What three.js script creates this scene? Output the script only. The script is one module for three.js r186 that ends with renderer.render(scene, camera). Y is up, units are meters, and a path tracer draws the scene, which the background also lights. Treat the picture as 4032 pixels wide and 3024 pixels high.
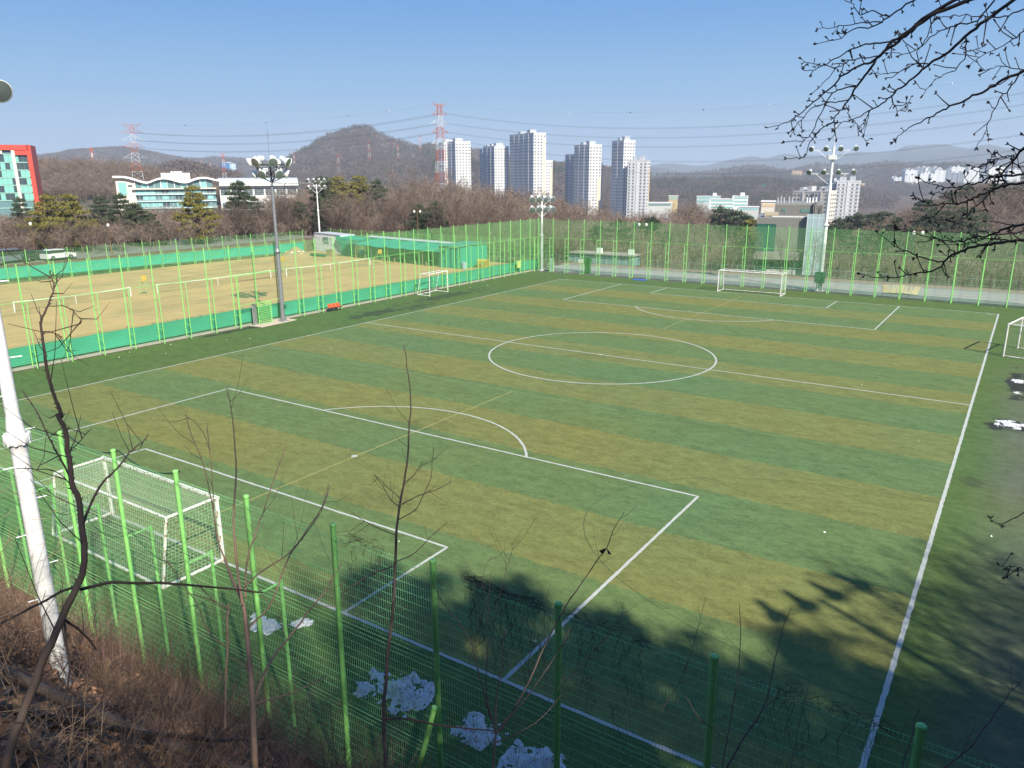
import * as THREE from 'three';
import { mergeGeometries } from 'three/addons/utils/BufferGeometryUtils.js';

// ---------------------------------------------------------------- camera, sky, sun, exposure
const scene = new THREE.Scene();
const camera = new THREE.PerspectiveCamera(53.27, 4 / 3, 0.05, 30000);
camera.rotation.order = 'YXZ';
camera.position.set(27.881, 14.243, 54.878);
camera.rotation.set(-0.26672, 0.58869, -0.00446);

const SUN = new THREE.Vector3(0.683, 0.632, 0.366).normalize();      // elevation 39 deg, from the right and a little behind
{
  const W = 1024, H = 512, d = new Float32Array(W * H * 4);
  const mixc = (a, b, t) => a.map((v, i) => v + (b[i] - v) * t);
  const stops = [[-90, [0.16, 0.18, 0.21]], [-2, [0.255, 0.32, 0.45]], [0, [0.272, 0.345, 0.465]], [3, [0.236, 0.338, 0.475]], [6, [0.170, 0.300, 0.465]], [11, [0.098, 0.228, 0.45]], [20, [0.062, 0.180, 0.43]], [45, [0.035, 0.11, 0.33]], [90, [0.025, 0.08, 0.26]]];
  const v = new THREE.Vector3();
  for (let j = 0; j < H; j++) {
    const el = ((j + 0.5) / H - 0.5) * 180;
    let k = 0; while (k < stops.length - 2 && el > stops[k + 1][0]) k++;
    let t = Math.min(1, Math.max(0, (el - stops[k][0]) / (stops[k + 1][0] - stops[k][0]))); t = t * t * (3 - 2 * t) * 0.4 + t * 0.6;
    const c = mixc(stops[k][1], stops[k + 1][1], t);
    for (let i = 0; i < W; i++) {
      const az = ((i + 0.5) / W - 0.5) * Math.PI * 2, e = el * Math.PI / 180;
      v.set(Math.cos(e) * Math.cos(az), Math.sin(e), Math.cos(e) * Math.sin(az));
      const g = Math.max(0, v.dot(SUN)), glow = 0.25 * Math.pow(g, 24) + 0.07 * Math.pow(g, 4);
      const o = (j * W + i) * 4;
      d[o] = c[0] + glow; d[o + 1] = c[1] + glow; d[o + 2] = c[2] + glow * 0.95; d[o + 3] = 1;
    }
  }
  const sky = new THREE.DataTexture(d, W, H, THREE.RGBAFormat, THREE.FloatType);
  sky.mapping = THREE.EquirectangularReflectionMapping; sky.magFilter = THREE.LinearFilter; sky.minFilter = THREE.LinearFilter; sky.needsUpdate = true;
  scene.background = sky; scene.environment = sky;
  scene.backgroundIntensity = 1; scene.environmentIntensity = 1;
}
const sun = new THREE.DirectionalLight(new THREE.Color().setRGB(1, 0.93, 0.80), 5.0);
sun.position.copy(SUN).multiplyScalar(300); sun.castShadow = true; sun.shadow.radius = 1.6;
sun.shadow.mapSize.set(4096, 4096);
Object.assign(sun.shadow.camera, { left: -160, right: 160, top: 160, bottom: -160, near: 1, far: 900 });
scene.add(sun, sun.target);
scene.fog = new THREE.FogExp2(new THREE.Color().setRGB(0.72, 0.85, 1.0), 0.00020);
const renderer = new THREE.WebGLRenderer({ antialias: true });
renderer.shadowMap.enabled = true;
renderer.toneMapping = THREE.LinearToneMapping;
renderer.toneMappingExposure = 1.72;

// ---------------------------------------------------------------- surveyed points (metres; origin at the centre spot, -z towards the far goal)
const CREST = {"far":[[-2675.5,29.8,-4849.4],[-2447.4,53.5,-4968.4],[-2240.2,67.7,-5065.3],[-2156.9,82.6,-5101.3],[-2070.4,88.0,-5137.1],[-1939.5,71.8,-5188.2],[-1833.1,80.1,-5226.8],[-1725.9,112.4,-5263.4],[-1655.4,126.6,-5286.2],[-1584.6,131.8,-5308.0],[-1504.0,116.1,-5331.5],[-1402.0,144.4,-5359.5],[-1308.9,134.4,-5383.2],[-1180.9,126.9,-5413.1],[-1056.5,139.7,-5439.1],[-968.5,149.8,-5455.8],[-855.9,142.4,-5474.9],[-756.6,146.5,-5489.9],[-707.9,173.5,-5496.6],[-652.5,183.5,-5503.6],[-581.5,184.8,-5511.9],[-488.6,182.8,-5521.3],[-416.7,162.4,-5527.4],[-353.7,147.7,-5532.1],[-291.3,167.9,-5536.0],[-248.9,172.3,-5538.3],[-182.5,152.4,-5541.2],[-72.5,129.2,-5544.2],[122.4,143.5,-5544.3],[441.0,116.9,-5529.9]],"blue":[[-1675.2,15.4,-3453.6],[-1549.6,49.3,-3511.9],[-1474.6,40.3,-3544.1],[-1413.2,22.8,-3569.1],[-1312.0,18.0,-3607.7],[-1231.7,21.8,-3636.1],[-1071.4,16.8,-3687.0],[-953.1,20.3,-3719.7],[-758.4,11.2,-3765.0]],"mid":[[-1032.2,4.3,-2098.3],[-941.9,10.6,-2140.5],[-845.1,16.8,-2180.7],[-768.5,22.9,-2209.1],[-722.1,31.7,-2224.9],[-677.2,39.2,-2239.2],[-630.6,36.2,-2253.0],[-595.8,25.8,-2262.7],[-575.1,24.4,-2268.1],[-536.3,34.2,-2277.9],[-498.9,41.4,-2286.6],[-459.5,37.3,-2295.1],[-404.6,35.6,-2305.8],[-333.5,44.7,-2317.8],[-305.3,44.4,-2321.9],[-263.6,39.2,-2327.4],[-222.1,39.9,-2332.1],[-158.1,42.8,-2337.9],[-115.6,37.6,-2340.8],[-63.8,33.6,-2343.4],[-10.6,32.0,-2344.8],[101.1,38.5,-2344.0]],"valley":[[-582.3,-3.2,-1260.5],[-552.3,1.6,-1274.0],[-522.3,3.9,-1286.7],[-469.4,0.5,-1307.2],[-424.7,5.2,-1322.7],[-380.2,6.6,-1336.5],[-335.4,-0.5,-1348.9],[-291.5,-4.3,-1359.5],[-240.9,-9.6,-1370.0],[-198.1,-17.0,-1377.4],[-163.1,-22.7,-1382.5]],"peak":[[-1299.0,21.6,-1007.8],[-1273.7,33.3,-1038.6],[-1253.6,55.2,-1062.2],[-1239.1,66.2,-1078.6],[-1229.5,71.7,-1089.2],[-1222.8,82.7,-1096.6],[-1209.7,92.8,-1110.7],[-1195.2,100.2,-1125.8],[-1185.3,102.1,-1136.0],[-1179.9,105.8,-1141.5],[-1166.4,112.3,-1155.0],[-1159.6,113.3,-1161.6],[-1149.5,112.4,-1171.4],[-1141.5,107.0,-1179.1],[-1132.8,98.8,-1187.3],[-1121.1,92.4,-1198.1],[-1108.6,85.1,-1209.4],[-1096.4,83.3,-1220.2],[-1083.6,75.9,-1231.5],[-1071.2,71.2,-1242.0],[-1060.0,74.9,-1251.5],[-1050.2,77.7,-1259.6],[-1016.0,73.0,-1286.9],[-991.2,69.2,-1305.8],[-951.6,59.6,-1334.6],[-902.8,47.1,-1367.8],[-835.7,34.4,-1409.4],[-741.0,26.3,-1461.3],[-659.1,14.5,-1500.1]],"left":[[-2502.0,54.9,-888.5],[-2471.0,61.6,-967.8],[-2445.3,63.2,-1028.3],[-2417.2,67.5,-1090.4],[-2383.6,77.2,-1159.6],[-2369.5,85.3,-1187.0],[-2347.9,88.4,-1227.9],[-2317.7,94.3,-1282.4],[-2300.6,96.0,-1311.9],[-2281.6,88.2,-1343.8],[-2261.7,83.1,-1376.2],[-2236.3,72.4,-1416.0],[-2208.8,65.6,-1457.5],[-2180.4,65.8,-1498.7],[-2160.3,70.1,-1526.9],[-2129.1,68.8,-1569.1],[-2083.9,61.8,-1627.5],[-2038.9,54.7,-1682.5],[-1985.1,40.0,-1744.5]],"leftnear":[[-735.3,18.4,-422.1],[-723.0,25.3,-441.3],[-713.1,23.9,-456.0],[-700.2,18.2,-474.2],[-686.5,14.3,-492.5]],"lwood":[[-420.6,13.0,-116.2],[-414.9,14.5,-130.4],[-408.5,15.5,-145.0],[-405.9,16.4,-150.7],[-403.1,17.6,-156.4],[-398.5,16.3,-165.6],[-394.7,16.8,-172.7],[-388.0,16.9,-184.8],[-382.4,13.8,-194.2],[-376.5,11.7,-203.8],[-370.1,9.7,-213.5],[-363.4,6.9,-223.2],[-356.2,4.8,-233.0],[-347.1,2.1,-244.7]],"cwood":[[-137.2,3.4,-82.8],[-135.1,4.6,-85.4],[-129.9,5.9,-91.2],[-127.0,6.2,-94.2],[-123.9,6.1,-97.4],[-119.6,5.4,-101.6],[-116.2,5.4,-104.7],[-111.3,5.6,-109.0],[-104.3,5.7,-114.7],[-99.3,5.3,-118.5],[-94.2,4.3,-122.1],[-91.3,3.5,-124.1],[-86.0,2.9,-127.5],[-81.7,1.4,-130.1],[-77.9,0.0,-132.3],[-72.3,-1.4,-135.3],[-66.7,-2.7,-138.2],[-61.1,-3.6,-140.8],[-56.7,-4.1,-142.8]],"rknoll":[[-85.3,-5.3,-179.2],[-79.7,-4.7,-181.8],[-74.5,-3.5,-184.1],[-66.3,-0.5,-187.5],[-62.9,-0.8,-188.8],[-57.8,-2.5,-190.6],[-50.9,-4.1,-192.9],[-45.6,-5.9,-194.5],[-38.9,-7.5,-196.4]],"rhill":[[-39.7,-13.9,-237.4],[-29.7,-10.1,-239.5],[-22.6,-7.6,-240.8],[-13.8,-6.4,-242.2],[-5.3,-3.2,-243.3],[1.3,-0.7,-243.9],[7.5,2.9,-244.4],[12.2,4.4,-244.7],[23.5,5.2,-245.1],[37.2,7.9,-245.0]]};
const PYLON_AT = [[-340.4,0.0,-167.1,38.2,18.4],[-178.7,0.0,-202.4,41.9,4.6]];
const SPAN = {"a":[-178.7,14.3,-202.4],"b":[24.2,13.6,-200.1],"k":[[30.604,-34.355,38.585],[29.698,-32.739,34.895],[28.764,-31.399,31.486],[33.631,-38.804,29.241],[33.144,-37.761,24.912],[25.958,-27.751,41.953]]};
const SAPLING = {"dark":[{"p":[[25.07,12.19,53.98],[25.01,12.25,53.91],[24.95,12.34,53.81],[24.9,12.43,53.72],[24.85,12.52,53.62],[24.81,12.6,53.53],[24.78,12.64,53.48],[24.74,12.7,53.44],[24.67,12.8,53.4],[24.62,12.89,53.37],[24.56,12.96,53.36],[24.51,13.04,53.33],[24.48,13.08,53.32],[24.43,13.15,53.29],[24.38,13.22,53.29],[24.37,13.2,53.27],[24.33,13.25,53.26],[24.28,13.31,53.25],[24.24,13.39,53.24],[24.2,13.47,53.22],[24.16,13.54,53.2],[24.13,13.6,53.18],[24.11,13.65,53.14],[24.09,13.7,53.1],[24.07,13.74,53.07],[24.04,13.78,53.06],[24.01,13.81,53.05]],"r":[0.024,0.0025]},{"p":[[24.52,12.74,53.32],[24.45,12.79,53.24],[24.39,12.85,53.14],[24.34,12.86,53.06],[24.29,12.9,52.96],[24.24,12.91,52.88],[24.2,12.92,52.81],[24.14,12.92,52.75]],"r":[0.009,0.0025]},{"p":[[24.36,12.89,53.27],[24.28,12.97,53.26],[24.21,13.01,53.25],[24.13,13.08,53.24],[24.06,13.15,53.23],[23.99,13.21,53.23],[23.93,13.25,53.23]],"r":[0.007,0.002]},{"p":[[24.33,13.0,53.25],[24.24,13.0,53.18],[24.17,13.01,53.1],[24.09,13.02,53.01]],"r":[0.004,0.002]},{"p":[[24.4,12.79,53.27],[24.28,12.84,53.24],[24.15,12.88,53.24],[24.01,12.88,53.29],[23.9,12.86,53.3]],"r":[0.005,0.002]},{"p":[[24.02,13.65,53.09],[24.03,13.64,53.03],[24.05,13.61,52.99],[24.06,13.57,52.97],[24.05,13.55,52.96],[24.04,13.54,52.97]],"r":[0.0028,0.0015]},{"p":[[24.02,13.53,53.13],[24.02,13.52,53.09],[24.02,13.5,53.06],[24.01,13.48,53.04]],"r":[0.003,0.0018]},{"p":[[24.03,13.73,53.05],[24.01,13.76,53.02],[23.99,13.78,53.02],[23.97,13.8,53.02]],"r":[0.0025,0.0015]},{"p":[[24.68,12.52,53.45],[24.62,12.46,53.3],[24.59,12.36,53.11],[24.58,12.26,52.92],[24.62,12.13,52.69],[24.63,12.02,52.5]],"r":[0.011,0.005]},{"p":[[24.77,12.48,53.58],[24.68,12.31,53.47],[24.57,12.14,53.38]],"r":[0.008,0.004]},{"p":[[24.78,12.47,53.58],[24.84,12.4,53.61],[24.9,12.33,53.64],[24.96,12.25,53.7],[25.01,12.2,53.76]],"r":[0.007,0.003]},{"p":[[24.67,12.54,53.46],[24.54,12.47,53.5],[24.41,12.39,53.55],[24.29,12.32,53.6],[24.17,12.25,53.6]],"r":[0.009,0.004]}],"fork":[{"p":[[24.32,10.67,52.46],[24.08,10.9,52.26],[23.88,11.08,52.11],[23.71,11.23,51.99],[23.56,11.33,51.9],[23.4,11.42,51.85],[23.25,11.51,51.79]],"r":[0.03,0.011]},{"p":[[23.65,11.34,51.96],[23.46,11.59,51.84],[23.31,11.81,51.72],[23.17,12.09,51.56],[23.05,12.29,51.46],[22.92,12.5,51.37],[22.81,12.64,51.31]],"r":[0.014,0.003]},{"p":[[23.25,11.51,51.79],[23.16,11.61,51.77],[23.06,11.79,51.71],[22.95,11.99,51.66],[22.86,12.16,51.63],[22.76,12.32,51.62],[22.67,12.48,51.6]],"r":[0.009,0.003]},{"p":[[23.1,11.86,51.73],[23.02,12.0,51.67],[22.93,12.19,51.6],[22.85,12.31,51.57],[22.77,12.4,51.57],[22.67,12.48,51.6]],"r":[0.006,0.0025]},{"p":[[23.65,11.38,51.93],[23.49,11.53,51.78],[23.38,11.65,51.61],[23.28,11.75,51.44],[23.18,11.98,51.2],[23.1,12.12,51.03]],"r":[0.011,0.003]},{"p":[[23.62,11.45,51.9],[23.56,11.46,51.7],[23.55,11.49,51.43],[23.5,11.6,51.17],[23.43,11.69,50.96],[23.32,11.78,50.8]],"r":[0.01,0.003]},{"p":[[23.73,11.2,51.99],[23.65,11.22,51.73],[23.5,11.39,51.44],[23.38,11.38,51.27],[23.32,11.56,50.9],[23.19,11.68,50.67]],"r":[0.01,0.003]},{"p":[[24.07,10.91,52.25],[23.9,10.99,51.95],[23.77,10.96,51.71],[23.66,10.99,51.41],[23.55,11.0,51.13],[23.43,11.08,50.82]],"r":[0.014,0.005]},{"p":[[24.08,10.9,52.26],[24.07,10.82,52.05],[24.03,10.74,51.9],[24.02,10.69,51.68],[23.96,10.63,51.52]],"r":[0.01,0.003]},{"p":[[23.96,10.76,52.4],[23.83,10.92,52.28],[23.7,11.1,52.15],[23.59,11.25,52.05],[23.52,11.31,51.98]],"r":[0.012,0.008]},{"p":[[23.53,11.29,51.99],[23.36,11.32,52.02],[23.17,11.34,52.08]],"r":[0.007,0.003]},{"p":[[23.68,11.13,52.15],[23.49,11.19,52.15],[23.32,11.3,52.09],[23.16,11.37,52.07],[22.94,11.54,52.06]],"r":[0.007,0.003]}],"slim":[{"p":[[23.9,9.13,50.9],[23.82,9.19,50.82],[23.7,9.31,50.7],[23.54,9.54,50.53],[23.45,9.67,50.39],[23.34,9.86,50.23],[23.21,10.19,49.99],[23.06,10.55,49.77],[22.96,10.8,49.62],[22.89,11.04,49.47],[22.85,11.18,49.36],[22.79,11.42,49.22],[22.72,11.64,49.11],[22.66,11.85,49.0],[22.59,12.08,48.92],[22.52,12.21,48.87],[22.45,12.38,48.81],[22.39,12.47,48.77]],"r":[0.03,0.004]},{"p":[[22.87,10.93,49.45],[22.74,10.97,49.44],[22.6,11.08,49.41],[22.45,11.19,49.39]],"r":[0.008,0.003]},{"p":[[22.85,11.01,49.42],[22.67,11.11,49.43],[22.54,11.18,49.42],[22.45,11.18,49.39]],"r":[0.006,0.003]},{"p":[[22.87,10.96,49.43],[22.92,11.0,49.25],[22.96,11.0,49.1],[23.01,11.01,48.95],[23.04,11.04,48.81]],"r":[0.008,0.003]},{"p":[[22.94,10.86,49.57],[23.0,10.91,49.37],[22.98,11.03,49.2],[22.95,11.14,49.05],[22.88,11.25,48.94],[22.81,11.38,48.82]],"r":[0.008,0.003]},{"p":[[22.84,11.14,49.35],[22.83,11.2,49.18],[22.81,11.28,49.01]],"r":[0.006,0.003]},{"p":[[23.09,10.53,49.82],[23.16,10.56,49.58],[23.19,10.67,49.32],[23.22,10.73,49.12]],"r":[0.008,0.003]},{"p":[[23.02,10.77,49.71],[22.83,10.79,49.73],[22.63,10.83,49.74],[22.44,10.89,49.74]],"r":[0.007,0.003]},{"p":[[22.74,10.27,50.22],[22.88,10.4,50.04],[23.08,10.5,49.84]],"r":[0.007,0.008]},{"p":[[23.65,9.53,50.67],[23.77,9.45,50.47],[23.93,9.33,50.28],[24.18,9.22,50.03],[24.32,9.14,49.85]],"r":[0.016,0.007]}],"spray":[{"p":[[24.18,8.4,49.77],[24.13,8.47,49.63],[24.02,8.65,49.43],[24.03,8.69,49.3],[24.08,8.97,48.92],[24.1,9.3,48.55],[24.15,9.58,48.24],[24.22,9.79,47.99],[24.28,9.96,47.78],[24.33,10.09,47.61],[24.33,10.25,47.46],[24.38,10.42,47.28]],"r":[0.02,0.003]},{"p":[[24.06,8.74,49.48],[23.91,8.85,49.38],[23.68,9.07,49.23],[23.51,9.27,49.09],[23.31,9.42,49.01],[22.98,9.66,48.98],[22.81,9.79,48.92]],"r":[0.012,0.004]},{"p":[[24.07,8.74,49.48],[23.92,8.89,49.28],[23.8,9.13,48.99],[23.66,9.4,48.72]],"r":[0.012,0.004]},{"p":[[24.07,8.78,49.44],[24.15,8.92,49.04],[24.25,9.25,48.51],[24.23,9.35,48.27]],"r":[0.012,0.004]},{"p":[[24.08,8.67,49.55],[24.2,8.66,49.27],[24.3,8.69,48.97],[24.37,8.83,48.6]],"r":[0.01,0.003]},{"p":[[24.06,8.73,49.49],[23.8,9.02,49.28],[23.65,9.29,49.03],[23.48,9.63,48.78],[23.36,9.9,48.56]],"r":[0.01,0.003]},{"p":[[23.57,9.61,48.76],[23.54,9.87,48.57],[23.52,10.0,48.45],[23.5,10.15,48.33],[23.46,10.21,48.29]],"r":[0.005,0.002]},{"p":[[23.48,9.67,48.78],[23.35,9.87,48.69],[23.31,10.02,48.56],[23.32,10.08,48.47]],"r":[0.005,0.002]},{"p":[[24.04,9.28,48.56],[24.01,9.42,48.34],[23.83,9.57,48.21]],"r":[0.005,0.002]},{"p":[[24.3,8.83,48.65],[24.43,9.02,48.33],[24.49,9.14,48.12],[24.59,9.26,47.91],[24.61,9.39,47.73],[24.57,9.46,47.62]],"r":[0.007,0.003]}],"right":[{"p":[[26.17,8.81,48.98],[26.22,8.86,48.8],[26.29,9.05,48.51],[26.37,9.21,48.25],[26.37,9.32,48.06],[26.35,9.52,47.82],[26.34,9.74,47.58],[26.36,9.88,47.39]],"r":[0.016,0.003]},{"p":[[26.39,9.27,48.27],[26.5,9.32,48.09],[26.6,9.35,47.93]],"r":[0.006,0.003]},{"p":[[25.44,8.96,48.54],[25.51,9.16,48.23],[25.52,9.3,47.99],[25.5,9.52,47.72],[25.48,9.75,47.46]],"r":[0.007,0.002]},{"p":[[26.16,8.78,48.73],[26.11,9.0,48.42],[26.06,9.3,48.08],[25.97,9.62,47.76],[25.87,9.83,47.53]],"r":[0.009,0.003]},{"p":[[27.84,9.7,49.04],[27.92,9.77,48.88],[28.05,9.87,48.7],[28.14,9.99,48.52],[28.22,10.11,48.35],[28.27,10.17,48.22],[28.34,10.23,48.09]],"r":[0.011,0.003]},{"p":[[26.76,9.02,48.66],[26.73,9.13,48.4],[26.71,9.3,48.11],[26.7,9.54,47.78]],"r":[0.007,0.002]},{"p":[[27.67,9.4,48.77],[27.63,9.46,48.66],[27.65,9.64,48.46],[27.65,9.74,48.33],[27.67,9.79,48.24]],"r":[0.009,0.004]},{"p":[[25.67,9.25,48.5],[25.83,9.08,48.53],[25.97,9.0,48.51],[26.05,8.94,48.49]],"r":[0.007,0.004]}]};
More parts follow.
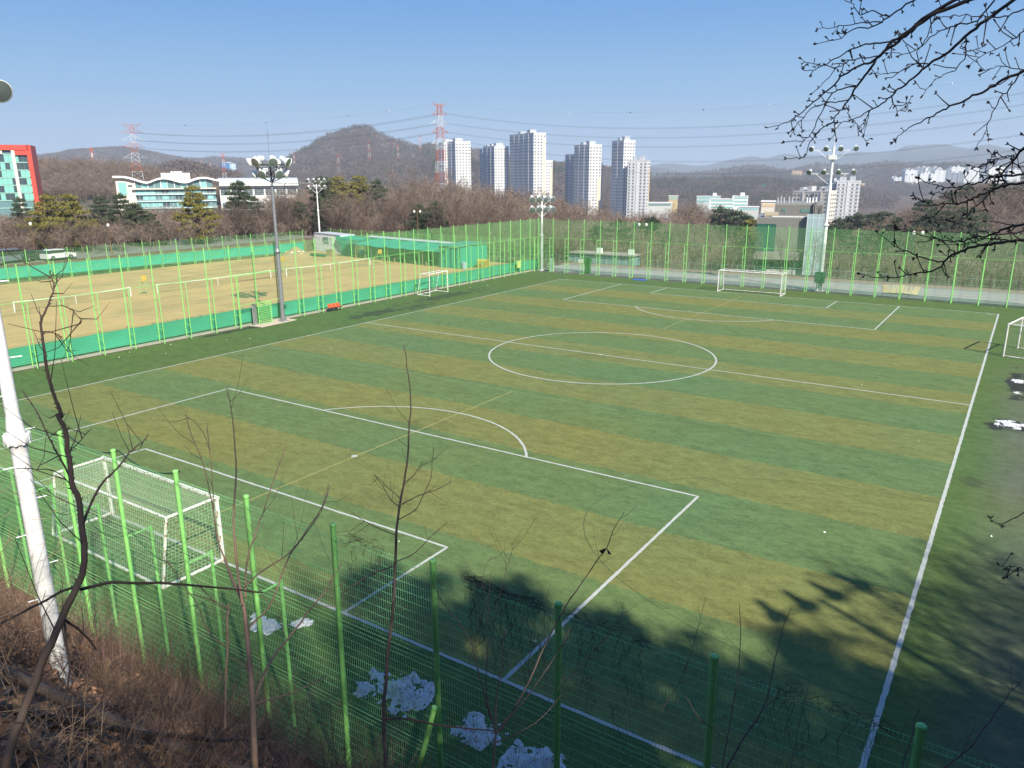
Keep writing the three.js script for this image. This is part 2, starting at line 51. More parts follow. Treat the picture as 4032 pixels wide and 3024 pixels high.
const CHERRY = [{"p":[[27.85,15.22,49.98],[27.63,15.17,49.94],[27.44,15.11,49.91],[27.29,15.07,49.88],[27.18,15.0,49.85],[27.11,14.95,49.82],[27.02,14.89,49.79],[26.96,14.81,49.76],[26.9,14.74,49.73],[26.86,14.67,49.69],[26.82,14.62,49.67],[26.78,14.57,49.64],[26.79,14.45,49.59]],"r":[0.02,0.004]},{"p":[[27.72,15.21,49.97],[27.52,15.16,49.94],[27.37,15.12,49.9],[27.25,15.06,49.87],[27.15,15.0,49.83],[27.06,14.94,49.8],[26.99,14.87,49.76],[26.91,14.85,49.73],[26.82,14.81,49.71],[26.75,14.75,49.68],[26.67,14.69,49.65],[26.58,14.62,49.63],[26.49,14.56,49.61],[26.36,14.53,49.6]],"r":[0.017,0.003]},{"p":[[27.96,15.2,50.18],[27.8,15.14,50.12],[27.65,15.06,50.08],[27.54,14.99,50.03],[27.45,14.92,49.99],[27.37,14.85,49.95],[27.3,14.82,49.91],[27.24,14.77,49.88],[27.16,14.71,49.84],[27.11,14.67,49.81],[27.04,14.62,49.78],[26.98,14.59,49.74],[26.9,14.55,49.72],[26.81,14.54,49.7]],"r":[0.016,0.003]},{"p":[[28.12,14.9,50.13],[27.9,14.83,50.07],[27.74,14.74,50.02],[27.65,14.7,49.97],[27.58,14.66,49.92],[27.5,14.63,49.88],[27.43,14.6,49.84],[27.36,14.57,49.8],[27.3,14.54,49.76],[27.23,14.51,49.72],[27.18,14.48,49.68],[27.12,14.42,49.64]],"r":[0.014,0.0028]},{"p":[[27.72,14.75,49.91],[27.68,14.66,49.86],[27.64,14.62,49.82],[27.61,14.53,49.77],[27.59,14.45,49.73],[27.56,14.38,49.69]],"r":[0.006,0.0025]},{"p":[[27.32,15.19,49.9],[27.17,15.15,49.86],[27.05,15.09,49.82],[26.96,15.05,49.77],[26.85,15.05,49.74],[26.78,15.02,49.7],[26.64,15.0,49.68]],"r":[0.009,0.003]},{"p":[[27.05,15.09,49.82],[26.95,15.13,49.79],[26.88,15.13,49.75],[26.84,15.18,49.72],[26.81,15.22,49.68]],"r":[0.006,0.003]},{"p":[[27.02,15.06,49.82],[26.9,15.08,49.77],[26.77,15.08,49.73],[26.64,15.08,49.69]],"r":[0.006,0.0025]},{"p":[[27.12,14.94,49.88],[27.0,14.95,49.85],[26.89,14.94,49.82],[26.79,14.9,49.79],[26.71,14.87,49.75],[26.64,14.85,49.71],[26.57,14.86,49.68]],"r":[0.008,0.003]},{"p":[[26.78,14.85,49.73],[26.69,14.87,49.72],[26.62,14.89,49.7],[26.56,14.92,49.69]],"r":[0.005,0.0025]},{"p":[[27.02,14.89,49.79],[26.91,14.89,49.75],[26.82,14.88,49.7],[26.76,14.86,49.65],[26.7,14.8,49.6],[26.61,14.73,49.55]],"r":[0.006,0.003]},{"p":[[26.9,14.74,49.69],[26.79,14.73,49.68],[26.73,14.68,49.66],[26.68,14.58,49.62],[26.63,14.48,49.6],[26.59,14.45,49.57],[26.47,14.44,49.57]],"r":[0.007,0.0028]},{"p":[[26.86,14.67,49.69],[26.75,14.66,49.67],[26.64,14.64,49.64],[26.57,14.57,49.6],[26.49,14.5,49.56]],"r":[0.006,0.0028]},{"p":[[26.77,14.56,49.6],[26.69,14.51,49.57],[26.62,14.43,49.53],[26.58,14.35,49.48],[26.46,14.34,49.46]],"r":[0.006,0.0028]},{"p":[[27.29,14.82,49.85],[27.21,14.83,49.81],[27.12,14.8,49.76],[27.04,14.8,49.73],[26.97,14.81,49.69]],"r":[0.006,0.0025]},{"p":[[27.29,14.82,49.85],[27.26,14.8,49.85],[27.22,14.88,49.86],[27.26,14.96,49.87],[27.29,15.07,49.88]],"r":[0.005,0.004]},{"p":[[27.45,14.93,49.94],[27.46,14.85,49.88],[27.41,14.78,49.83],[27.34,14.76,49.78],[27.26,14.67,49.73]],"r":[0.006,0.0025]},{"p":[[27.46,14.92,49.94],[27.43,14.88,49.91],[27.5,14.87,49.87],[27.53,14.89,49.83]],"r":[0.004,0.0025]},{"p":[[27.87,15.1,49.95],[27.69,15.04,49.91],[27.61,15.02,49.87],[27.51,15.04,49.83],[27.4,15.06,49.81],[27.29,15.06,49.78]],"r":[0.007,0.003]},{"p":[[27.81,15.03,50.04],[27.71,14.93,49.98],[27.65,14.89,49.93],[27.57,14.86,49.88],[27.48,14.8,49.83]],"r":[0.006,0.0025]},{"p":[[27.85,14.77,50.01],[27.74,14.74,49.98],[27.66,14.77,49.96],[27.6,14.77,49.94],[27.55,14.76,49.92]],"r":[0.005,0.0025]},{"p":[[27.56,15.09,49.96],[27.49,15.01,49.92],[27.39,15.0,49.89],[27.31,14.98,49.87],[27.24,14.92,49.83],[27.16,14.89,49.8],[27.06,14.9,49.79]],"r":[0.007,0.003]},{"p":[[27.11,14.67,49.85],[27.12,14.62,49.82],[27.15,14.59,49.79],[27.19,14.59,49.76],[27.18,14.65,49.74]],"r":[0.004,0.0025]},{"p":[[26.88,14.63,49.79],[26.88,14.58,49.76],[26.92,14.53,49.73],[26.95,14.49,49.69],[26.98,14.42,49.66]],"r":[0.004,0.0025]},{"p":[[26.99,14.59,49.77],[26.98,14.54,49.71],[26.96,14.47,49.66]],"r":[0.004,0.0025]},{"p":[[27.96,14.44,50.18],[27.79,14.36,50.15],[27.77,14.32,50.12],[27.75,14.29,50.09],[27.72,14.25,50.06],[27.71,14.22,50.03],[27.69,14.18,50.0],[27.64,14.1,49.98],[27.6,14.05,49.95],[27.57,14.0,49.92],[27.51,13.98,49.9]],"r":[0.01,0.0028]},{"p":[[27.99,14.24,50.18],[27.81,14.23,50.15],[27.73,14.23,50.11],[27.67,14.22,50.08],[27.61,14.19,50.05],[27.55,14.18,50.02],[27.5,14.16,49.99],[27.44,14.17,49.97],[27.4,14.18,49.94],[27.37,14.2,49.91]],"r":[0.01,0.0028]},{"p":[[28.0,14.23,50.18],[27.82,14.19,50.15],[27.75,14.18,50.12],[27.69,14.16,50.09],[27.63,14.13,50.07],[27.58,14.1,50.04],[27.53,14.08,50.01],[27.46,14.08,49.99],[27.41,14.07,49.96],[27.36,14.09,49.94],[27.3,14.12,49.91]],"r":[0.012,0.0028]},{"p":[[27.53,14.08,49.99],[27.47,14.12,49.96],[27.43,14.14,49.93],[27.39,14.13,49.9]],"r":[0.005,0.0025]},{"p":[[27.47,14.08,50.0],[27.43,14.02,49.97],[27.4,14.0,49.94],[27.37,14.0,49.91]],"r":[0.005,0.0025]},{"p":[[28.02,14.06,50.28],[27.85,14.0,50.26],[27.79,13.98,50.23],[27.74,13.95,50.2],[27.69,13.93,50.17],[27.62,13.91,50.15],[27.57,13.89,50.12],[27.52,13.89,50.1],[27.43,13.9,50.07],[27.34,13.92,50.05],[27.25,13.95,50.03]],"r":[0.011,0.0028]},{"p":[[27.85,13.99,50.19],[27.77,13.99,50.14],[27.68,14.0,50.09]],"r":[0.005,0.0025]},{"p":[[27.85,13.96,50.19],[27.75,13.93,50.14],[27.69,13.94,50.09],[27.61,13.96,50.04],[27.5,13.99,50.0]],"r":[0.006,0.0025]},{"p":[[28.04,13.93,50.29],[27.86,13.92,50.26],[27.79,13.91,50.23],[27.72,13.89,50.2],[27.65,13.87,50.18],[27.59,13.84,50.15],[27.55,13.82,50.12],[27.52,13.79,50.1],[27.49,13.74,50.07],[27.42,13.71,50.05],[27.35,13.69,50.03],[27.27,13.67,50.01],[27.2,13.66,49.99],[27.08,13.67,49.98]],"r":[0.014,0.0028]},{"p":[[27.52,13.78,50.11],[27.45,13.78,50.09],[27.38,13.8,50.06],[27.32,13.82,50.03],[27.25,13.84,50.0],[27.18,13.88,49.97],[27.14,13.91,49.95]],"r":[0.007,0.0025]},{"p":[[27.79,13.91,50.19],[27.73,13.91,50.14],[27.66,13.9,50.1],[27.6,13.87,50.05],[27.47,13.86,50.01]],"r":[0.006,0.0025]},{"p":[[27.57,13.83,50.11],[27.54,13.8,50.06],[27.49,13.82,50.01]],"r":[0.005,0.0025]},{"p":[[27.92,14.41,50.18],[27.79,14.35,50.13],[27.74,14.32,50.08],[27.68,14.31,50.03],[27.64,14.35,49.99]],"r":[0.005,0.0025]},{"p":[[27.77,14.32,50.18],[27.7,14.32,50.12],[27.65,14.3,50.05],[27.61,14.28,49.99]],"r":[0.005,0.0025]},{"p":[[27.81,14.23,50.18],[27.79,14.27,50.13],[27.75,14.35,50.08]],"r":[0.004,0.0025]},{"p":[[27.73,14.2,50.08],[27.66,14.23,50.05],[27.59,14.26,50.02],[27.56,14.28,49.99]],"r":[0.005,0.0025]},{"p":[[27.61,14.15,50.09],[27.58,14.17,50.04],[27.54,14.24,49.99]],"r":[0.004,0.0025]},{"p":[[28.23,12.66,50.47],[28.06,12.58,50.46],[28.0,12.51,50.46],[27.95,12.48,50.44],[27.92,12.49,50.41]],"r":[0.005,0.003]},{"p":[[28.27,12.34,50.6],[28.09,12.32,50.57],[28.06,12.31,50.54],[28.02,12.29,50.52],[27.99,12.28,50.5]],"r":[0.004,0.003]}];
const TREES = {"bareleft":[[-100.5,3.4,2.2,4.8],[-120.0,-4.7,2.2,5.1],[-118.4,-4.5,2.2,6.1],[-98.7,2.8,2.2,6.3],[-134.2,-12.4,2.2,5.9],[-123.9,-8.5,2.2,3.8],[-111.9,-4.3,2.2,4.2],[-135.3,-14.2,2.2,5.7],[-100.4,0.0,2.2,6.1],[-100.4,-1.0,2.2,5.7],[-110.0,-5.5,2.2,5.6],[-99.7,-1.0,2.2,6.5],[-112.4,-7.6,2.2,6.2],[-113.5,-8.5,2.2,6.3],[-125.5,-14.7,2.2,6.4],[-116.7,-11.0,2.2,4.8],[-104.6,-6.1,2.2,4.8],[-111.1,-9.1,2.2,5.2],[-114.4,-11.2,2.2,7.1],[-127.7,-18.5,2.2,5.4],[-105.0,-8.5,2.2,5.4],[-118.1,-15.1,2.2,5.7],[-135.9,-24.5,2.2,5.4],[-100.1,-7.5,2.2,5.1],[-137.8,-26.5,2.2,4.2],[-107.7,-12.0,2.2,5.1],[-111.4,-14.1,2.2,6.3],[-99.3,-8.7,2.2,4.7],[-100.4,-9.8,2.2,5.8],[-99.7,-10.6,2.2,5.3],[-130.9,-26.9,2.2,3.8],[-101.0,-12.3,2.2,5.4],[-130.5,-27.8,2.2,3.3],[-98.4,-11.5,2.2,5.8],[-110.6,-18.5,2.2,4.6],[-100.2,-13.6,2.2,4.8],[-113.9,-21.6,2.2,3.4],[-111.1,-21.0,2.2,4.2],[-99.1,-15.0,2.2,3.3],[-127.8,-31.6,2.2,3.0],[-104.8,-19.1,2.2,5.4],[-98.8,-16.5,2.2,5.1],[-98.3,-16.4,2.2,4.5],[-98.2,-16.8,2.2,4.7],[-102.2,-19.7,2.2,5.2],[-113.6,-27.7,2.2,4.4],[-100.9,-20.3,2.2,4.1],[-124.5,-34.6,2.2,3.0],[-106.7,-25.2,2.2,4.5],[-99.9,-21.4,2.2,4.2],[-98.5,-21.9,2.2,4.5],[-107.7,-28.3,2.2,4.2],[-99.5,-23.4,2.2,3.0],[-122.7,-39.0,2.2,3.0],[-99.6,-24.5,2.2,4.2],[-106.8,-30.2,2.2,3.0],[-99.9,-26.0,2.2,3.0],[-120.9,-40.8,2.2,3.0],[-115.4,-37.9,2.2,3.6],[-100.0,-28.2,2.2,4.5],[-99.0,-27.7,2.2,3.8],[-124.4,-45.9,2.2,3.0],[-125.3,-47.6,2.2,3.0],[-100.2,-30.9,2.2,3.7],[-99.2,-30.7,2.2,3.0],[-117.5,-44.7,2.2,3.0],[-115.4,-43.8,2.2,4.1],[-120.0,-47.8,2.2,3.0],[-100.1,-34.8,2.2,5.1],[-98.2,-34.1,2.2,3.7],[-98.1,-35.0,2.2,5.4],[-110.0,-44.3,2.2,6.6],[-99.1,-36.2,2.2,3.8],[-98.2,-37.1,2.2,5.0],[-105.9,-43.7,2.2,7.3],[-99.4,-39.1,2.2,7.7],[-104.8,-44.4,2.2,7.0],[-99.8,-41.4,2.2,5.9],[-99.2,-41.6,2.2,7.4],[-98.1,-40.9,2.2,6.6],[-98.4,-41.8,2.2,8.3],[-99.5,-44.3,2.2,7.4],[-113.7,-55.8,2.2,8.1],[-98.1,-44.8,2.2,7.7],[-98.3,-45.2,2.2,7.1],[-99.8,-46.8,2.2,6.0],[-98.5,-46.5,2.2,7.2],[-98.5,-47.9,2.2,7.8],[-106.0,-54.9,2.2,9.9],[-99.1,-50.0,2.2,8.7],[-100.2,-52.1,2.2,8.4],[-110.0,-61.2,2.2,9.5],[-99.4,-52.9,2.2,8.9],[-99.0,-53.6,2.2,8.9],[-110.0,-63.6,2.2,9.0]],"barecentre":[[-118.3,-68.2,0.5,10.7],[-118.1,-68.6,0.5,7.7],[-98.9,-52.5,0.5,8.1],[-99.9,-54.3,0.5,10.1],[-108.1,-63.9,0.5,7.6],[-104.6,-60.9,0.5,8.7],[-112.4,-68.9,0.5,7.5],[-115.2,-72.9,0.5,10.7],[-116.1,-75.7,0.5,8.7],[-97.0,-58.8,0.5,9.3],[-95.7,-59.1,0.5,9.7],[-92.6,-58.3,0.5,8.3],[-92.3,-58.5,0.5,9.4],[-91.5,-59.4,0.5,12.0],[-101.6,-71.3,0.5,8.1],[-89.9,-59.0,0.5,11.5],[-86.6,-58.5,0.5,11.1],[-106.2,-78.4,0.5,9.1],[-84.5,-57.6,0.5,7.3],[-94.7,-69.9,0.5,12.2],[-94.1,-69.3,0.5,10.5],[-105.1,-82.0,0.5,9.8],[-80.5,-59.5,0.5,6.9],[-100.2,-79.7,0.5,10.3],[-84.9,-65.6,0.5,7.6],[-77.3,-58.5,0.5,8.7],[-75.9,-58.0,0.5,10.4],[-75.6,-58.5,0.5,10.1],[-91.7,-78.2,0.5,11.5],[-72.8,-58.9,0.5,10.2],[-72.0,-58.1,0.5,11.8],[-79.8,-70.0,0.5,11.8],[-96.2,-89.8,0.5,13.3],[-73.2,-65.2,0.5,10.3],[-70.9,-63.7,0.5,10.1],[-95.6,-94.6,0.5,11.9],[-82.9,-81.1,0.5,9.7],[-67.6,-62.5,0.5,11.8],[-63.1,-57.7,0.5,8.3],[-62.5,-58.4,0.5,11.1],[-86.6,-92.1,0.5,9.3],[-60.8,-58.8,0.5,10.3],[-60.2,-59.7,0.5,9.4],[-88.9,-98.1,0.5,7.7],[-84.7,-95.3,0.5,11.0],[-60.5,-63.8,0.5,9.4],[-64.6,-71.2,0.5,11.5],[-60.0,-65.6,0.5,11.1],[-54.8,-59.1,0.5,8.6],[-68.5,-81.1,0.5,7.9],[-54.4,-63.5,0.5,6.6],[-67.0,-81.0,0.5,10.9],[-64.7,-81.3,0.5,7.3],[-60.1,-75.9,0.5,8.1],[-70.7,-93.6,-1.5,9.7],[-64.8,-86.6,-1.5,11.3],[-52.9,-67.4,-1.5,11.6],[-61.0,-83.8,-1.5,9.1],[-44.1,-58.4,-1.5,8.2],[-56.3,-79.3,-1.5,8.8],[-46.2,-62.9,-1.5,11.3],[-43.7,-60.7,-1.5,8.5],[-48.4,-72.0,-1.5,8.9],[-56.3,-85.8,-1.5,7.9],[-43.7,-64.6,-1.5,7.8],[-39.0,-58.7,-1.5,10.0],[-57.2,-91.2,-1.5,7.1],[-48.6,-78.3,-1.5,7.9],[-39.2,-62.9,-1.5,6.1],[-46.1,-79.3,-1.5,5.7]],"bareroad":[[-38.3,-57.8,-3.0,9.8],[-42.3,-67.0,-3.0,9.4],[-36.2,-63.6,-3.0,9.0],[-31.5,-62.4,-3.0,8.5],[-33.3,-70.0,-3.0,8.3],[-31.3,-71.2,-3.0,8.8],[-25.8,-64.7,-3.0,9.3],[-20.9,-62.2,-3.0,10.4],[-18.9,-63.4,-3.0,8.8],[-20.1,-71.9,-3.0,8.2],[-18.8,-77.2,-3.0,8.3],[-9.6,-62.8,-3.0,10.2],[-13.6,-80.9,-3.0,8.6],[-6.0,-63.7,-1,8.1],[-2.4,-62.8,-1,7.8],[-1.1,-64.4,-1,6.2],[1.6,-64.9,-1,7.1],[3.5,-66.1,-3.0,8.3],[1.6,-85.8,-3.0,7.2],[7.1,-66.7,-3.0,8.0],[7.1,-78.7,-3.0,8.6],[8.7,-86.5,-3.0,6.5],[11.3,-84.5,-3.0,8.5],[14.9,-77.5,-3.0,9.4],[16.8,-72.5,-3.0,8.0],[19.4,-73.0,-3.0,8.1],[21.8,-79.6,-3.0,9.5],[23.0,-69.6,-3.0,9.7],[24.6,-73.8,-3.0,9.7],[27.2,-92.0,-3.0,7.5]],"pine":[],"tall":[[-86.2,-73.8,0.5,17.0],[-80.9,-73.2,0.5,16.2],[-79.5,-76.9,0.5,15.5],[-79.1,-83.6,0.5,16.3],[-71.1,-77.1,0.5,14.3],[-40.7,-78.5,-6,15.6],[-44.6,-78.7,-6,16.5]]};
const PINES = [[-98.5,-31.3,1.6,11.7,0,1],[-109.2,-10.9,1.6,10.4,0,1.25],[-105.8,-13.2,1.6,10.5,0,1.1],[-122.6,-12.8,1.6,9.7,1,1],[-119.6,-25.6,1.6,9.6,1,1],[-111.0,-24.7,1.6,10.2,1,1.2],[-105.4,-24.2,1.6,8.6,1,1.1],[-101.5,-24.9,1.6,6.8,1,1.3],[-105.8,-46.8,1.6,12.3,1,1.0],[-102.0,-46.9,1.6,9.1,1,1],[-107.9,-70.8,2,12.7,1,1],[-112.6,-80.3,3,11.7,0,1.2],[-109.4,-83.6,3,11.9,0,1.3],[-104.3,-84.3,3,10.9,1,1.1],[-100.2,-56.9,1,8.6,1,1],[-94.1,-57.7,1,8.6,1,1.1],[-69.2,-59.4,0.5,8.9,1,1],[-66.0,-59.6,0.5,9.6,1,1.1],[-41.3,-78.2,-4,9.3,1,1.1],[-45.0,-96.5,-6,11.7,1,1.2],[-47.7,-119.4,-8,13.1,1,1.3],[-49.6,-172.3,-12,17.8,1,1.2],[-44.3,-168.7,-12,17.0,1,1.3],[-39.9,-164.9,-12,16.2,1,1.3],[-35.5,-161.0,-12,15.1,0,1.2],[-19.8,-195.6,-10,12.0,1,1.3],[-17.8,-206.2,-9,11.7,1,1.4],[-14.8,-211.7,-8,10.9,1,1.4],[-11.6,-217.3,-8,11.2,1,1.4],[-19.9,-180.3,-10,11.1,1,1.3],[0.3,-213.7,-2,9.3,1,1.2],[8.7,-224.5,0,11.3,1,1.2],[6.0,-219.2,0,9.5,1,1.1],[-3.1,-178.1,-4,6.9,0,1]];
const SMALL_PYLON = [[-463.7,22.5,-213.3,9.1],[-767.8,38.9,-775.4,23.8],[-690.7,18.2,-640.6,21.8],[-1027.6,35.2,-864.9,16.5],[-838.0,45.7,-914.8,17.1],[-535.3,12.5,-360.8,19.9],[-875.5,61.1,-1014.7,19.9],[-449.1,27.1,-152.2,7.7],[-1885.6,39.0,-1221.3,19.0],[-1871.5,36.6,-1242.2,19.1],[-1936.9,40.1,-1323.5,18.7],[-1842.1,31.8,-1284.1,19.2]];
const TOWER = {"t1a":[-490.4,-10.0,-593.3,20.7,57.1,0.674],"t1b":[-470.7,-9.8,-596.1,13.8,57.4,0.654],"t2a":[-470.3,-15.7,-633.8,18.3,58.3,0.626],"t2b":[-443.4,-15.1,-628.3,19.4,57.9,0.604],"t3a":[-407.1,-18.7,-616.4,25.7,71.8,0.575],"t3b":[-385.6,-18.4,-618.3,12.9,71.3,0.551],"t3c":[-374.9,-18.2,-618.9,5.9,45.7,0.539],"t4a":[-369.4,-23.5,-639.5,14.4,59.1,0.52],"t4b":[-347.6,-22.5,-628.8,13.1,63.6,0.502],"t4c":[-331.8,-22.1,-625.9,12.0,63.1,0.486],"t4d":[-323.2,-21.8,-624.8,2.2,50.8,0.477],"t5a":[-308.7,-25.9,-626.5,10.5,69.8,0.459],"t5b":[-295.3,-25.4,-621.9,9.4,69.6,0.446],"t5c":[-281.5,-25.1,-622.8,16.5,50.6,0.428],"m1a":[-120.6,-21.9,-567.6,8.9,23.5,0.234],"m1b":[-105.2,-22.2,-550.6,13.5,23.9,0.216],"m2a":[-112.8,-28.6,-630.8,8.4,35.4,0.202],"m2b":[-98.9,-27.8,-623.3,16.0,35.3,0.185]};
const CLUSTER = [[-241.8,-28.6,-1926.9,9.4,32.6,0.135],[-226.6,-28.1,-1908.7,15.8,30.2,0.129],[-225.6,-31.6,-1979.4,11.5,52.9,0.124],[-210.5,-33.2,-1961.1,17.9,52.2,0.118],[-195.5,-33.5,-1892.3,21.7,41.5,0.114],[-199.2,-32.1,-2012.7,18.2,57.4,0.109],[-181.5,-31.8,-1914.0,10.9,43.7,0.106],[-175.4,-32.2,-1934.7,12.8,46.0,0.102],[-176.1,-29.0,-2025.1,22.8,54.1,0.098],[-159.8,-32.2,-1896.1,10.7,43.1,0.096],[-150.6,-27.1,-1937.1,15.3,45.7,0.089],[-143.1,-23.1,-1998.0,10.1,42.8,0.083],[-138.1,-21.5,-2028.5,10.2,46.3,0.08],[-124.0,-18.2,-2019.6,16.6,43.9,0.073],[-115.4,-20.1,-1950.0,23.1,33.6,0.071],[-106.1,-13.3,-2040.8,14.7,35.9,0.064],[-89.1,-8.0,-2031.8,18.1,31.4,0.056],[-70.1,-4.6,-1992.8,12.3,22.8,0.048],[-46.6,-3.4,-2093.8,25.4,28.8,0.035],[-14.3,-5.9,-2144.7,20.1,25.1,0.019],[-249.7,-32.5,-1824.7,9.1,17.6,0.147],[-232.8,-33.1,-1776.6,14.1,11.4,0.141]];
const LOWRISE = {"wave":[-291.5,-4.0,-150.0,40.8,18.5,1.001],"hall":[-272.8,-5.2,-184.9,34.4,18.8,0.898],"red":[-291.8,6.3,-87.4,17.2,19.4,1.152],"blue":[-854.1,8.6,-602.4,18.2,22.1,0.93],"grey":[-3.3,-2.3,-69.2,9.8,10.0,0.246],"greyup":[-4.8,6.7,-81.2,7.8,2.7,0.236],"tan":[-60.9,-2.7,-262.9,5.2,6.1,0.272],"l1":[-207.5,-10.6,-604.3,20.0,6.2,0.343],"l2":[-181.8,-12.7,-570.8,24.4,7.3,0.323],"l3":[-164.2,-10.4,-555.6,11.0,7.7,0.305],"l4":[-146.5,-12.2,-519.2,14.4,3.0,0.295],"l5":[-191.2,-8.9,-460.4,17.0,3.8,0.402],"l6":[-197.8,-7.1,-501.1,6.7,5.4,0.386],"c1":[-191.8,-26.1,-1226.4,11.4,6.8,0.17],"c2":[-181.9,-23.8,-1248.3,15.3,6.2,0.16]};

// ---------------------------------------------------------------- helpers
function rng(a) { return () => { a |= 0; a = a + 0x6D2B79F5 | 0; let t = Math.imul(a ^ a >>> 15, 1 | a); t = t + Math.imul(t ^ t >>> 7, 61 | t) ^ t; return ((t ^ t >>> 14) >>> 0) / 4294967296; }; }
const V = (x, y, z) => new THREE.Vector3(x, y, z);
const lerp = (a, b, t) => a + (b - a) * t, clamp = (x, a = 0, b = 1) => Math.min(b, Math.max(a, x)), smooth = (a, b, x) => { const t = clamp((x - a) / (b - a)); return t * t * (3 - 2 * t); };
function hash(x, y, s) { let h = Math.imul(x | 0, 374761393) + Math.imul(y | 0, 668265263) + Math.imul(s | 0, 2147483647 ^ 0x5bd1e995); h = Math.imul(h ^ h >>> 13, 1274126177); return ((h ^ h >>> 16) >>> 0) / 4294967296; }
function noise(x, y, s = 0, per = 0) {
  const xi = Math.floor(x), yi = Math.floor(y), fx = x - xi, fy = y - yi, u = fx * fx * (3 - 2 * fx), v = fy * fy * (3 - 2 * fy);
  const w = (a) => per ? ((a % per) + per) % per : a;
  return lerp(lerp(hash(w(xi), w(yi), s), hash(w(xi + 1), w(yi), s), u), lerp(hash(w(xi), w(yi + 1), s), hash(w(xi + 1), w(yi + 1), s), u), v);
}
function fbm(x, y, s = 0, o = 4, per = 0) { let a = 0, k = 0.5, n = 0; for (let i = 0; i < o; i++) { a += k * noise(x, y, s + i * 17, per); n += k; x *= 2; y *= 2; per *= 2; k *= 0.5; } return a / n; }
const toS = (v) => Math.round(255 * clamp(v <= 0.0031308 ? v * 12.92 : 1.055 * Math.pow(Math.max(v, 0), 1 / 2.4) - 0.055));
function texture(w, h, f, linear) {               // f(i, j) gives linear rgb
  const d = new Uint8Array(w * h * 4);
  for (let j = 0; j < h; j++) for (let i = 0; i < w; i++) { const c = f(i, j), o = (j * w + i) * 4; for (let k = 0; k < 3; k++) d[o + k] = linear ? Math.round(255 * clamp(c[k])) : toS(c[k]); d[o + 3] = 255; }
  const t = new THREE.DataTexture(d, w, h); t.colorSpace = linear ? THREE.NoColorSpace : THREE.SRGBColorSpace;
  t.wrapS = t.wrapT = THREE.RepeatWrapping; t.magFilter = THREE.LinearFilter; t.minFilter = THREE.LinearMipmapLinearFilter; t.generateMipmaps = true; t.needsUpdate = true; return t;
}
const again = (t, r, q = r) => { const c = t.clone(); c.repeat.set(r, q); c.needsUpdate = true; return c; };
// weathered-surface tile: grain and blotches, 1 m across by default
const grime = texture(256, 256, (i, j) => { const a = 0.72 + 0.22 * fbm(i / 32, j / 32, 3, 4, 8) + 0.18 * (fbm(i / 8, j / 8, 9, 2, 32) - 0.5) + 0.12 * (hash(i, j, 4) - 0.5) + 0.08; return [a, a, a * 0.99]; });
const grain = texture(256, 256, (i, j) => { const a = fbm(i / 16, j / 16, 21, 4, 16) * 0.7 + 0.3 * hash(i, j, 7); return [a, a, a]; }, true);
const rustTex = texture(256, 256, (i, j) => { const n = fbm(i / 24, j / 24, 31, 4, 256 / 24 | 0), r = smooth(0.60, 0.68, n); return [lerp(0.86, 0.30, r), lerp(0.86, 0.15, r), lerp(0.84, 0.07, r)]; });
const barkTex = texture(128, 256, (i, j) => { const a = 0.55 + 0.6 * fbm(i / 8, j / 32, 41, 4, 16); return [a, a * 0.97, a * 0.94]; });
function M(rgb, rough = 0.8, o = {}) {
  const m = o.matte ? new THREE.MeshPhysicalMaterial({ roughness: rough, specularIntensity: o.matte, side: THREE.DoubleSide }) : new THREE.MeshStandardMaterial({ roughness: rough, metalness: o.metal || 0, side: THREE.DoubleSide });
  m.color.setRGB(rgb[0], rgb[1], rgb[2]);
  if (o.map !== null) m.map = o.map || grime;
  if (o.bump) { m.bumpMap = o.bumpTex || grain; m.bumpScale = o.bump; }
  return m;
}
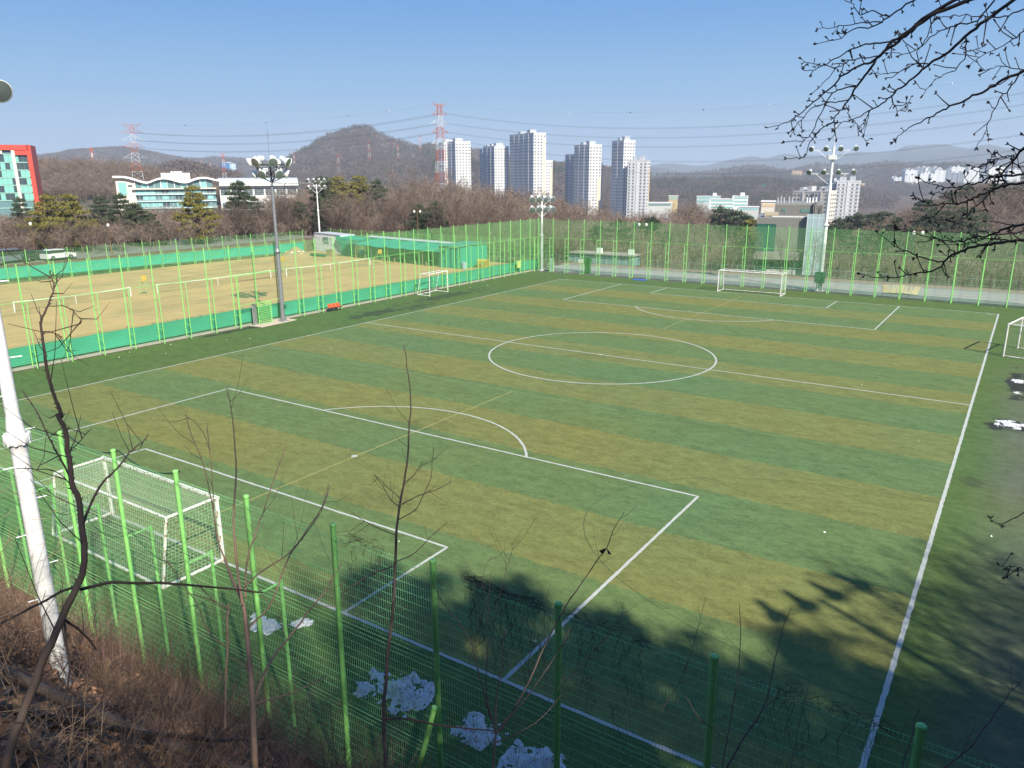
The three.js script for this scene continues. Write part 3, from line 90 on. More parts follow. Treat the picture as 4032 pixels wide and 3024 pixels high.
// geometry collector: boxes, tubes, quads; uv in metres
class GB {
  constructor() { this.p = []; this.n = []; this.t = []; this.i = []; this.c = null; }
  vert(p, n, u, v) { this.p.push(p.x, p.y, p.z); this.n.push(n.x, n.y, n.z); this.t.push(u, v); return this.p.length / 3 - 1; }
  quad(a, b, c, d) {
    const n = V().subVectors(b, a).cross(V().subVectors(d, a)).normalize(), w = a.distanceTo(b), h = a.distanceTo(d), o = hash(a.x * 9, a.z * 9 + a.y * 5, 2) * 3;
    const k = [this.vert(a, n, o, o), this.vert(b, n, o + w, o), this.vert(c, n, o + w, o + h), this.vert(d, n, o, o + h)];
    this.i.push(k[0], k[1], k[2], k[0], k[2], k[3]); return this;
  }
  tri(a, b, c) { const n = V().subVectors(b, a).cross(V().subVectors(c, a)).normalize(), k = [this.vert(a, n, 0, 0), this.vert(b, n, a.distanceTo(b), 0), this.vert(c, n, 0, a.distanceTo(c))]; this.i.push(...k); return this; }
  box(x, y, z, w, h, d, ry = 0, rx = 0, rz = 0) {            // centred
    const m = new THREE.Matrix4().makeRotationFromEuler(new THREE.Euler(rx, ry, rz, 'YXZ')).setPosition(x, y, z), q = (a, b, c) => V(a * w / 2, b * h / 2, c * d / 2).applyMatrix4(m);
    const f = [[[-1, -1, 1], [1, -1, 1], [1, 1, 1], [-1, 1, 1]], [[1, -1, -1], [-1, -1, -1], [-1, 1, -1], [1, 1, -1]], [[1, -1, 1], [1, -1, -1], [1, 1, -1], [1, 1, 1]], [[-1, -1, -1], [-1, -1, 1], [-1, 1, 1], [-1, 1, -1]], [[-1, 1, 1], [1, 1, 1], [1, 1, -1], [-1, 1, -1]], [[-1, -1, -1], [1, -1, -1], [1, -1, 1], [-1, -1, 1]]];
    for (const s of f) this.quad(...s.map((e) => q(...e))); return this;
  }
  tube(pts, rad, sides = 6, cap = true) {                     // pts: Vector3 list; rad: number or list or function
    const L = pts.length, R = (k) => typeof rad === 'number' ? rad : Array.isArray(rad) ? (rad.length === 2 ? lerp(rad[0], rad[1], k / (L - 1)) : rad[k]) : rad(k / (L - 1));
    let up = V(), prev = null, len = 0; const base = [];
    for (let k = 0; k < L; k++) {
      const t = V().subVectors(pts[Math.min(L - 1, k + 1)], pts[Math.max(0, k - 1)]).normalize();
      if (!prev) { up.set(0, 1, 0); if (Math.abs(t.y) > 0.9) up.set(1, 0, 0); } else up.copy(prev);
      const s = V().crossVectors(t, up).normalize(), n = V().crossVectors(s, t).normalize(); prev = n.clone();
      if (k) len += pts[k].distanceTo(pts[k - 1]);
      const r = R(k); base.push(this.p.length / 3);
      for (let j = 0; j <= sides; j++) { const a = j / sides * Math.PI * 2, d = V().addScaledVector(s, Math.cos(a)).addScaledVector(n, Math.sin(a)); this.vert(V().copy(pts[k]).addScaledVector(d, r), d, j / sides * Math.max(0.1, r * 6), len); }
    }
    for (let k = 0; k + 1 < L; k++) for (let j = 0; j < sides; j++) { const a = base[k] + j, b = base[k + 1] + j; this.i.push(a, b + 1, a + 1, a, b, b + 1); }
    if (cap) for (const [k, s] of [[0, -1], [L - 1, 1]]) {
      const t = V().subVectors(pts[Math.min(L - 1, k + 1)], pts[Math.max(0, k - 1)]).normalize().multiplyScalar(s), c = this.vert(pts[k], t, 0, 0), f = this.p.length / 3;
      for (let j = 0; j < sides; j++) { const o = (base[k] + j) * 3; this.vert(V(this.p[o], this.p[o + 1], this.p[o + 2]), t, 0.05, 0.05); }
      for (let j = 0; j < sides; j++) { const e = f + j, g = f + (j + 1) % sides; if (s < 0) this.i.push(c, e, g); else this.i.push(c, g, e); }
    }
    return this;
  }
  bar(a, b, r, sides = 6) { return this.tube([a, b], r, sides); }
  beam(a, b, w, h) { const d = V().subVectors(b, a), L = d.length(), m = V().addVectors(a, b).multiplyScalar(0.5); return this.box(m.x, m.y, m.z, w, h, L, Math.atan2(d.x, d.z), -Math.asin(d.y / L)); }
  lathe(prof, sides, at, dir) {                               // prof: [radius, along] list, axis dir through at
    const q = new THREE.Quaternion().setFromUnitVectors(V(0, 1, 0), V().copy(dir).normalize()), base = this.p.length / 3;
    for (let k = 0; k < prof.length; k++) {
      const a = prof[Math.max(0, k - 1)], b = prof[Math.min(prof.length - 1, k + 1)], nr = b[1] - a[1], ny = a[0] - b[0], L = Math.hypot(nr, ny) || 1;
      for (let j = 0; j <= sides; j++) { const w = j / sides * Math.PI * 2; this.vert(V(prof[k][0] * Math.cos(w), prof[k][1], prof[k][0] * Math.sin(w)).applyQuaternion(q).add(at), V(nr / L * Math.cos(w), ny / L, nr / L * Math.sin(w)).applyQuaternion(q), j / sides, prof[k][1]); }
    }
    for (let k = 0; k + 1 < prof.length; k++) for (let j = 0; j < sides; j++) { const a = base + k * (sides + 1) + j, b = a + sides + 1; this.i.push(a, b, a + 1, a + 1, b, b + 1); }
    return this;
  }
  geo() {
    const g = new THREE.BufferGeometry();
    g.setAttribute('position', new THREE.Float32BufferAttribute(this.p, 3)); g.setAttribute('normal', new THREE.Float32BufferAttribute(this.n, 3)); g.setAttribute('uv', new THREE.Float32BufferAttribute(this.t, 2));
    g.setIndex(this.i); return g;
  }
  build(name, m, parent) { return put(name, this.geo(), m, parent); }
}
function put(name, g, m, parent) { const o = new THREE.Mesh(g, m); o.name = name; o.castShadow = o.receiveShadow = true; if (parent) parent.add(o); return o; }
const used = {};
function numbered(n) { const k = used[n] = (used[n] ?? -1) + 1; return k ? n + '_' + String(k).padStart(3, '0') : n; }
function tag(o, label, category, group, kind) { o.userData.label = label; o.userData.category = category; if (group) o.userData.group = group; if (kind) o.userData.kind = kind; return o; }
function thing(name, label, category, group, x = 0, y = 0, z = 0, ry = 0) { const g = new THREE.Group(); g.name = numbered(name); g.position.set(x, y, z); g.rotation.y = ry; scene.add(g); return tag(g, label, category, group); }
function single(name, gb, m, label, category, group, kind) { const o = (gb.isBufferGeometry ? put(numbered(name), gb, m, scene) : gb.build(numbered(name), m, scene)); return tag(o, label, category, group, kind); }
function structure(name, g, m) { const o = put(numbered(name), g.isBufferGeometry ? g : g.geo(), m, scene); o.userData.kind = 'structure'; return o; }
function copyOf(o, label, group) { const c = o.clone(); c.name = numbered(o.name.replace(/_\d{3}$/, '')); c.userData = { ...o.userData, label }; if (group) c.userData.group = group; scene.add(c); return c; }
const vec = (a) => V(a[0], a[1], a[2]);

// ---------------------------------------------------------------- the setting: terrain, turf, courts, road, hills
function groundY(x, z) {
  let y = 0;
  if (x < -35.2) y = 0.26 * smooth(-35.2, -36.2, x);
  if (x < -87.5) y = lerp(y, 2.35, smooth(-87.5, -90, x));
  y -= 16 * smooth(-59, -120, z) * (x > -60 ? 1 : Math.max(smooth(-115, -60, x), smooth(-120, -200, z)));
  y -= 7 * smooth(-200, -330, x);
  const far = Math.hypot(x, z); y -= 14 * smooth(260, 900, far);
  const south = z > 44.7 ? Math.min(12.3, 0.35 + (z - 44.7) * 1.19) + Math.max(0, z - 54.7) * 0.05 : 0;
  const east = x > 35 ? Math.min(9, (x - 35) * 0.55) * smooth(-70, -40, z) : 0;
  const up = Math.max(south, east) * smooth(220, 120, far); if (up > 0) y = Math.max(y, up);
  return y;
}
{
  const xs = [], zs = [];
  const line = (a, stops) => { for (let k = 0; k + 1 < stops.length; k++) { const [p, st] = stops[k], q = stops[k + 1][0]; for (let v = p; v < q - 1e-6; v += st) a.push(v); } a.push(stops[stops.length - 1][0]); };
  line(xs, [[-14000, 3000], [-2000, 400], [-400, 40], [-160, 9], [-92, 1], [-84, 8], [-36.4, 0.6], [-34.6, 8], [10, 0.5], [34, 1.5], [60, 10], [200, 100], [1000, 1000], [14000, 1]]);
  line(zs, [[-14000, 3000], [-2000, 400], [-400, 40], [-130, 7], [-60, 6], [42, 1.3], [44.6, 0.35], [55.5, 2.5], [80, 15], [200, 200], [2000, 2000], [6000, 1]]);
  const gb = new GB(), nx = xs.length;
  for (const z of zs) for (const x of xs) {
    let y = groundY(x, z) - 0.06;
    if (z > 45 && z < 58 && x > 5 && x < 45) y += (fbm(x * 0.9, z * 0.9, 5, 3) - 0.5) * 0.5;
    gb.vert(V(x, y, z), V(0, 1, 0), x / 4, z / 4);
  }
  for (let j = 0; j + 1 < zs.length; j++) for (let i = 0; i + 1 < nx; i++) { const a = j * nx + i; gb.i.push(a, a + nx, a + nx + 1, a, a + nx + 1, a + 1); }
  const g = gb.geo(); g.computeVertexNormals();
  const soil = texture(512, 512, (i, j) => {
    const n = fbm(i / 64, j / 64, 61, 5, 8), m = fbm(i / 8, j / 8, 66, 3, 64), k = hash(i >> 1, j >> 1, 12), lf = k > 0.80 ? 1 : 0;
    const a = 0.45 + 0.75 * n + 0.45 * (m - 0.5);
    return [lerp(0.085 * a, 0.20 * (0.6 + m), lf * 0.7), lerp(0.058 * a, 0.125 * (0.6 + m), lf * 0.7), lerp(0.040 * a, 0.065 * (0.6 + m), lf * 0.7)];
  });
  structure('ground', g, M([1, 1, 1], 1, { map: soil, bump: 0.05 }));
}
// artificial turf: one sheet of dyed stripes inside a plain green border, with the worn and dirty patches the place has
const TX0 = -34.55, TX1 = 34.2, TZ0 = -44.75, TZ1 = 44.35;
{
  const W = 2048, H = 2048;
  const green = [0.110, 0.170, 0.064], olive = [0.158, 0.180, 0.060], border = [0.084, 0.136, 0.042], grey = [0.118, 0.130, 0.095], soot = [0.032, 0.034, 0.034];
  const turf = texture(W, H, (i, j) => {
    const x = lerp(TX0, TX1, (i + 0.5) / W), z = lerp(TZ0, TZ1, (j + 0.5) / H);
    const wob = (fbm(x * 2.2, z * 2.2, 71, 2) - 0.5) * 0.22;
    let c;
    if (Math.abs(x) < 26.36 && Math.abs(z) < 39.05) { const k = Math.floor((z + wob + 33.1) / 5.04); c = z < -33.1 - wob ? green : (((k % 2) + 2) % 2 === 0 ? olive : green); }
    else c = border;
    let r = c[0], g = c[1], b = c[2];
    // the strip right of the touchline is trodden grey
    const gr = smooth(26.6, 29.5, x) * smooth(-19, -6, z) * clamp(0.35 + fbm(x * 0.35, z * 0.35, 73, 3) * 0.9) * 0.85; r = lerp(r, grey[0], gr); g = lerp(g, grey[1], gr); b = lerp(b, grey[2], gr);
    // dark crumb drifts, with ragged outlines
    let so = 0;
    const drift = (cx, cz, rx, rz, s, amt, dx = 1, dz = 0) => { const px = x - cx, pz = z - cz, u = (px * dx + pz * dz) / rx, v = (-px * dz + pz * dx) / rz; if (u * u + v * v > 3.2) return; const q = Math.hypot(u, v) + (fbm(x * 1.3, z * 1.3, s, 4) - 0.5) * 1.5; so = Math.max(so, amt * smooth(1.0, 0.55, q)); };
    drift(-30.4, -17.5, 1.5, 8.5, 81, 0.55); drift(-29.3, -4.5, 1.6, 4.5, 82, 0.6); drift(-28.4, -10, 1.2, 3.5, 83, 0.45); drift(-33.9, 10, 0.5, 4.5, 84, 0.85); drift(-33.5, 6.7, 0.9, 1.6, 85, 0.8);
    drift(28.6, -7.6, 0.95, 4.4, 86, 0.9); drift(28.5, 3.4, 1.2, 1.5, 87, 0.9); drift(27.4, 14.4, 0.7, 0.8, 88, 0.4);
    drift(4.5, 31.5, 2.2, 1.2, 89, 0.12); drift(0, 22, 3, 1.2, 90, 0.10); drift(0, 1, 2.4, 1.1, 91, 0.12);
    r = lerp(r, soot[0], so); g = lerp(g, soot[1], so); b = lerp(b, soot[2], so);
    // fibre mottling, pile lie and coarse fade
    const f = 0.76 + 0.40 * fbm(x * 1.6, z * 3.4, 77, 3) + 0.34 * (fbm(x * 7, z * 11, 79, 2) - 0.5) + 0.20 * (hash(i, j, 3) - 0.5), q = fbm(x * 0.12, z * 0.12, 80, 3) - 0.5;
    return [r * f * (1 + q * 0.28), g * f, b * f * (1 - q * 0.2)];
  });
  turf.wrapS = turf.wrapT = THREE.ClampToEdgeWrapping;
  const g = new THREE.PlaneGeometry(TX1 - TX0, TZ1 - TZ0, 60, 80); g.rotateX(-Math.PI / 2); g.translate((TX0 + TX1) / 2, 0, (TZ0 + TZ1) / 2);
  const uv = g.attributes.uv, pos = g.attributes.position; for (let k = 0; k < uv.count; k++) uv.setXY(k, (pos.getX(k) - TX0) / (TX1 - TX0), (pos.getZ(k) - TZ0) / (TZ1 - TZ0));
  const m = M([1, 1, 1], 0.95, { map: turf, matte: 0.2 }); m.bumpMap = again(grain, 90, 110); m.bumpScale = 0.018;
  const pitch = structure('turf_pitch', g, m);
  // painted lines, each a strip 4 mm above the pile, with frayed edges
  const paint = texture(256, 256, (i, j) => { const n = fbm(i / 12, j / 12, 95, 4, 16), k = hash(i, j, 8), a = 0.70 + 0.35 * n - 0.28 * smooth(0.6, 0.9, k * 0.5 + n * 0.7); return [a * 0.95, a, a * 0.93]; });
  const white = M([0.52, 0.53, 0.51], 0.9, { map: paint }), yellow = M([0.33, 0.31, 0.10], 0.95, { map: paint }), seam = M([0.062, 0.105, 0.036], 1, { map: paint }), pale = M([0.20, 0.27, 0.13], 1, { map: paint });
  const strip = (name, pts, w, mat, y = 0.006, lab) => {
    const gb = new GB(), fine = [];
    for (let k = 0; k + 1 < pts.length; k++) { const [a, b] = [pts[k], pts[k + 1]], L = Math.hypot(b[0] - a[0], b[1] - a[1]), n = Math.max(1, Math.ceil(L / 0.22)); for (let i = 0; i < n; i++) fine.push([lerp(a[0], b[0], i / n), lerp(a[1], b[1], i / n)]); }
    fine.push(pts[pts.length - 1]);
    fine.forEach((p, k) => {
      const a = fine[Math.max(0, k - 1)], b = fine[Math.min(fine.length - 1, k + 1)], dx = b[0] - a[0], dz = b[1] - a[1], L = Math.hypot(dx, dz), nx = -dz / L, nz = dx / L;
      for (const s of [-1, 1]) { const e = w / 2 * s * (1 + (hash(k, s + 5, 6) - 0.5) * 0.4); gb.vert(V(p[0] + nx * e, y, p[1] + nz * e), V(0, 1, 0), s * w / 2 + p[0], k * 0.22); }
      if (k) { const o = k * 2; gb.i.push(o - 2, o - 1, o + 1, o - 2, o + 1, o); }
    });
    const o = gb.build(name, mat, pitch); if (lab) o.userData.label = lab;
  };
  const HW = 26.3, HL = 39, arc = (cx, cz, r, a0, a1, n = 48) => Array.from({ length: n + 1 }, (_, k) => { const a = lerp(a0, a1, k / n); return [cx + r * Math.cos(a), cz + r * Math.sin(a)]; });
  strip('touchline', [[HW, -HL], [HW, HL]], 0.15, white); strip('touchline', [[-HW, -HL], [-HW, HL]], 0.12, white);
  strip('goal_line', [[-HW, -HL], [HW, -HL]], 0.12, white, 0.0065); strip('goal_line', [[-HW, HL], [HW, HL]], 0.13, white, 0.0065);
  strip('halfway_line', [[-HW, 0], [HW, 0]], 0.12, white, 0.0065); strip('centre_circle', arc(0, 0, 9.15, 0, Math.PI * 2, 120), 0.14, white, 0.007);
  for (const s of [1, -1]) {
    strip('penalty_area_line', [[-16.93, s * HL], [-16.93, s * 23.18], [16.93, s * 23.18], [16.93, s * HL]], 0.13, white, 0.007);
    strip('goal_area_line', [[-10.4, s * HL], [-10.4, s * 33.38], [10.4, s * 33.38], [10.4, s * HL]], 0.12, white, 0.007);
    const a = Math.acos((28 - 23.18) / 9.0); strip('penalty_arc', arc(0, s * 28, 9.0, -s * (Math.PI / 2 - a), -s * (Math.PI / 2 + a)), 0.13, white, 0.0075);
    for (const e of [1, -1]) strip('corner_arc', arc(e * HW, s * HL, 1, s > 0 ? (e > 0 ? Math.PI : 1.5 * Math.PI) : (e > 0 ? Math.PI / 2 : 0), s > 0 ? (e > 0 ? 1.5 * Math.PI : 2 * Math.PI) : (e > 0 ? Math.PI : Math.PI / 2), 10), 0.09, white, 0.007);
    strip('small_pitch_line', [[0, s * 13.1], [0, s * 36.5]], 0.09, yellow, 0.0035, 'thin yellow line down the middle of the half');
    strip('small_pitch_line', [[-HW, s * 12.9], [HW * (s > 0 ? 0.3 : 1), s * 13.1]], 0.07, pale, 0.0035, 'faint pale line across the half');
    if (s > 0) strip('turf_seam', [[HW * 0.3, 13.1], [HW, 12.9]], 0.07, seam, 0.0035);
    strip('turf_seam', Array.from({ length: 41 }, (_, k) => [26.3 - 13 * Math.sin(Math.PI * k / 40), s * (26.1 - 8.1 * Math.cos(Math.PI * k / 40))]), 0.035, seam, 0.0035);
    strip('turf_seam', Array.from({ length: 31 }, (_, k) => [-26.3 + 11.5 * Math.sin(Math.PI * k / 30), s * (21 - 8 * Math.cos(Math.PI * k / 30))]), 0.035, seam, 0.0035);
  }
  const spot = new GB(); spot.lathe([[0.0, 0.009], [0.16, 0.009], [0.17, 0.006]], 14, V(-0.06, 0, 28), V(0, 1, 0)); spot.build('penalty_spot', white, pitch);
  const spot2 = new GB(); spot2.lathe([[0.0, 0.009], [0.14, 0.009], [0.15, 0.006]], 14, V(0, 0.002, 0), V(0, 1, 0)); spot2.build('centre_spot', white, pitch);
}
// tennis courts: bare sandy clay
{
  const clay = texture(1024, 1024, (i, j) => { const n = fbm(i / 128, j / 24, 101, 4, 8), m = fbm(i / 20, j / 20, 102, 3), w = smooth(0.55, 0.7, fbm(i / 60, j / 90, 107, 4)) * 0.16 + smooth(0.62, 0.68, fbm(i / 14, j / 200, 109, 3)) * 0.10, k = 0.82 + 0.32 * n + 0.22 * (m - 0.5) + 0.09 * (hash(i, j, 5) - 0.5) - w; return [0.44 * k, 0.268 * k, 0.118 * k * (1.05 - 0.1 * n)]; });
  const g = new THREE.PlaneGeometry(50.6, 92, 20, 20); g.rotateX(-Math.PI / 2); g.translate(-61.0, 0.285, -4);
  structure('clay_court', g, M([1, 1, 1], 1, { map: clay, bump: 0.01 }));
  const mark = new GB(); for (const z of [-42.8, -33.9, -21.2, -15.2, -2.4, 1.2, 12]) mark.box(-61, 0.29, z, 23.8, 0.006, 0.07); for (const x of [-49.1, -54.6, -67.4, -72.9]) mark.box(x, 0.292, -14.5, 0.07, 0.006, 56);
  const c = structure('court_lines', mark, M([0.42, 0.42, 0.20], 1)); c.userData.kind = 'structure';
}
// road behind the far fence, its kerbs, paints, the pavement beyond
{
  const asphalt = texture(512, 512, (i, j) => { const k = 0.80 + 0.32 * fbm(i / 64, j / 64, 111, 4, 8) + 0.22 * (hash(i, j, 3) - 0.5); return [0.285 * k, 0.28 * k, 0.26 * k]; });
  const sheet = (name, pts, y, m) => { const gb = new GB(), [a, b, c, d] = pts.map(([x, z]) => V(x, y, z)), k = [a, b, c, d].map((p) => gb.vert(p, V(0, 1, 0), p.x / 3, p.z / 3)); gb.i.push(k[0], k[1], k[2], k[0], k[2], k[3]); return structure(name, gb, m); };
  sheet('road', [[-60, -46.6], [70, -46.2], [70, -58], [-60, -55]], 0.0, M([1, 1, 1], 0.95, { map: asphalt, bump: 0.01 }));
  const gutter = sheet('gutter', [[-60, -54.0], [70, -56.9], [70, -57.6], [-60, -54.6]], 0.006, M([0.20, 0.22, 0.22], 0.9));
  sheet('verge', [[-34.6, -44.75], [34, -44.75], [34, -46.3], [-34.6, -46.5]], -0.004, M([0.11, 0.11, 0.095], 1));
  const kerb = new GB(); kerb.beam(V(-60, 0.06, -54.9), V(70, 0.06, -57.9), 0.25, 0.14); structure('kerb', kerb, M([0.33, 0.27, 0.23], 0.9, { bump: 0.004 }));
  sheet('pavement', [[-60, -55.0], [70, -58.0], [70, -60.4], [-60, -57.4]], 0.1, M([0.24, 0.17, 0.135], 0.95, { bump: 0.006 }));
  const yl = M([0.55, 0.47, 0.20], 0.9), wl = M([0.55, 0.55, 0.5], 0.9);
  const at = (x, off) => V(x, 0.006, lerp(-46.2, -53.5, off) - (x + 60) / 130 * lerp(0, 2.9, off));
  for (const [off, m, n, w] of [[0.02, yl, 'edge_line', 0.12], [0.32, wl, 'lane_line', 0.10], [0.62, wl, 'lane_line', 0.10]]) { const gb = new GB(); for (let x = -58; x < 68; x += off === 0.02 ? 6 : 5) { const a = at(x, off), b = at(x + (off === 0.02 ? 5.9 : 4.9), off); gb.beam(a, b, w, 0.004); } structure(n, gb, m); }
  const hump = structure('speed_hump', (() => { const gb = new GB(); const n = 10; for (let k = 0; k < n; k++) { const a = k / n, b = (k + 1) / n, h = (t) => 0.10 * Math.sin(Math.PI * t) + 0.008, x0 = 13.7 + a * 4.0, x1 = 13.7 + b * 4.0; gb.quad(V(x0, h(a), -48.3), V(x1, h(b), -48.4), V(x1 - 0.5, h(b), -57.0), V(x0 - 1.4, h(a), -56.9)); } return gb; })(), M([0.30, 0.29, 0.26], 0.9));
  for (let k = 0; k < 5; k++) { const gb = new GB(); for (let s = 0; s < 10; s++) { const z0 = -48.6 - s * 0.84, a = 0.04 + k * 0.19, b = a + 0.17, h = (t) => 0.10 * Math.sin(Math.PI * t) + 0.014, X = (t, z) => lerp(13.7, 17.7, t) - (-48.3 - z) / 8.6 * lerp(1.4, 0.5, t); gb.quad(V(X(a, z0), h(a), z0), V(X(b, z0), h(b), z0), V(X(b, z0 - 0.62), h(b), z0 - 0.62), V(X(a, z0 - 0.62), h(a), z0 - 0.62)); } gb.build('hump_stripe', M([0.62, 0.50, 0.24], 0.9), hump); }
  const pad = new GB(); pad.box(-34.1, 0.02, 5.1, 1.7, 0.06, 4.6, 0.06); structure('concrete_pad', pad, M([0.52, 0.44, 0.35], 0.95, { bump: 0.006 }));
  const foot = new GB(); for (let k = 0; k < 28; k++) foot.box(-35.2, 0.06, 28.9 - k * 2.67 - 1.3, 0.5, 0.18, 2.64); for (let k = 0; k < 6; k++) foot.box(-35.2, 0.06, 31.6 + k * 2.67 - 1.3, 0.5, 0.18, 2.64); structure('fence_footing', foot, M([0.34, 0.34, 0.28], 0.95, { bump: 0.01 }));
  const path = new GB(); path.box(-104, 2.33, -10, 24, 0.1, 90); structure('car_park', path, M([0.17, 0.165, 0.155], 0.95, { bump: 0.01 }));
}
// hills: each a ridge with a front and a back slope
const woodTex = texture(1024, 1024, (i, j) => {
  const n = fbm(i / 128, j / 128, 121, 5, 8), m = fbm(i / 10, j / 10, 127, 3), pine = smooth(0.56, 0.66, fbm(i / 90, j / 90, 133, 4)) * 0.75, k = 0.55 + 0.55 * n + 0.7 * (m - 0.5) + 0.25 * (hash(i, j, 9) - 0.5);
  return [lerp(0.145, 0.05, pine) * k, lerp(0.115, 0.065, pine) * k, lerp(0.095, 0.036, pine) * k];
});
const woodGround = M([1, 1, 1], 1, { map: woodTex, bump: 2.5 });
function ridge(name, crest, o) {
  const pts = []; const C = crest.map(vec);
  for (let k = 0; k + 1 < C.length; k++) { const n = Math.max(2, Math.round(C[k].distanceTo(C[k + 1]) / o.step)); for (let i = 0; i < n; i++) pts.push(V().lerpVectors(C[k], C[k + 1], i / n)); } pts.push(C[C.length - 1]);
  const NV = 22, gb = new GB(), side = [];
  for (const p of pts) side.push(V(-p.x, 0, -p.z).normalize());      // slopes fall towards the pitch
  const place = (k, t) => {                                   // t in -1 (back foot) .. 0 crest .. 1 front foot
    const p = pts[k], e = side[k], reach = t > 0 ? o.front : o.back, q = V(p.x + e.x * t * reach, 0, p.z + e.z * t * reach), a = Math.abs(t);
    const f = 1 - Math.pow(a, o.pow || 1.25), spur = fbm(q.x / o.spur, q.z / o.spur, 7, 4) - 0.5;
    q.y = lerp(o.y0, p.y, clamp(f)) + (a > 0.02 ? spur * o.rough * Math.sin(Math.PI * Math.min(1, a * 1.4)) : 0) + (o.jag || 0) * (fbm(p.x / o.step / 2, p.z / o.step / 2, 3, 3) - 0.5);
    if (t > 0) { const lim = p.y - (p.y - o.y0) * a * 0.18; q.y = Math.min(q.y, lim); }
    return q;
  };
  for (let k = 0; k < pts.length; k++) for (let j = 0; j <= NV; j++) { const t = j < 6 ? lerp(-1, 0, j / 6) : (j - 6) / (NV - 6), q = place(k, t); gb.vert(q, V(0, 1, 0), q.x / o.tex, (q.z + q.y * 0.7) / o.tex); }
  for (let k = 0; k + 1 < pts.length; k++) for (let j = 0; j < NV; j++) { const a = k * (NV + 1) + j, b = a + NV + 1; gb.i.push(a, a + 1, b + 1, a, b + 1, b); }
  const g = gb.geo(); g.computeVertexNormals(); const mesh = structure(name, g, o.mat || woodGround);
  return { mesh, at: (u, t) => { const f = clamp(u) * (pts.length - 1.001), k = Math.floor(f); return place(k, t).lerp(place(k + 1, t), f - k); }, n: pts.length };
}
const farHill = M([0.085, 0.085, 0.075], 1);
ridge('mountain', CREST.far, { step: 60, front: 2500, back: 2500, y0: -60, spur: 900, rough: 160, tex: 900, mat: farHill, jag: 25 });
ridge('mountain', CREST.blue, { step: 50, front: 1300, back: 1500, y0: -50, spur: 500, rough: 70, tex: 600, mat: farHill, jag: 12 });
const HILL = {
  mid: ridge('hill', CREST.mid, { step: 22, front: 900, back: 900, y0: -42, spur: 230, rough: 80, tex: 260, pow: 0.62 }),
  valley: ridge('hill', CREST.valley, { step: 16, front: 480, back: 420, y0: -36, spur: 120, rough: 26, tex: 200, pow: 0.9 }),
  peak: ridge('hill', CREST.peak, { step: 12, front: 900, back: 900, y0: -34, spur: 170, rough: 70, tex: 210, pow: 0.8 }),
  left: ridge('hill', CREST.left, { step: 26, front: 1000, back: 900, y0: -34, spur: 300, rough: 70, tex: 300 }),
  leftnear: ridge('hill', CREST.leftnear, { step: 14, front: 380, back: 300, y0: -24, spur: 90, rough: 20, tex: 150 }),
  lwood: ridge('wooded_slope', CREST.lwood, { step: 9, front: 80, back: 120, y0: 0.5, spur: 40, rough: 3, tex: 60 }),
  cwood: ridge('wooded_slope', CREST.cwood, { step: 6, front: 70, back: 90, y0: -8, spur: 30, rough: 2.5, tex: 60 }),
  rknoll: ridge('wooded_slope', CREST.rknoll, { step: 6, front: 100, back: 90, y0: -17, spur: 30, rough: 2.5, tex: 60 }),
  rhill: ridge('wooded_slope', CREST.rhill, { step: 6, front: 150, back: 120, y0: -16, spur: 40, rough: 3, tex: 60 }),
};

// ---------------------------------------------------------------- trees
const bark = { dark: M([0.060, 0.046, 0.038], 0.95, { map: barkTex, bump: 0.006 }), brown: M([0.115, 0.084, 0.064], 0.95, { map: barkTex }), grey: M([0.15, 0.118, 0.095], 0.95, { map: barkTex }), tan: M([0.20, 0.135, 0.085], 0.9, { map: barkTex, bump: 0.002 }), black: M([0.034, 0.027, 0.024], 0.9, { map: barkTex, bump: 0.003 }) };
const twigMat = { far: M([0.148, 0.121, 0.106], 1, { map: null, matte: 0.2 }), red: M([0.165, 0.118, 0.094], 1, { map: barkTex }), grey: M([0.225, 0.180, 0.146], 1, { map: barkTex }), dark: M([0.115, 0.088, 0.070], 1, { map: barkTex }) };
const fit = (gs) => { let top = 0; for (const g of gs) { g.computeBoundingBox(); top = Math.max(top, g.boundingBox.max.y); } for (const g of gs) g.scale(10 / top, 10 / top, 10 / top); return gs; };
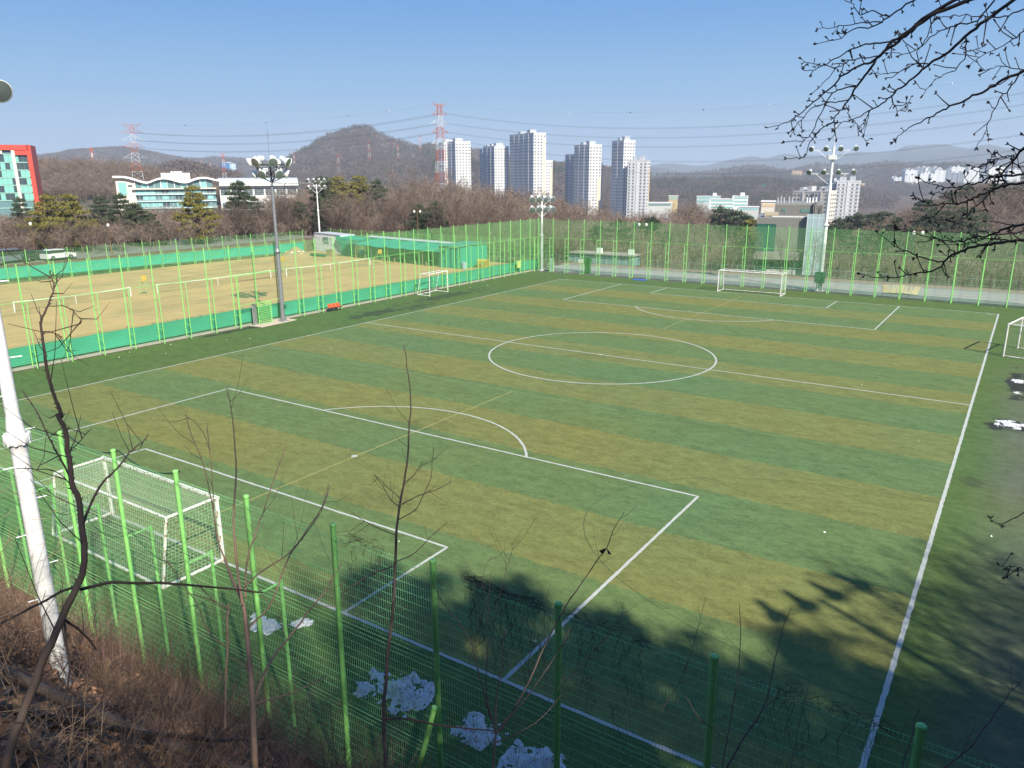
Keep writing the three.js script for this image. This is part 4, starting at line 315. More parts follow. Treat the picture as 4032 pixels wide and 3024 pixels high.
function bareGeo(seed, o = {}) {                                     // a leafless tree 10 m tall
  const R = rng(seed), A = new GB(), B = new GB(), kids = o.kids || [8, 6, 5, 3], maxL = kids.length;
  const grow = (p, d, len, r, lv) => {
    const n = lv === 0 ? 6 : lv === 1 ? 4 : 2, pts = [p.clone()], q = p.clone(), dir = d.clone();
    for (let k = 0; k < n; k++) { dir.x += (R() - 0.5) * (lv ? 0.38 : 0.16); dir.z += (R() - 0.5) * (lv ? 0.38 : 0.16); dir.y += lv ? (o.droop || 0.09) + (R() - 0.5) * 0.25 : 0.05; dir.normalize(); q.addScaledVector(dir, len / n); pts.push(q.clone()); }
    if (lv < maxL) (lv < 2 ? A : B).tube(pts, [r, r * (lv === 0 ? 0.28 : 0.35)], lv === 0 ? 7 : lv === 1 ? 4 : 3, false);
    else { const s = V(R() - 0.5, R() - 0.5, R() - 0.5).cross(dir).normalize().multiplyScalar(o.twig || 0.022); B.tri(V().addVectors(p, s), V().subVectors(p, s), q); return; }
    for (let k = 0; k < kids[lv]; k++) {
      const t = lv === 0 ? lerp(o.low || 0.25, 1, (k + R() * 0.8) / kids[lv]) : lerp(0.2, 1, (k + R()) / kids[lv]), f = t * n, i = Math.min(n - 1, Math.floor(f)), at = V().lerpVectors(pts[i], pts[i + 1], f - i), ax = V().subVectors(pts[i + 1], pts[i]).normalize();
      const az = R() * 6.283, sp = lv === 0 ? lerp(0.9, 0.35, t) * (o.spread || 1) : 0.55 + R() * 0.45, side = V(Math.cos(az), 0, Math.sin(az)).addScaledVector(ax, -V(Math.cos(az), 0, Math.sin(az)).dot(ax)).normalize();
      const nd = ax.clone().multiplyScalar(Math.cos(sp)).addScaledVector(side, Math.sin(sp)).normalize();
      grow(at, nd, len * (lv === 0 ? lerp(0.62, 0.38, t) : lerp(0.62, 0.40, t)) * (0.8 + R() * 0.4), r * (lv === 0 ? lerp(0.5, 0.28, t) : 0.5), lv + 1);
    }
  };
  grow(V(0, -0.3, 0), V((R() - 0.5) * 0.15, 1, (R() - 0.5) * 0.15).normalize(), o.trunk || 8.6, o.r || 0.15, 0);
  return fit([A.geo(), B.geo()]);
}
function pineGeo(seed, o = {}) {                                     // an evergreen 10 m tall: trunk, limbs and needle sprays in tiers
  const R = rng(seed), A = new GB(), B = new GB();
  const top = V((R() - 0.5) * 0.8, 9.7, (R() - 0.5) * 0.8), bend = (t) => V(Math.sin(t * 3 + seed) * 0.25 + top.x * t, 9.7 * t - 0.2, Math.cos(t * 2.4 + seed) * 0.22 + top.z * t);
  A.tube(Array.from({ length: 8 }, (_, k) => bend(k / 7)), (t) => lerp(0.17, 0.03, t), 6, false);
  const spray = (c, n, rx, ry) => { for (let k = 0; k < n; k++) { const a = R() * 6.283, q = Math.sqrt(R()), p = V(c.x + Math.cos(a) * q * rx, c.y + (R() - 0.35) * ry, c.z + Math.sin(a) * q * rx), d = V(R() - 0.5, R() * 0.9 + 0.1, R() - 0.5).normalize(), s = V(R() - 0.5, R() - 0.5, R() - 0.5).cross(d).normalize().multiplyScalar(0.06 + R() * 0.05), L = 0.32 + R() * 0.28; B.tri(V().addVectors(p, s), V().subVectors(p, s), V().copy(p).addScaledVector(d, L)); } };
  const tiers = o.tiers || 9, base = o.base ?? 0.32;
  for (let k = 0; k < tiers; k++) {
    const t = lerp(base, 0.97, k / (tiers - 1)), c = bend(t), w = (o.prof ? o.prof(t) : Math.sin(Math.PI * clamp(0.22 + 0.78 * (1 - (t - base) / (1 - base)), 0, 1) * 0.55) * 2.6) * (0.75 + R() * 0.5), nb = Math.max(3, Math.round(6 - 3 * t));
    for (let b = 0; b < nb; b++) {
      const a = (b + R() * 0.7) / nb * 6.283 + k * 1.9, L = w * (0.7 + R() * 0.45), e = V(c.x + Math.cos(a) * L, c.y + L * (0.05 + R() * 0.22), c.z + Math.sin(a) * L);
      A.tube([c, V().lerpVectors(c, e, 0.5).add(V(0, -0.08 * L, 0)), e], [0.05 * (1.1 - t), 0.012], 3, false);
      const nc = Math.max(2, Math.round(L * 1.9)); for (let q = 0; q < nc; q++) { const f = lerp(0.3, 1.02, (q + 0.5) / nc); spray(V().lerpVectors(c, e, f).add(V((R() - 0.5) * 0.5, 0.05, (R() - 0.5) * 0.5)), o.n || 46, 0.46 + 0.2 * R(), 0.42); }
    }
  }
  spray(bend(1), 40, 0.35, 0.8);
  return fit([A.geo(), B.geo()]);
}
const pineMat = [M([0.155, 0.140, 0.026], 0.9, { map: null }), M([0.045, 0.064, 0.030], 0.9, { map: null })];
for (const m of pineMat) m.name = 'needles';
const BARE = [0, 1, 2, 3, 4].map((k) => bareGeo(300 + k * 7, { spread: [1, 1.15, 0.8, 1.05, 0.7][k], low: [0.22, 0.3, 0.2, 0.16, 0.3][k], droop: [0.09, 0.05, 0.14, 0.08, 0.16][k] }));
const DENSE = [0, 1, 2].map((k) => bareGeo(900 + k * 13, { kids: [10, 8, 6, 4], spread: 1.05, low: 0.2, twig: 0.02 }));
const PINE = [pineGeo(41, { prof: (t) => t < 0.36 ? 3.0 : t < 0.5 ? 2.9 : lerp(2.9, 0.6, (t - 0.5) / 0.5), base: 0.16, tiers: 10 }), pineGeo(47, { base: 0.14, tiers: 11 }), pineGeo(53, { base: 0.2, tiers: 9, prof: (t) => 2.4 * Math.pow(1 - t, 0.5) + 0.3 })];
function bareTree(x, y, z, h, k, label, group, wide = 1, mats = [bark.brown, twigMat.red], set = BARE) {
  const t = thing('bare_tree', label, 'tree', group, x, y, z, (k * 2.4) % 6.28), g = set[k % set.length];
  put('trunk', g[0], mats[0], t); put('crown', g[1], mats[1], t); t.scale.set(h / 10 * wide, h / 10, h / 10 * wide); return t;
}
TREES.bareleft.forEach(([x, z, g, h], k) => bareTree(x, groundY(x, z) - 0.1, z, h + g - groundY(x, z), k, 'bare brown tree in the belt between the parked cars and the wavy-roofed building', 'bare trees beyond the tennis courts', 1.25, [[bark.brown, twigMat.red], [bark.grey, twigMat.grey], [bark.brown, twigMat.dark]][k % 3]));
TREES.barecentre.forEach(([x, z, g, h], k) => bareTree(x, Math.min(g, groundY(x, z)) - 0.1, z, h + g - Math.min(g, groundY(x, z)), k + 3, 'leafless tree in the brown wood behind the end of the tennis courts', 'bare trees of the wood behind the courts', 1.2, [[bark.brown, twigMat.red], [bark.grey, twigMat.grey], [bark.grey, twigMat.red]][k % 3]));
TREES.bareroad.forEach(([x, z, g, h], k) => { const y = groundY(x, z); bareTree(x, y - 0.1, z, h + g - y, k + 1, 'leafless roadside tree seen through the far pitch fence', 'bare trees along the road behind the far goal', 1.1, [[bark.grey, twigMat.grey], [bark.brown, twigMat.grey]][k % 2]); });
const tallLabels = ['tall slender bare tree left of the red-and-white pylon, leftmost of the tall ones', 'tall slender bare tree just left of the red-and-white pylon', 'tall bare tree in front of the foot of the red-and-white pylon', 'tall bare tree just right of the red-and-white pylon', 'tall bare tree below the gap between the two left apartment towers', 'wide pale bare tree below the slim right end tower', 'wide pale bare tree below the stepped fourth tower'];
TREES.tall.forEach(([x, z, g, h], k) => { const y = groundY(x, z); bareTree(x, y - 0.1, z, h + g - y, [2, 4, 2, 4, 0, 1, 3][k], tallLabels[k], undefined, k < 5 ? 0.75 : 1.3, [bark.grey, twigMat.grey]); });
const pineLabels = ['tall yellow-green pine standing alone in front of the wavy-roofed building', 'wide yellow-green pine on the far left, left one of the pair', 'wide yellow-green pine on the far left, right one of the pair', 'dark pine at the left edge below the red-framed building', 'dark green pine just right of the yellow-green pair', 'large dark conifer between the yellow-green pair and the wavy-roofed building', 'dark conifer whose top stands before the wavy roof\'s left end', 'low spreading dark conifer left of the lone yellow-green pine', 'dark pointed pine in front of the long barrel-roofed hall', 'dark pine beside the grey floodlight mast'];
PINES.forEach(([x, z, g, h, k, w], i) => {
  const y = Math.min(g, Math.max(groundY(x, z), g - 6)), far = i >= 21, lab = pineLabels[i] || (i < 18 ? 'dark evergreen among the bare trees of the wood behind the courts' : i < 25 ? 'evergreen at the edge of the wooded knoll left of the grey building' : 'evergreen on the brown wooded hill at the right'), grp = pineLabels[i] ? undefined : i < 18 ? 'evergreens in the wood' : i < 25 ? 'evergreens on the knoll' : 'evergreens on the right hill';
  const t = thing('pine_tree', lab, 'tree', grp, x, y - 0.2, z, i * 1.7), G = PINE[k === 0 ? 0 : 1 + i % 2];
  put('trunk', G[0], bark.dark, t); put('crown', G[1], pineMat[k], t); t.scale.set((h + g - y) / 10 * w, (h + g - y) / 10, (h + g - y) / 10 * w);
});
// woods on the slopes: too many and too far to count
{
  const lo = [0, 1, 2].map((k) => { const [a, b] = bareGeo(500 + k * 11, { kids: [7, 6, 5], twig: 0.05, r: 0.12, low: 0.2 }); return mergeGeometries([a, b]); });
  const hi = [0, 1].map((k) => { const [a, b] = bareGeo(560 + k * 11, { kids: [6, 7], twig: 0.22, r: 0.13, low: 0.12, trunk: 7.5 }); return mergeGeometries([a, b]); });
  const ev = mergeGeometries(pineGeo(61, { n: 9, tiers: 7, base: 0.12 }));
  const R = rng(99), m4 = new THREE.Matrix4(), q = new THREE.Quaternion(), col = new THREE.Color();
  const wood = (hill, n, geos, mat, size, lab, t0 = -0.25, t1 = 1, name = 'bare_wood', tone = 0.25, keep = null) => {
    const wide = geos === hi ? 1.7 : 1.15;
    const each = Math.ceil(n / geos.length);
    geos.forEach((g, gi) => {
      const im = new THREE.InstancedMesh(g, mat, each); im.name = numbered(name); im.castShadow = im.receiveShadow = true;
      for (let k = 0; k < each; k++) {
        let p, tries = 0; do { p = hill.at(R(), lerp(t0, t1, Math.pow(R(), 0.8))); } while (keep && !keep(p) && ++tries < 20);
        const s = size * (0.7 + R() * 0.6) / 10; q.setFromAxisAngle(V(0, 1, 0), R() * 6.28); m4.compose(V(p.x + (R() - 0.5) * 8, p.y - 0.3, p.z + (R() - 0.5) * 8), q, V(s * wide * (1 + R() * 0.4), s, s * wide * (1 + R() * 0.4))); im.setMatrixAt(k, m4);
        const t = 1 + (R() - 0.5) * tone * 2; im.setColorAt(k, col.setRGB(t * (1 + R() * 0.08), t, t * 0.98));
      }
      tag(im, lab, 'wood', undefined, 'stuff'); scene.add(im);
    });
  };
  const clump = (s, a) => (p) => fbm(p.x / s, p.z / s, 133, 3) > a;
  const area = (x0, x1, z0, z1) => ({ at: (u, t) => { const x = lerp(x0, x1, R()), z = lerp(z0, z1, R()); return V(x, groundY(x, z), z); } });
  wood(area(-165, -96, -70, 22), 1500, lo, twigMat.grey, 4.6, 'thicket of leafless undergrowth between the parked cars and the wavy-roofed building', 0, 1, 'undergrowth', 0.4);
  wood(area(-110, -38, -100, -57), 1100, lo, twigMat.red, 4.6, 'thicket of leafless undergrowth in the wood behind the courts', 0, 1, 'undergrowth', 0.4);
  wood(area(-50, 48, -112, -61.5), 1300, lo, twigMat.grey, 4.2, 'thicket of pale leafless undergrowth on the bank beyond the road', 0, 1, 'undergrowth', 0.45, (p) => !(p.x > -11 && p.x < 5 && p.z > -92 && p.z < -58) && !(p.x < -20 && p.x > -35 && p.z > -63));
  wood(HILL.lwood, 1800, lo, twigMat.grey, 7.5, 'brown leafless wood on the rise behind the wavy-roofed building', -0.2, 0.9);
  wood(HILL.cwood, 1500, lo, twigMat.grey, 7, 'brown leafless wood on the rise in front of the white apartment towers', -0.2, 0.9);
  wood(HILL.rknoll, 1000, lo, twigMat.grey, 6, 'brown leafless wood on the knoll left of the grey building', -0.2, 0.9);
  wood(HILL.rhill, 2300, lo, twigMat.grey, 6.5, 'brown leafless wood covering the hill at the right edge', -0.2, 0.95);
  wood(HILL.leftnear, 1800, hi, twigMat.far, 6, 'leafless wood on the low hill left of the blue tower', -0.1, 0.8);
  wood(HILL.peak, 24000, hi, twigMat.far, 6.5, 'leafless wood covering the pointed hill', -0.06, 0.85);
  wood(HILL.left, 16000, hi, twigMat.far, 6.5, 'leafless wood on the long hill at the far left', -0.05, 0.7);
  wood(HILL.valley, 11000, hi, twigMat.far, 6.5, 'leafless wood on the low rolling ground behind the valley blocks', -0.3, 0.95);
  wood(HILL.valley, 700, [ev], pineMat[1], 9, 'dark evergreens on the low rolling ground behind the valley blocks', -0.1, 0.95, 'evergreen_wood', 0.2, clump(90, 0.55));
  wood(HILL.mid, 26000, hi, twigMat.far, 6.5, 'leafless wood on the broad hills behind the right-hand towns', -0.05, 0.95);
  wood(HILL.mid, 1500, [ev], pineMat[1], 10, 'dark evergreen patches on the broad hills at the right', -0.05, 0.95, 'evergreen_wood', 0.2, clump(150, 0.56));
  wood(HILL.peak, 500, [ev], pineMat[1], 12, 'dark evergreen patches on the pointed hill', -0.05, 0.8, 'evergreen_wood', 0.2, clump(110, 0.58));
  wood(HILL.rhill, 130, [ev], pineMat[1], 9, 'evergreens scattered through the wood on the right-hand hill', 0, 0.9, 'evergreen_wood', 0.2, clump(40, 0.55));
}

// ---------------------------------------------------------------- fences
const paintGreen = M([0.25, 0.62, 0.17], 0.5), paintGreenDark = M([0.10, 0.30, 0.10], 0.55), wireMat = M([0.24, 0.58, 0.20], 0.5, { map: null }), wireNear = M([0.30, 0.72, 0.30], 0.45, { map: null }), screenMat = M([0.02, 0.335, 0.23], 0.85, { bump: 0.01 }), ropeMat = M([0.012, 0.05, 0.032], 0.9, { map: null });
screenMat.name = 'windscreen cloth';
function panelGeo(w, h, step, r, rows, fold) {                        // welded wire panel in the x-y plane, standing on y = 0
  const gb = new GB(), n = Math.round(w / step), prof = fold ? [[0, 0], [0.03, 0], [0.085, fold], [0.14, 0], [h - 0.14, 0], [h - 0.085, fold], [h - 0.03, 0], [h, 0]] : [[0, 0], [h, 0]];
  for (let k = 0; k <= n; k++) gb.tube(prof.map(([y, z]) => V(k * w / n - w / 2, y, z)), r, 3, false);
  const ys = []; if (fold) ys.push(0.03, 0.085, 0.14, h - 0.14, h - 0.085, h - 0.03); for (let k = 0; k <= rows; k++) ys.push(lerp(fold ? 0.14 : 0.02, fold ? h - 0.14 : h - 0.02, k / rows));
  for (const y of ys) gb.tube([V(-w / 2, y, (fold && (Math.abs(y - 0.085) < 1e-6 || Math.abs(y - h + 0.085) < 1e-6) ? fold : 0) + r * 2), V(w / 2, y, (fold && (Math.abs(y - 0.085) < 1e-6 || Math.abs(y - h + 0.085) < 1e-6) ? fold : 0) + r * 2)], r * 1.05, 3, false);
  return gb.geo();
}
function postGeo(h, r, capped = true) { const gb = new GB(); gb.tube([V(0, -0.1, 0), V(0, h, 0)], r, 10); if (capped) { gb.lathe([[0, h + 0.035], [r * 0.8, h + 0.03], [r * 1.16, h + 0.012], [r * 1.16, h - 0.04], [r, h - 0.04]], 12, V(0, 0, 0), V(0, 1, 0)); } return gb.geo(); }
function braceGeo(h, off, r, plain) { const gb = new GB(); gb.tube([V(0, -0.1, off), V(0, h, off)], r, 8); for (const t of plain ? [0.985] : [0.03, 0.25, 0.5, 0.75, 0.985]) gb.bar(V(0, h * t, 0), V(0, h * t, off), r * 0.62, 6); return gb.geo(); }
// one straight fence run; local x runs along it, local +z is the side with the braces
function fence(o) {
  const f = thing('mesh_fence', o.label, 'fence', undefined, o.x, o.y || 0, o.z, o.ry);
  const s = o.s, P = postGeo(o.h, o.r || 0.05), B = o.brace ? braceGeo(o.brace, o.off, (o.r || 0.05) * 0.8, o.plain) : null, skip = o.skip || [];
  for (let k = 0; k <= o.n; k++) { const p = put('post', P, o.postMat || paintGreen, f); p.position.x = k * s; p.rotation.set((hash(k, 1, 31) - 0.5) * 0.012, 0, (hash(k, 2, 31) - 0.5) * 0.012); if (B && !(o.noBrace || []).includes(k)) { const b = put('brace_frame', B, o.postMat || paintGreen, f); b.position.x = k * s; } }
  for (let k = 0; k < o.n; k++) for (const [y, g, nm] of o.panels) {
    if (skip.includes(k) && y < 2) continue;
    const p = put(nm || 'mesh_panel', g, o.wire || wireMat, f); p.position.set((k + 0.5) * s, y, 0);
  }
  if (o.rails) for (const y of o.rails) for (let k = 0; k < o.n; k++) { const g = new GB(); g.bar(V(k * s, y, 0), V((k + 1) * s, y, 0), 0.022, 6); g.build('rail', o.postMat || paintGreen, f); }
  if (o.screen) {
    for (let k = 0; k < o.n; k++) {
      if (skip.includes(k)) continue;
      const gb = new GB(), [y0, y1] = o.screen, N = 6, Q = 4; for (let j = 0; j <= Q; j++) for (let i = 0; i <= N; i++) gb.vert(V((k + i / N) * s, lerp(y0, y1, j / Q) - (j === Q ? 0.05 * Math.sin(Math.PI * i / N) * hash(k, 3, 1) : 0) + (j === 0 ? 0.08 * (hash(k, 1, 5) - 0.5) : 0), o.screenZ - 0.02 * hash(k * 7 + i, j, 11) - 0.09 * Math.sin(Math.PI * i / N) * Math.sin(Math.PI * j / Q) * (0.4 + hash(k, 7, 2))), V(0, 0, 1), (k + i / N) * s, j * 0.4);
      for (let j = 0; j < Q; j++) for (let i = 0; i < N; i++) { const a = j * (N + 1) + i; gb.i.push(a, a + 1, a + N + 2, a, a + N + 2, a + N + 1); }
      const g = gb.geo(); g.computeVertexNormals(); put('windscreen', g, screenMat, f);
    }
  }
  return f;
}
const S = 2.665, farPanel = panelGeo(S - 0.08, 2.44, 0.052, 0.0050, 12, 0), farTop = panelGeo(S - 0.08, 2.62, 0.052, 0.0056, 14, 0);
const P3 = [[0.14, farPanel], [2.62, farPanel], [5.14, farTop, 'mesh_panel']];
// left of the pitch (runs along z, braces on the pitch side)
const leftFence = fence({ label: 'tall green wire mesh fence between the pitch and the clay tennis courts', x: -35.0, z: 38.2, ry: Math.PI / 2, n: 32, s: S, h: 7.9, brace: 5.1, off: 0.72, panels: P3, rails: [5.09], screen: [0.32, 1.72], screenZ: -0.12, noBrace: [12, 13] });
const farFence = fence({ label: 'tall green wire mesh fence behind the far goal, along the road', x: -34.45, z: -45.85, ry: -0.022, n: 26, s: S, h: 7.9, brace: 5.1, off: 0.95, panels: P3, rails: [5.09] });
// near fence, in front of the slope
const nearPanel = panelGeo(2.72, 2.12, 0.062, 0.0034, 9, 0.06);
const nearFence = fence({ label: 'green wire mesh fence with capped posts at the foot of the brushy slope', x: 44.57 - 2.83 * 28, y: 0.2, z: 44.5, ry: 0, n: 28, s: 2.83, h: 6.8, r: 0.062, brace: 4.25, off: -0.75, plain: true, noBrace: [18, 19, 20, 21, 22, 23, 24, 25, 26, 27, 28], panels: [[0.15, nearPanel], [2.33, nearPanel], [4.5, nearPanel]], wire: wireNear });
// tennis court fences
const tPanel = panelGeo(2.68, 2.0, 0.06, 0.004, 8, 0), tPanelTop = panelGeo(2.68, 1.9, 0.06, 0.004, 8, 0);
const courtFence = fence({ label: 'lower green mesh fence on the far side of the tennis courts, before the parked cars', x: -88.4, y: 0.28, z: 17.0, ry: Math.PI / 2 - 0.066, n: 22, s: 2.76, h: 4.25, r: 0.045, brace: 2.6, off: 0.5, panels: [[0.15, tPanel], [2.2, tPanelTop]], screen: [0.55, 2.05], screenZ: 0.06 });
const endFence = fence({ label: 'green mesh fence across the end of the tennis courts, behind the tarpaulin shelter', x: -87.0, y: 0.28, z: -53.0, ry: -0.03, n: 18, s: 2.88, h: 3.95, r: 0.045, brace: 0, panels: [[0.15, tPanel], [2.0, tPanelTop]], rails: [2.05] });
// gate in the left fence
{
  const g = thing('slatted_gate', 'low green slatted metal gate beside the grey floodlight mast', 'gate', undefined, -34.35, 0, 6.6, Math.PI / 2);
  const fr = new GB(); for (const [a, b] of [[[0, 0.08], [0, 2.15]], [[1.55, 0.08], [1.55, 2.15]], [[0, 2.15], [1.55, 2.15]], [[0, 0.1], [1.55, 0.1]]]) fr.bar(V(a[0], a[1], 0), V(b[0], b[1], 0), 0.035, 8); fr.build('gate_frame', paintGreen, g);
  for (let k = 0; k < 11; k++) { const s = new GB(); s.box(0.775, 0.28 + k * 0.17, 0, 1.5, 0.06, 0.03); s.build('slat', paintGreen, g); }
  const lk = new GB(); lk.box(0.06, 1.1, 0.05, 0.1, 0.16, 0.06).bar(V(0.06, 1.1, 0.05), V(0.06, 1.1, 0.14), 0.012); lk.build('latch', M([0.3, 0.3, 0.3], 0.4, { metal: 0.8 }), g);
  const d = thing('gate_leaf', 'grey sheet-metal door leaf standing open beside the slatted gate', 'door', undefined, -34.6, 0, 6.9, 0.5); const s = new GB(); s.box(0, 1.1, 0, 0.06, 2.1, 0.9); s.build('panel', M([0.34, 0.36, 0.36], 0.5, { map: rustTex, metal: 0.2 }), d); const e = new GB(); e.box(0, 2.18, 0, 0.09, 0.06, 0.96).box(0, 0.04, 0, 0.09, 0.06, 0.96); e.build('edge_frame', paintGreenDark, d);
  const r = thing('gate_rail', 'green pipe rail framing the gap above the slatted gate', 'rail', undefined, -34.3, 0, 8.75, Math.PI / 2); const p = new GB(); p.bar(V(0, 2.2, 0), V(4.9, 2.3, 0), 0.03).bar(V(0, 5.1, 0), V(4.9, 5.1, 0), 0.035); p.build('pipe', paintGreen, r); const q = new GB(); q.bar(V(2.1, 2.2, 0), V(2.1, 7.7, 0), 0.03).bar(V(0, 0, 0), V(0, 5.1, 0), 0.035).bar(V(4.9, 2.2, 0), V(4.9, 5.1, 0), 0.03); q.build('upright', paintGreen, r);
}

// ---------------------------------------------------------------- floodlight masts
const galv = M([0.30, 0.31, 0.33], 0.45, { metal: 0.5 }), whitePaint = M([0.78, 0.79, 0.78], 0.5), lampShell = M([0.72, 0.73, 0.72], 0.45), lampGlass = M([0.16, 0.20, 0.19], 0.08, { map: null }), darkSteel = M([0.035, 0.04, 0.045], 0.5, { metal: 0.3 }), greenBox = M([0.045, 0.16, 0.10], 0.5);
lampGlass.metalness = 0.35;
const shellGeo = (() => { const g = new GB(); g.lathe([[0.0, -0.62], [0.10, -0.62], [0.12, -0.42], [0.14, -0.36], [0.22, -0.22], [0.31, -0.05], [0.34, 0.02], [0.345, 0.05], [0.32, 0.05]], 18, V(0, 0, 0), V(0, 0, 1)); g.box(0, 0.1, -0.52, 0.26, 0.2, 0.26); return g.geo(); })();
const lensGeo = (() => { const g = new GB(); g.lathe([[0.0, 0.075], [0.18, 0.065], [0.325, 0.035]], 18, V(0, 0, 0), V(0, 0, 1)); return g.geo(); })();
function lamp(parent, x, y, z, yaw, tilt, s = 1) { const l = put('floodlight', shellGeo, lampShell, parent); l.position.set(x, y, z); l.rotation.order = 'YXZ'; l.rotation.set(tilt, yaw, 0); l.scale.setScalar(s); put('lens', lensGeo, lampGlass, l); return l; }
function mast(o) {
  const t = thing('floodlight_mast', o.label, 'floodlight', undefined, o.x, o.y, o.z, o.yaw || 0), m = o.mat || whitePaint, h = o.h;
  const p = new GB(); p.tube([V(0, 0, 0), V(0, h * 0.5, 0)], [o.r, o.r * 0.82], 14); p.tube([V(0, h * 0.5, 0), V(0, h, 0)], [o.r * 0.72, o.r * 0.5], 14); p.build('pole', m, t);
  const fl = new GB(); fl.lathe([[o.r * 0.8, h * 0.5 - 0.2], [o.r * 0.95, h * 0.5 - 0.06], [o.r * 1.32, h * 0.5 - 0.04], [o.r * 1.32, h * 0.5 + 0.05], [o.r * 0.95, h * 0.5 + 0.07], [o.r * 0.72, h * 0.5 + 0.3]], 16, V(0, 0, 0), V(0, 1, 0)); for (let k = 0; k < 10; k++) { const a = k * 0.628; fl.box(Math.cos(a) * o.r * 1.18, h * 0.5 + 0.01, Math.sin(a) * o.r * 1.18, 0.03, 0.13, 0.03); } fl.build('flange', m, t);
  const b = new GB(); b.box(0, 0.03, 0, o.r * 3.4, 0.06, o.r * 3.4); for (let k = 0; k < 4; k++) { const a = k * Math.PI / 2 + 0.78; b.box(Math.cos(a) * o.r * 1.25, 0.2, Math.sin(a) * o.r * 1.25, o.r * 0.7, 0.36, 0.02, -a); } b.build('base_plate', m, t);
  const st = new GB(); for (let y = 1.8; y < h - 0.6; y += 0.45) { const s = (Math.round(y / 0.45) % 2) * 2 - 1; st.bar(V(s * o.r * 0.6, y, 0), V(s * (o.r + 0.09), y, 0), 0.009, 5); } st.build('climbing_pegs', m, t);
  return t;
}
function crossArms(t, h, m, tiers, lamps, tilt, s, width) {
  tiers.forEach((y) => {
    const a = new GB(); a.box(0, y, 0, width, 0.09, 0.09); a.bar(V(-width * 0.36, y, 0), V(0, y - width * 0.28, 0), 0.035).bar(V(width * 0.36, y, 0), V(0, y - width * 0.28, 0), 0.035); a.build('crossarm', m, t);
    for (let k = 0; k < lamps; k++) { const x = lerp(-width / 2, width / 2, k / (lamps - 1)); lamp(t, x, y + 0.16, 0.25, (x / width) * 0.5, tilt, s); }
  });
}
{ // grey mast by the gate: two rings of lamps on a basket frame, side boom, lightning rod
  const t = mast({ label: 'grey steel floodlight mast on the left touchline with two rings of white lamps', x: -33.98, y: 0.03, z: 3.98, h: 13.9, r: 0.24, mat: galv });
  const fr = new GB(); for (const [y, r] of [[14.15, 1.25], [15.25, 1.6]]) { const n = 14; for (let k = 0; k < n; k++) { const a = k / n * 6.283, b = (k + 1) / n * 6.283; fr.bar(V(Math.cos(a) * r, y, Math.sin(a) * r), V(Math.cos(b) * r, y, Math.sin(b) * r), 0.04, 5); } }
  for (let k = 0; k < 5; k++) { const a = k / 5 * 6.283 + 0.3; fr.bar(V(Math.cos(a) * 1.25, 14.15, Math.sin(a) * 1.25), V(Math.cos(a) * 1.6, 15.25, Math.sin(a) * 1.6), 0.055, 5); fr.bar(V(0, 13.6, 0), V(Math.cos(a) * 1.25, 14.15, Math.sin(a) * 1.25), 0.05, 5); fr.bar(V(0, 14.2, 0), V(Math.cos(a) * 1.6, 15.25, Math.sin(a) * 1.6), 0.03, 5); } fr.bar(V(0, 13.8, 0), V(0, 15.4, 0), 0.08, 8); fr.build('lamp_frame', darkSteel, t);
  const rod = new GB(); rod.bar(V(0, 15.3, 0), V(0, 18.5, 0), 0.022, 5).bar(V(0, 17.7, 0), V(0.28, 18.0, 0), 0.012, 4).bar(V(0, 17.7, 0), V(-0.28, 18.0, 0), 0.012, 4); rod.build('lightning_rod', galv, t);
  const boom = new GB(); boom.bar(V(0, 13.55, 0), V(3.3, 13.5, -2.2), 0.055).bar(V(0, 11.9, 0), V(1.1, 13.5, -0.75), 0.045); boom.build('side_boom', galv, t);
  for (let k = 0; k < 7; k++) { const a = k / 7 * 6.283 + 0.55; lamp(t, Math.cos(a) * 1.9, 15.45, Math.sin(a) * 1.9, Math.PI / 2 - a, 0.45, 1.32); }
  for (let k = 0; k < 6; k++) { const a = k / 6 * 6.283 + 0.2; lamp(t, Math.cos(a) * 1.55, 14.35, Math.sin(a) * 1.55, Math.PI / 2 - a, 0.45, 1.25); }
  const bx = new GB(); bx.box(0.34, 1.5, -0.1, 0.18, 0.4, 0.25); bx.build('junction_box', greenBox, t);
}
{ const t = mast({ label: 'white floodlight mast in the far left corner of the pitch', x: -34.1, y: 0, z: -46.3, h: 10.6, r: 0.23, yaw: 0.95 }); crossArms(t, 10, whitePaint, [9.0, 10.45], 4, 0.4, 1.45, 3.3); }
{
  const t = mast({ label: 'tall white floodlight mast behind the right side of the far goal', x: 6.85, y: 0, z: -46.15, h: 16.2, r: 0.27, yaw: 0.1 }); crossArms(t, 16, whitePaint, [14.2, 16.9], 4, 0.4, 0.9, 5.0);
  const tp = new GB(); tp.tube([V(0, 16, 0), V(0, 17.4, 0)], 0.14, 8).box(0, 16.1, 0.2, 0.9, 0.5, 0.35).bar(V(0, 17.4, 0), V(0, 20.2, 0), 0.02, 4); tp.build('mast_head', whitePaint, t);
  const c = thing('control_cabinet', 'dark green control cabinet strapped to the white mast behind the far goal', 'cabinet', undefined, 6.85, 1.1, -45.75); const b = new GB(); b.box(0, 0.65, 0, 1.15, 1.35, 0.38); b.build('case', greenBox, c); const d = new GB(); d.box(0, 0.65, 0.2, 0.98, 1.2, 0.03).box(0.4, 0.65, 0.225, 0.05, 0.2, 0.03); d.build('door', greenBox, c); const l = new GB(); l.box(-0.3, -0.5, 0, 0.08, 1.1, 0.08).box(0.3, -0.5, 0, 0.08, 1.1, 0.08); l.build('leg', darkSteel, c);
}
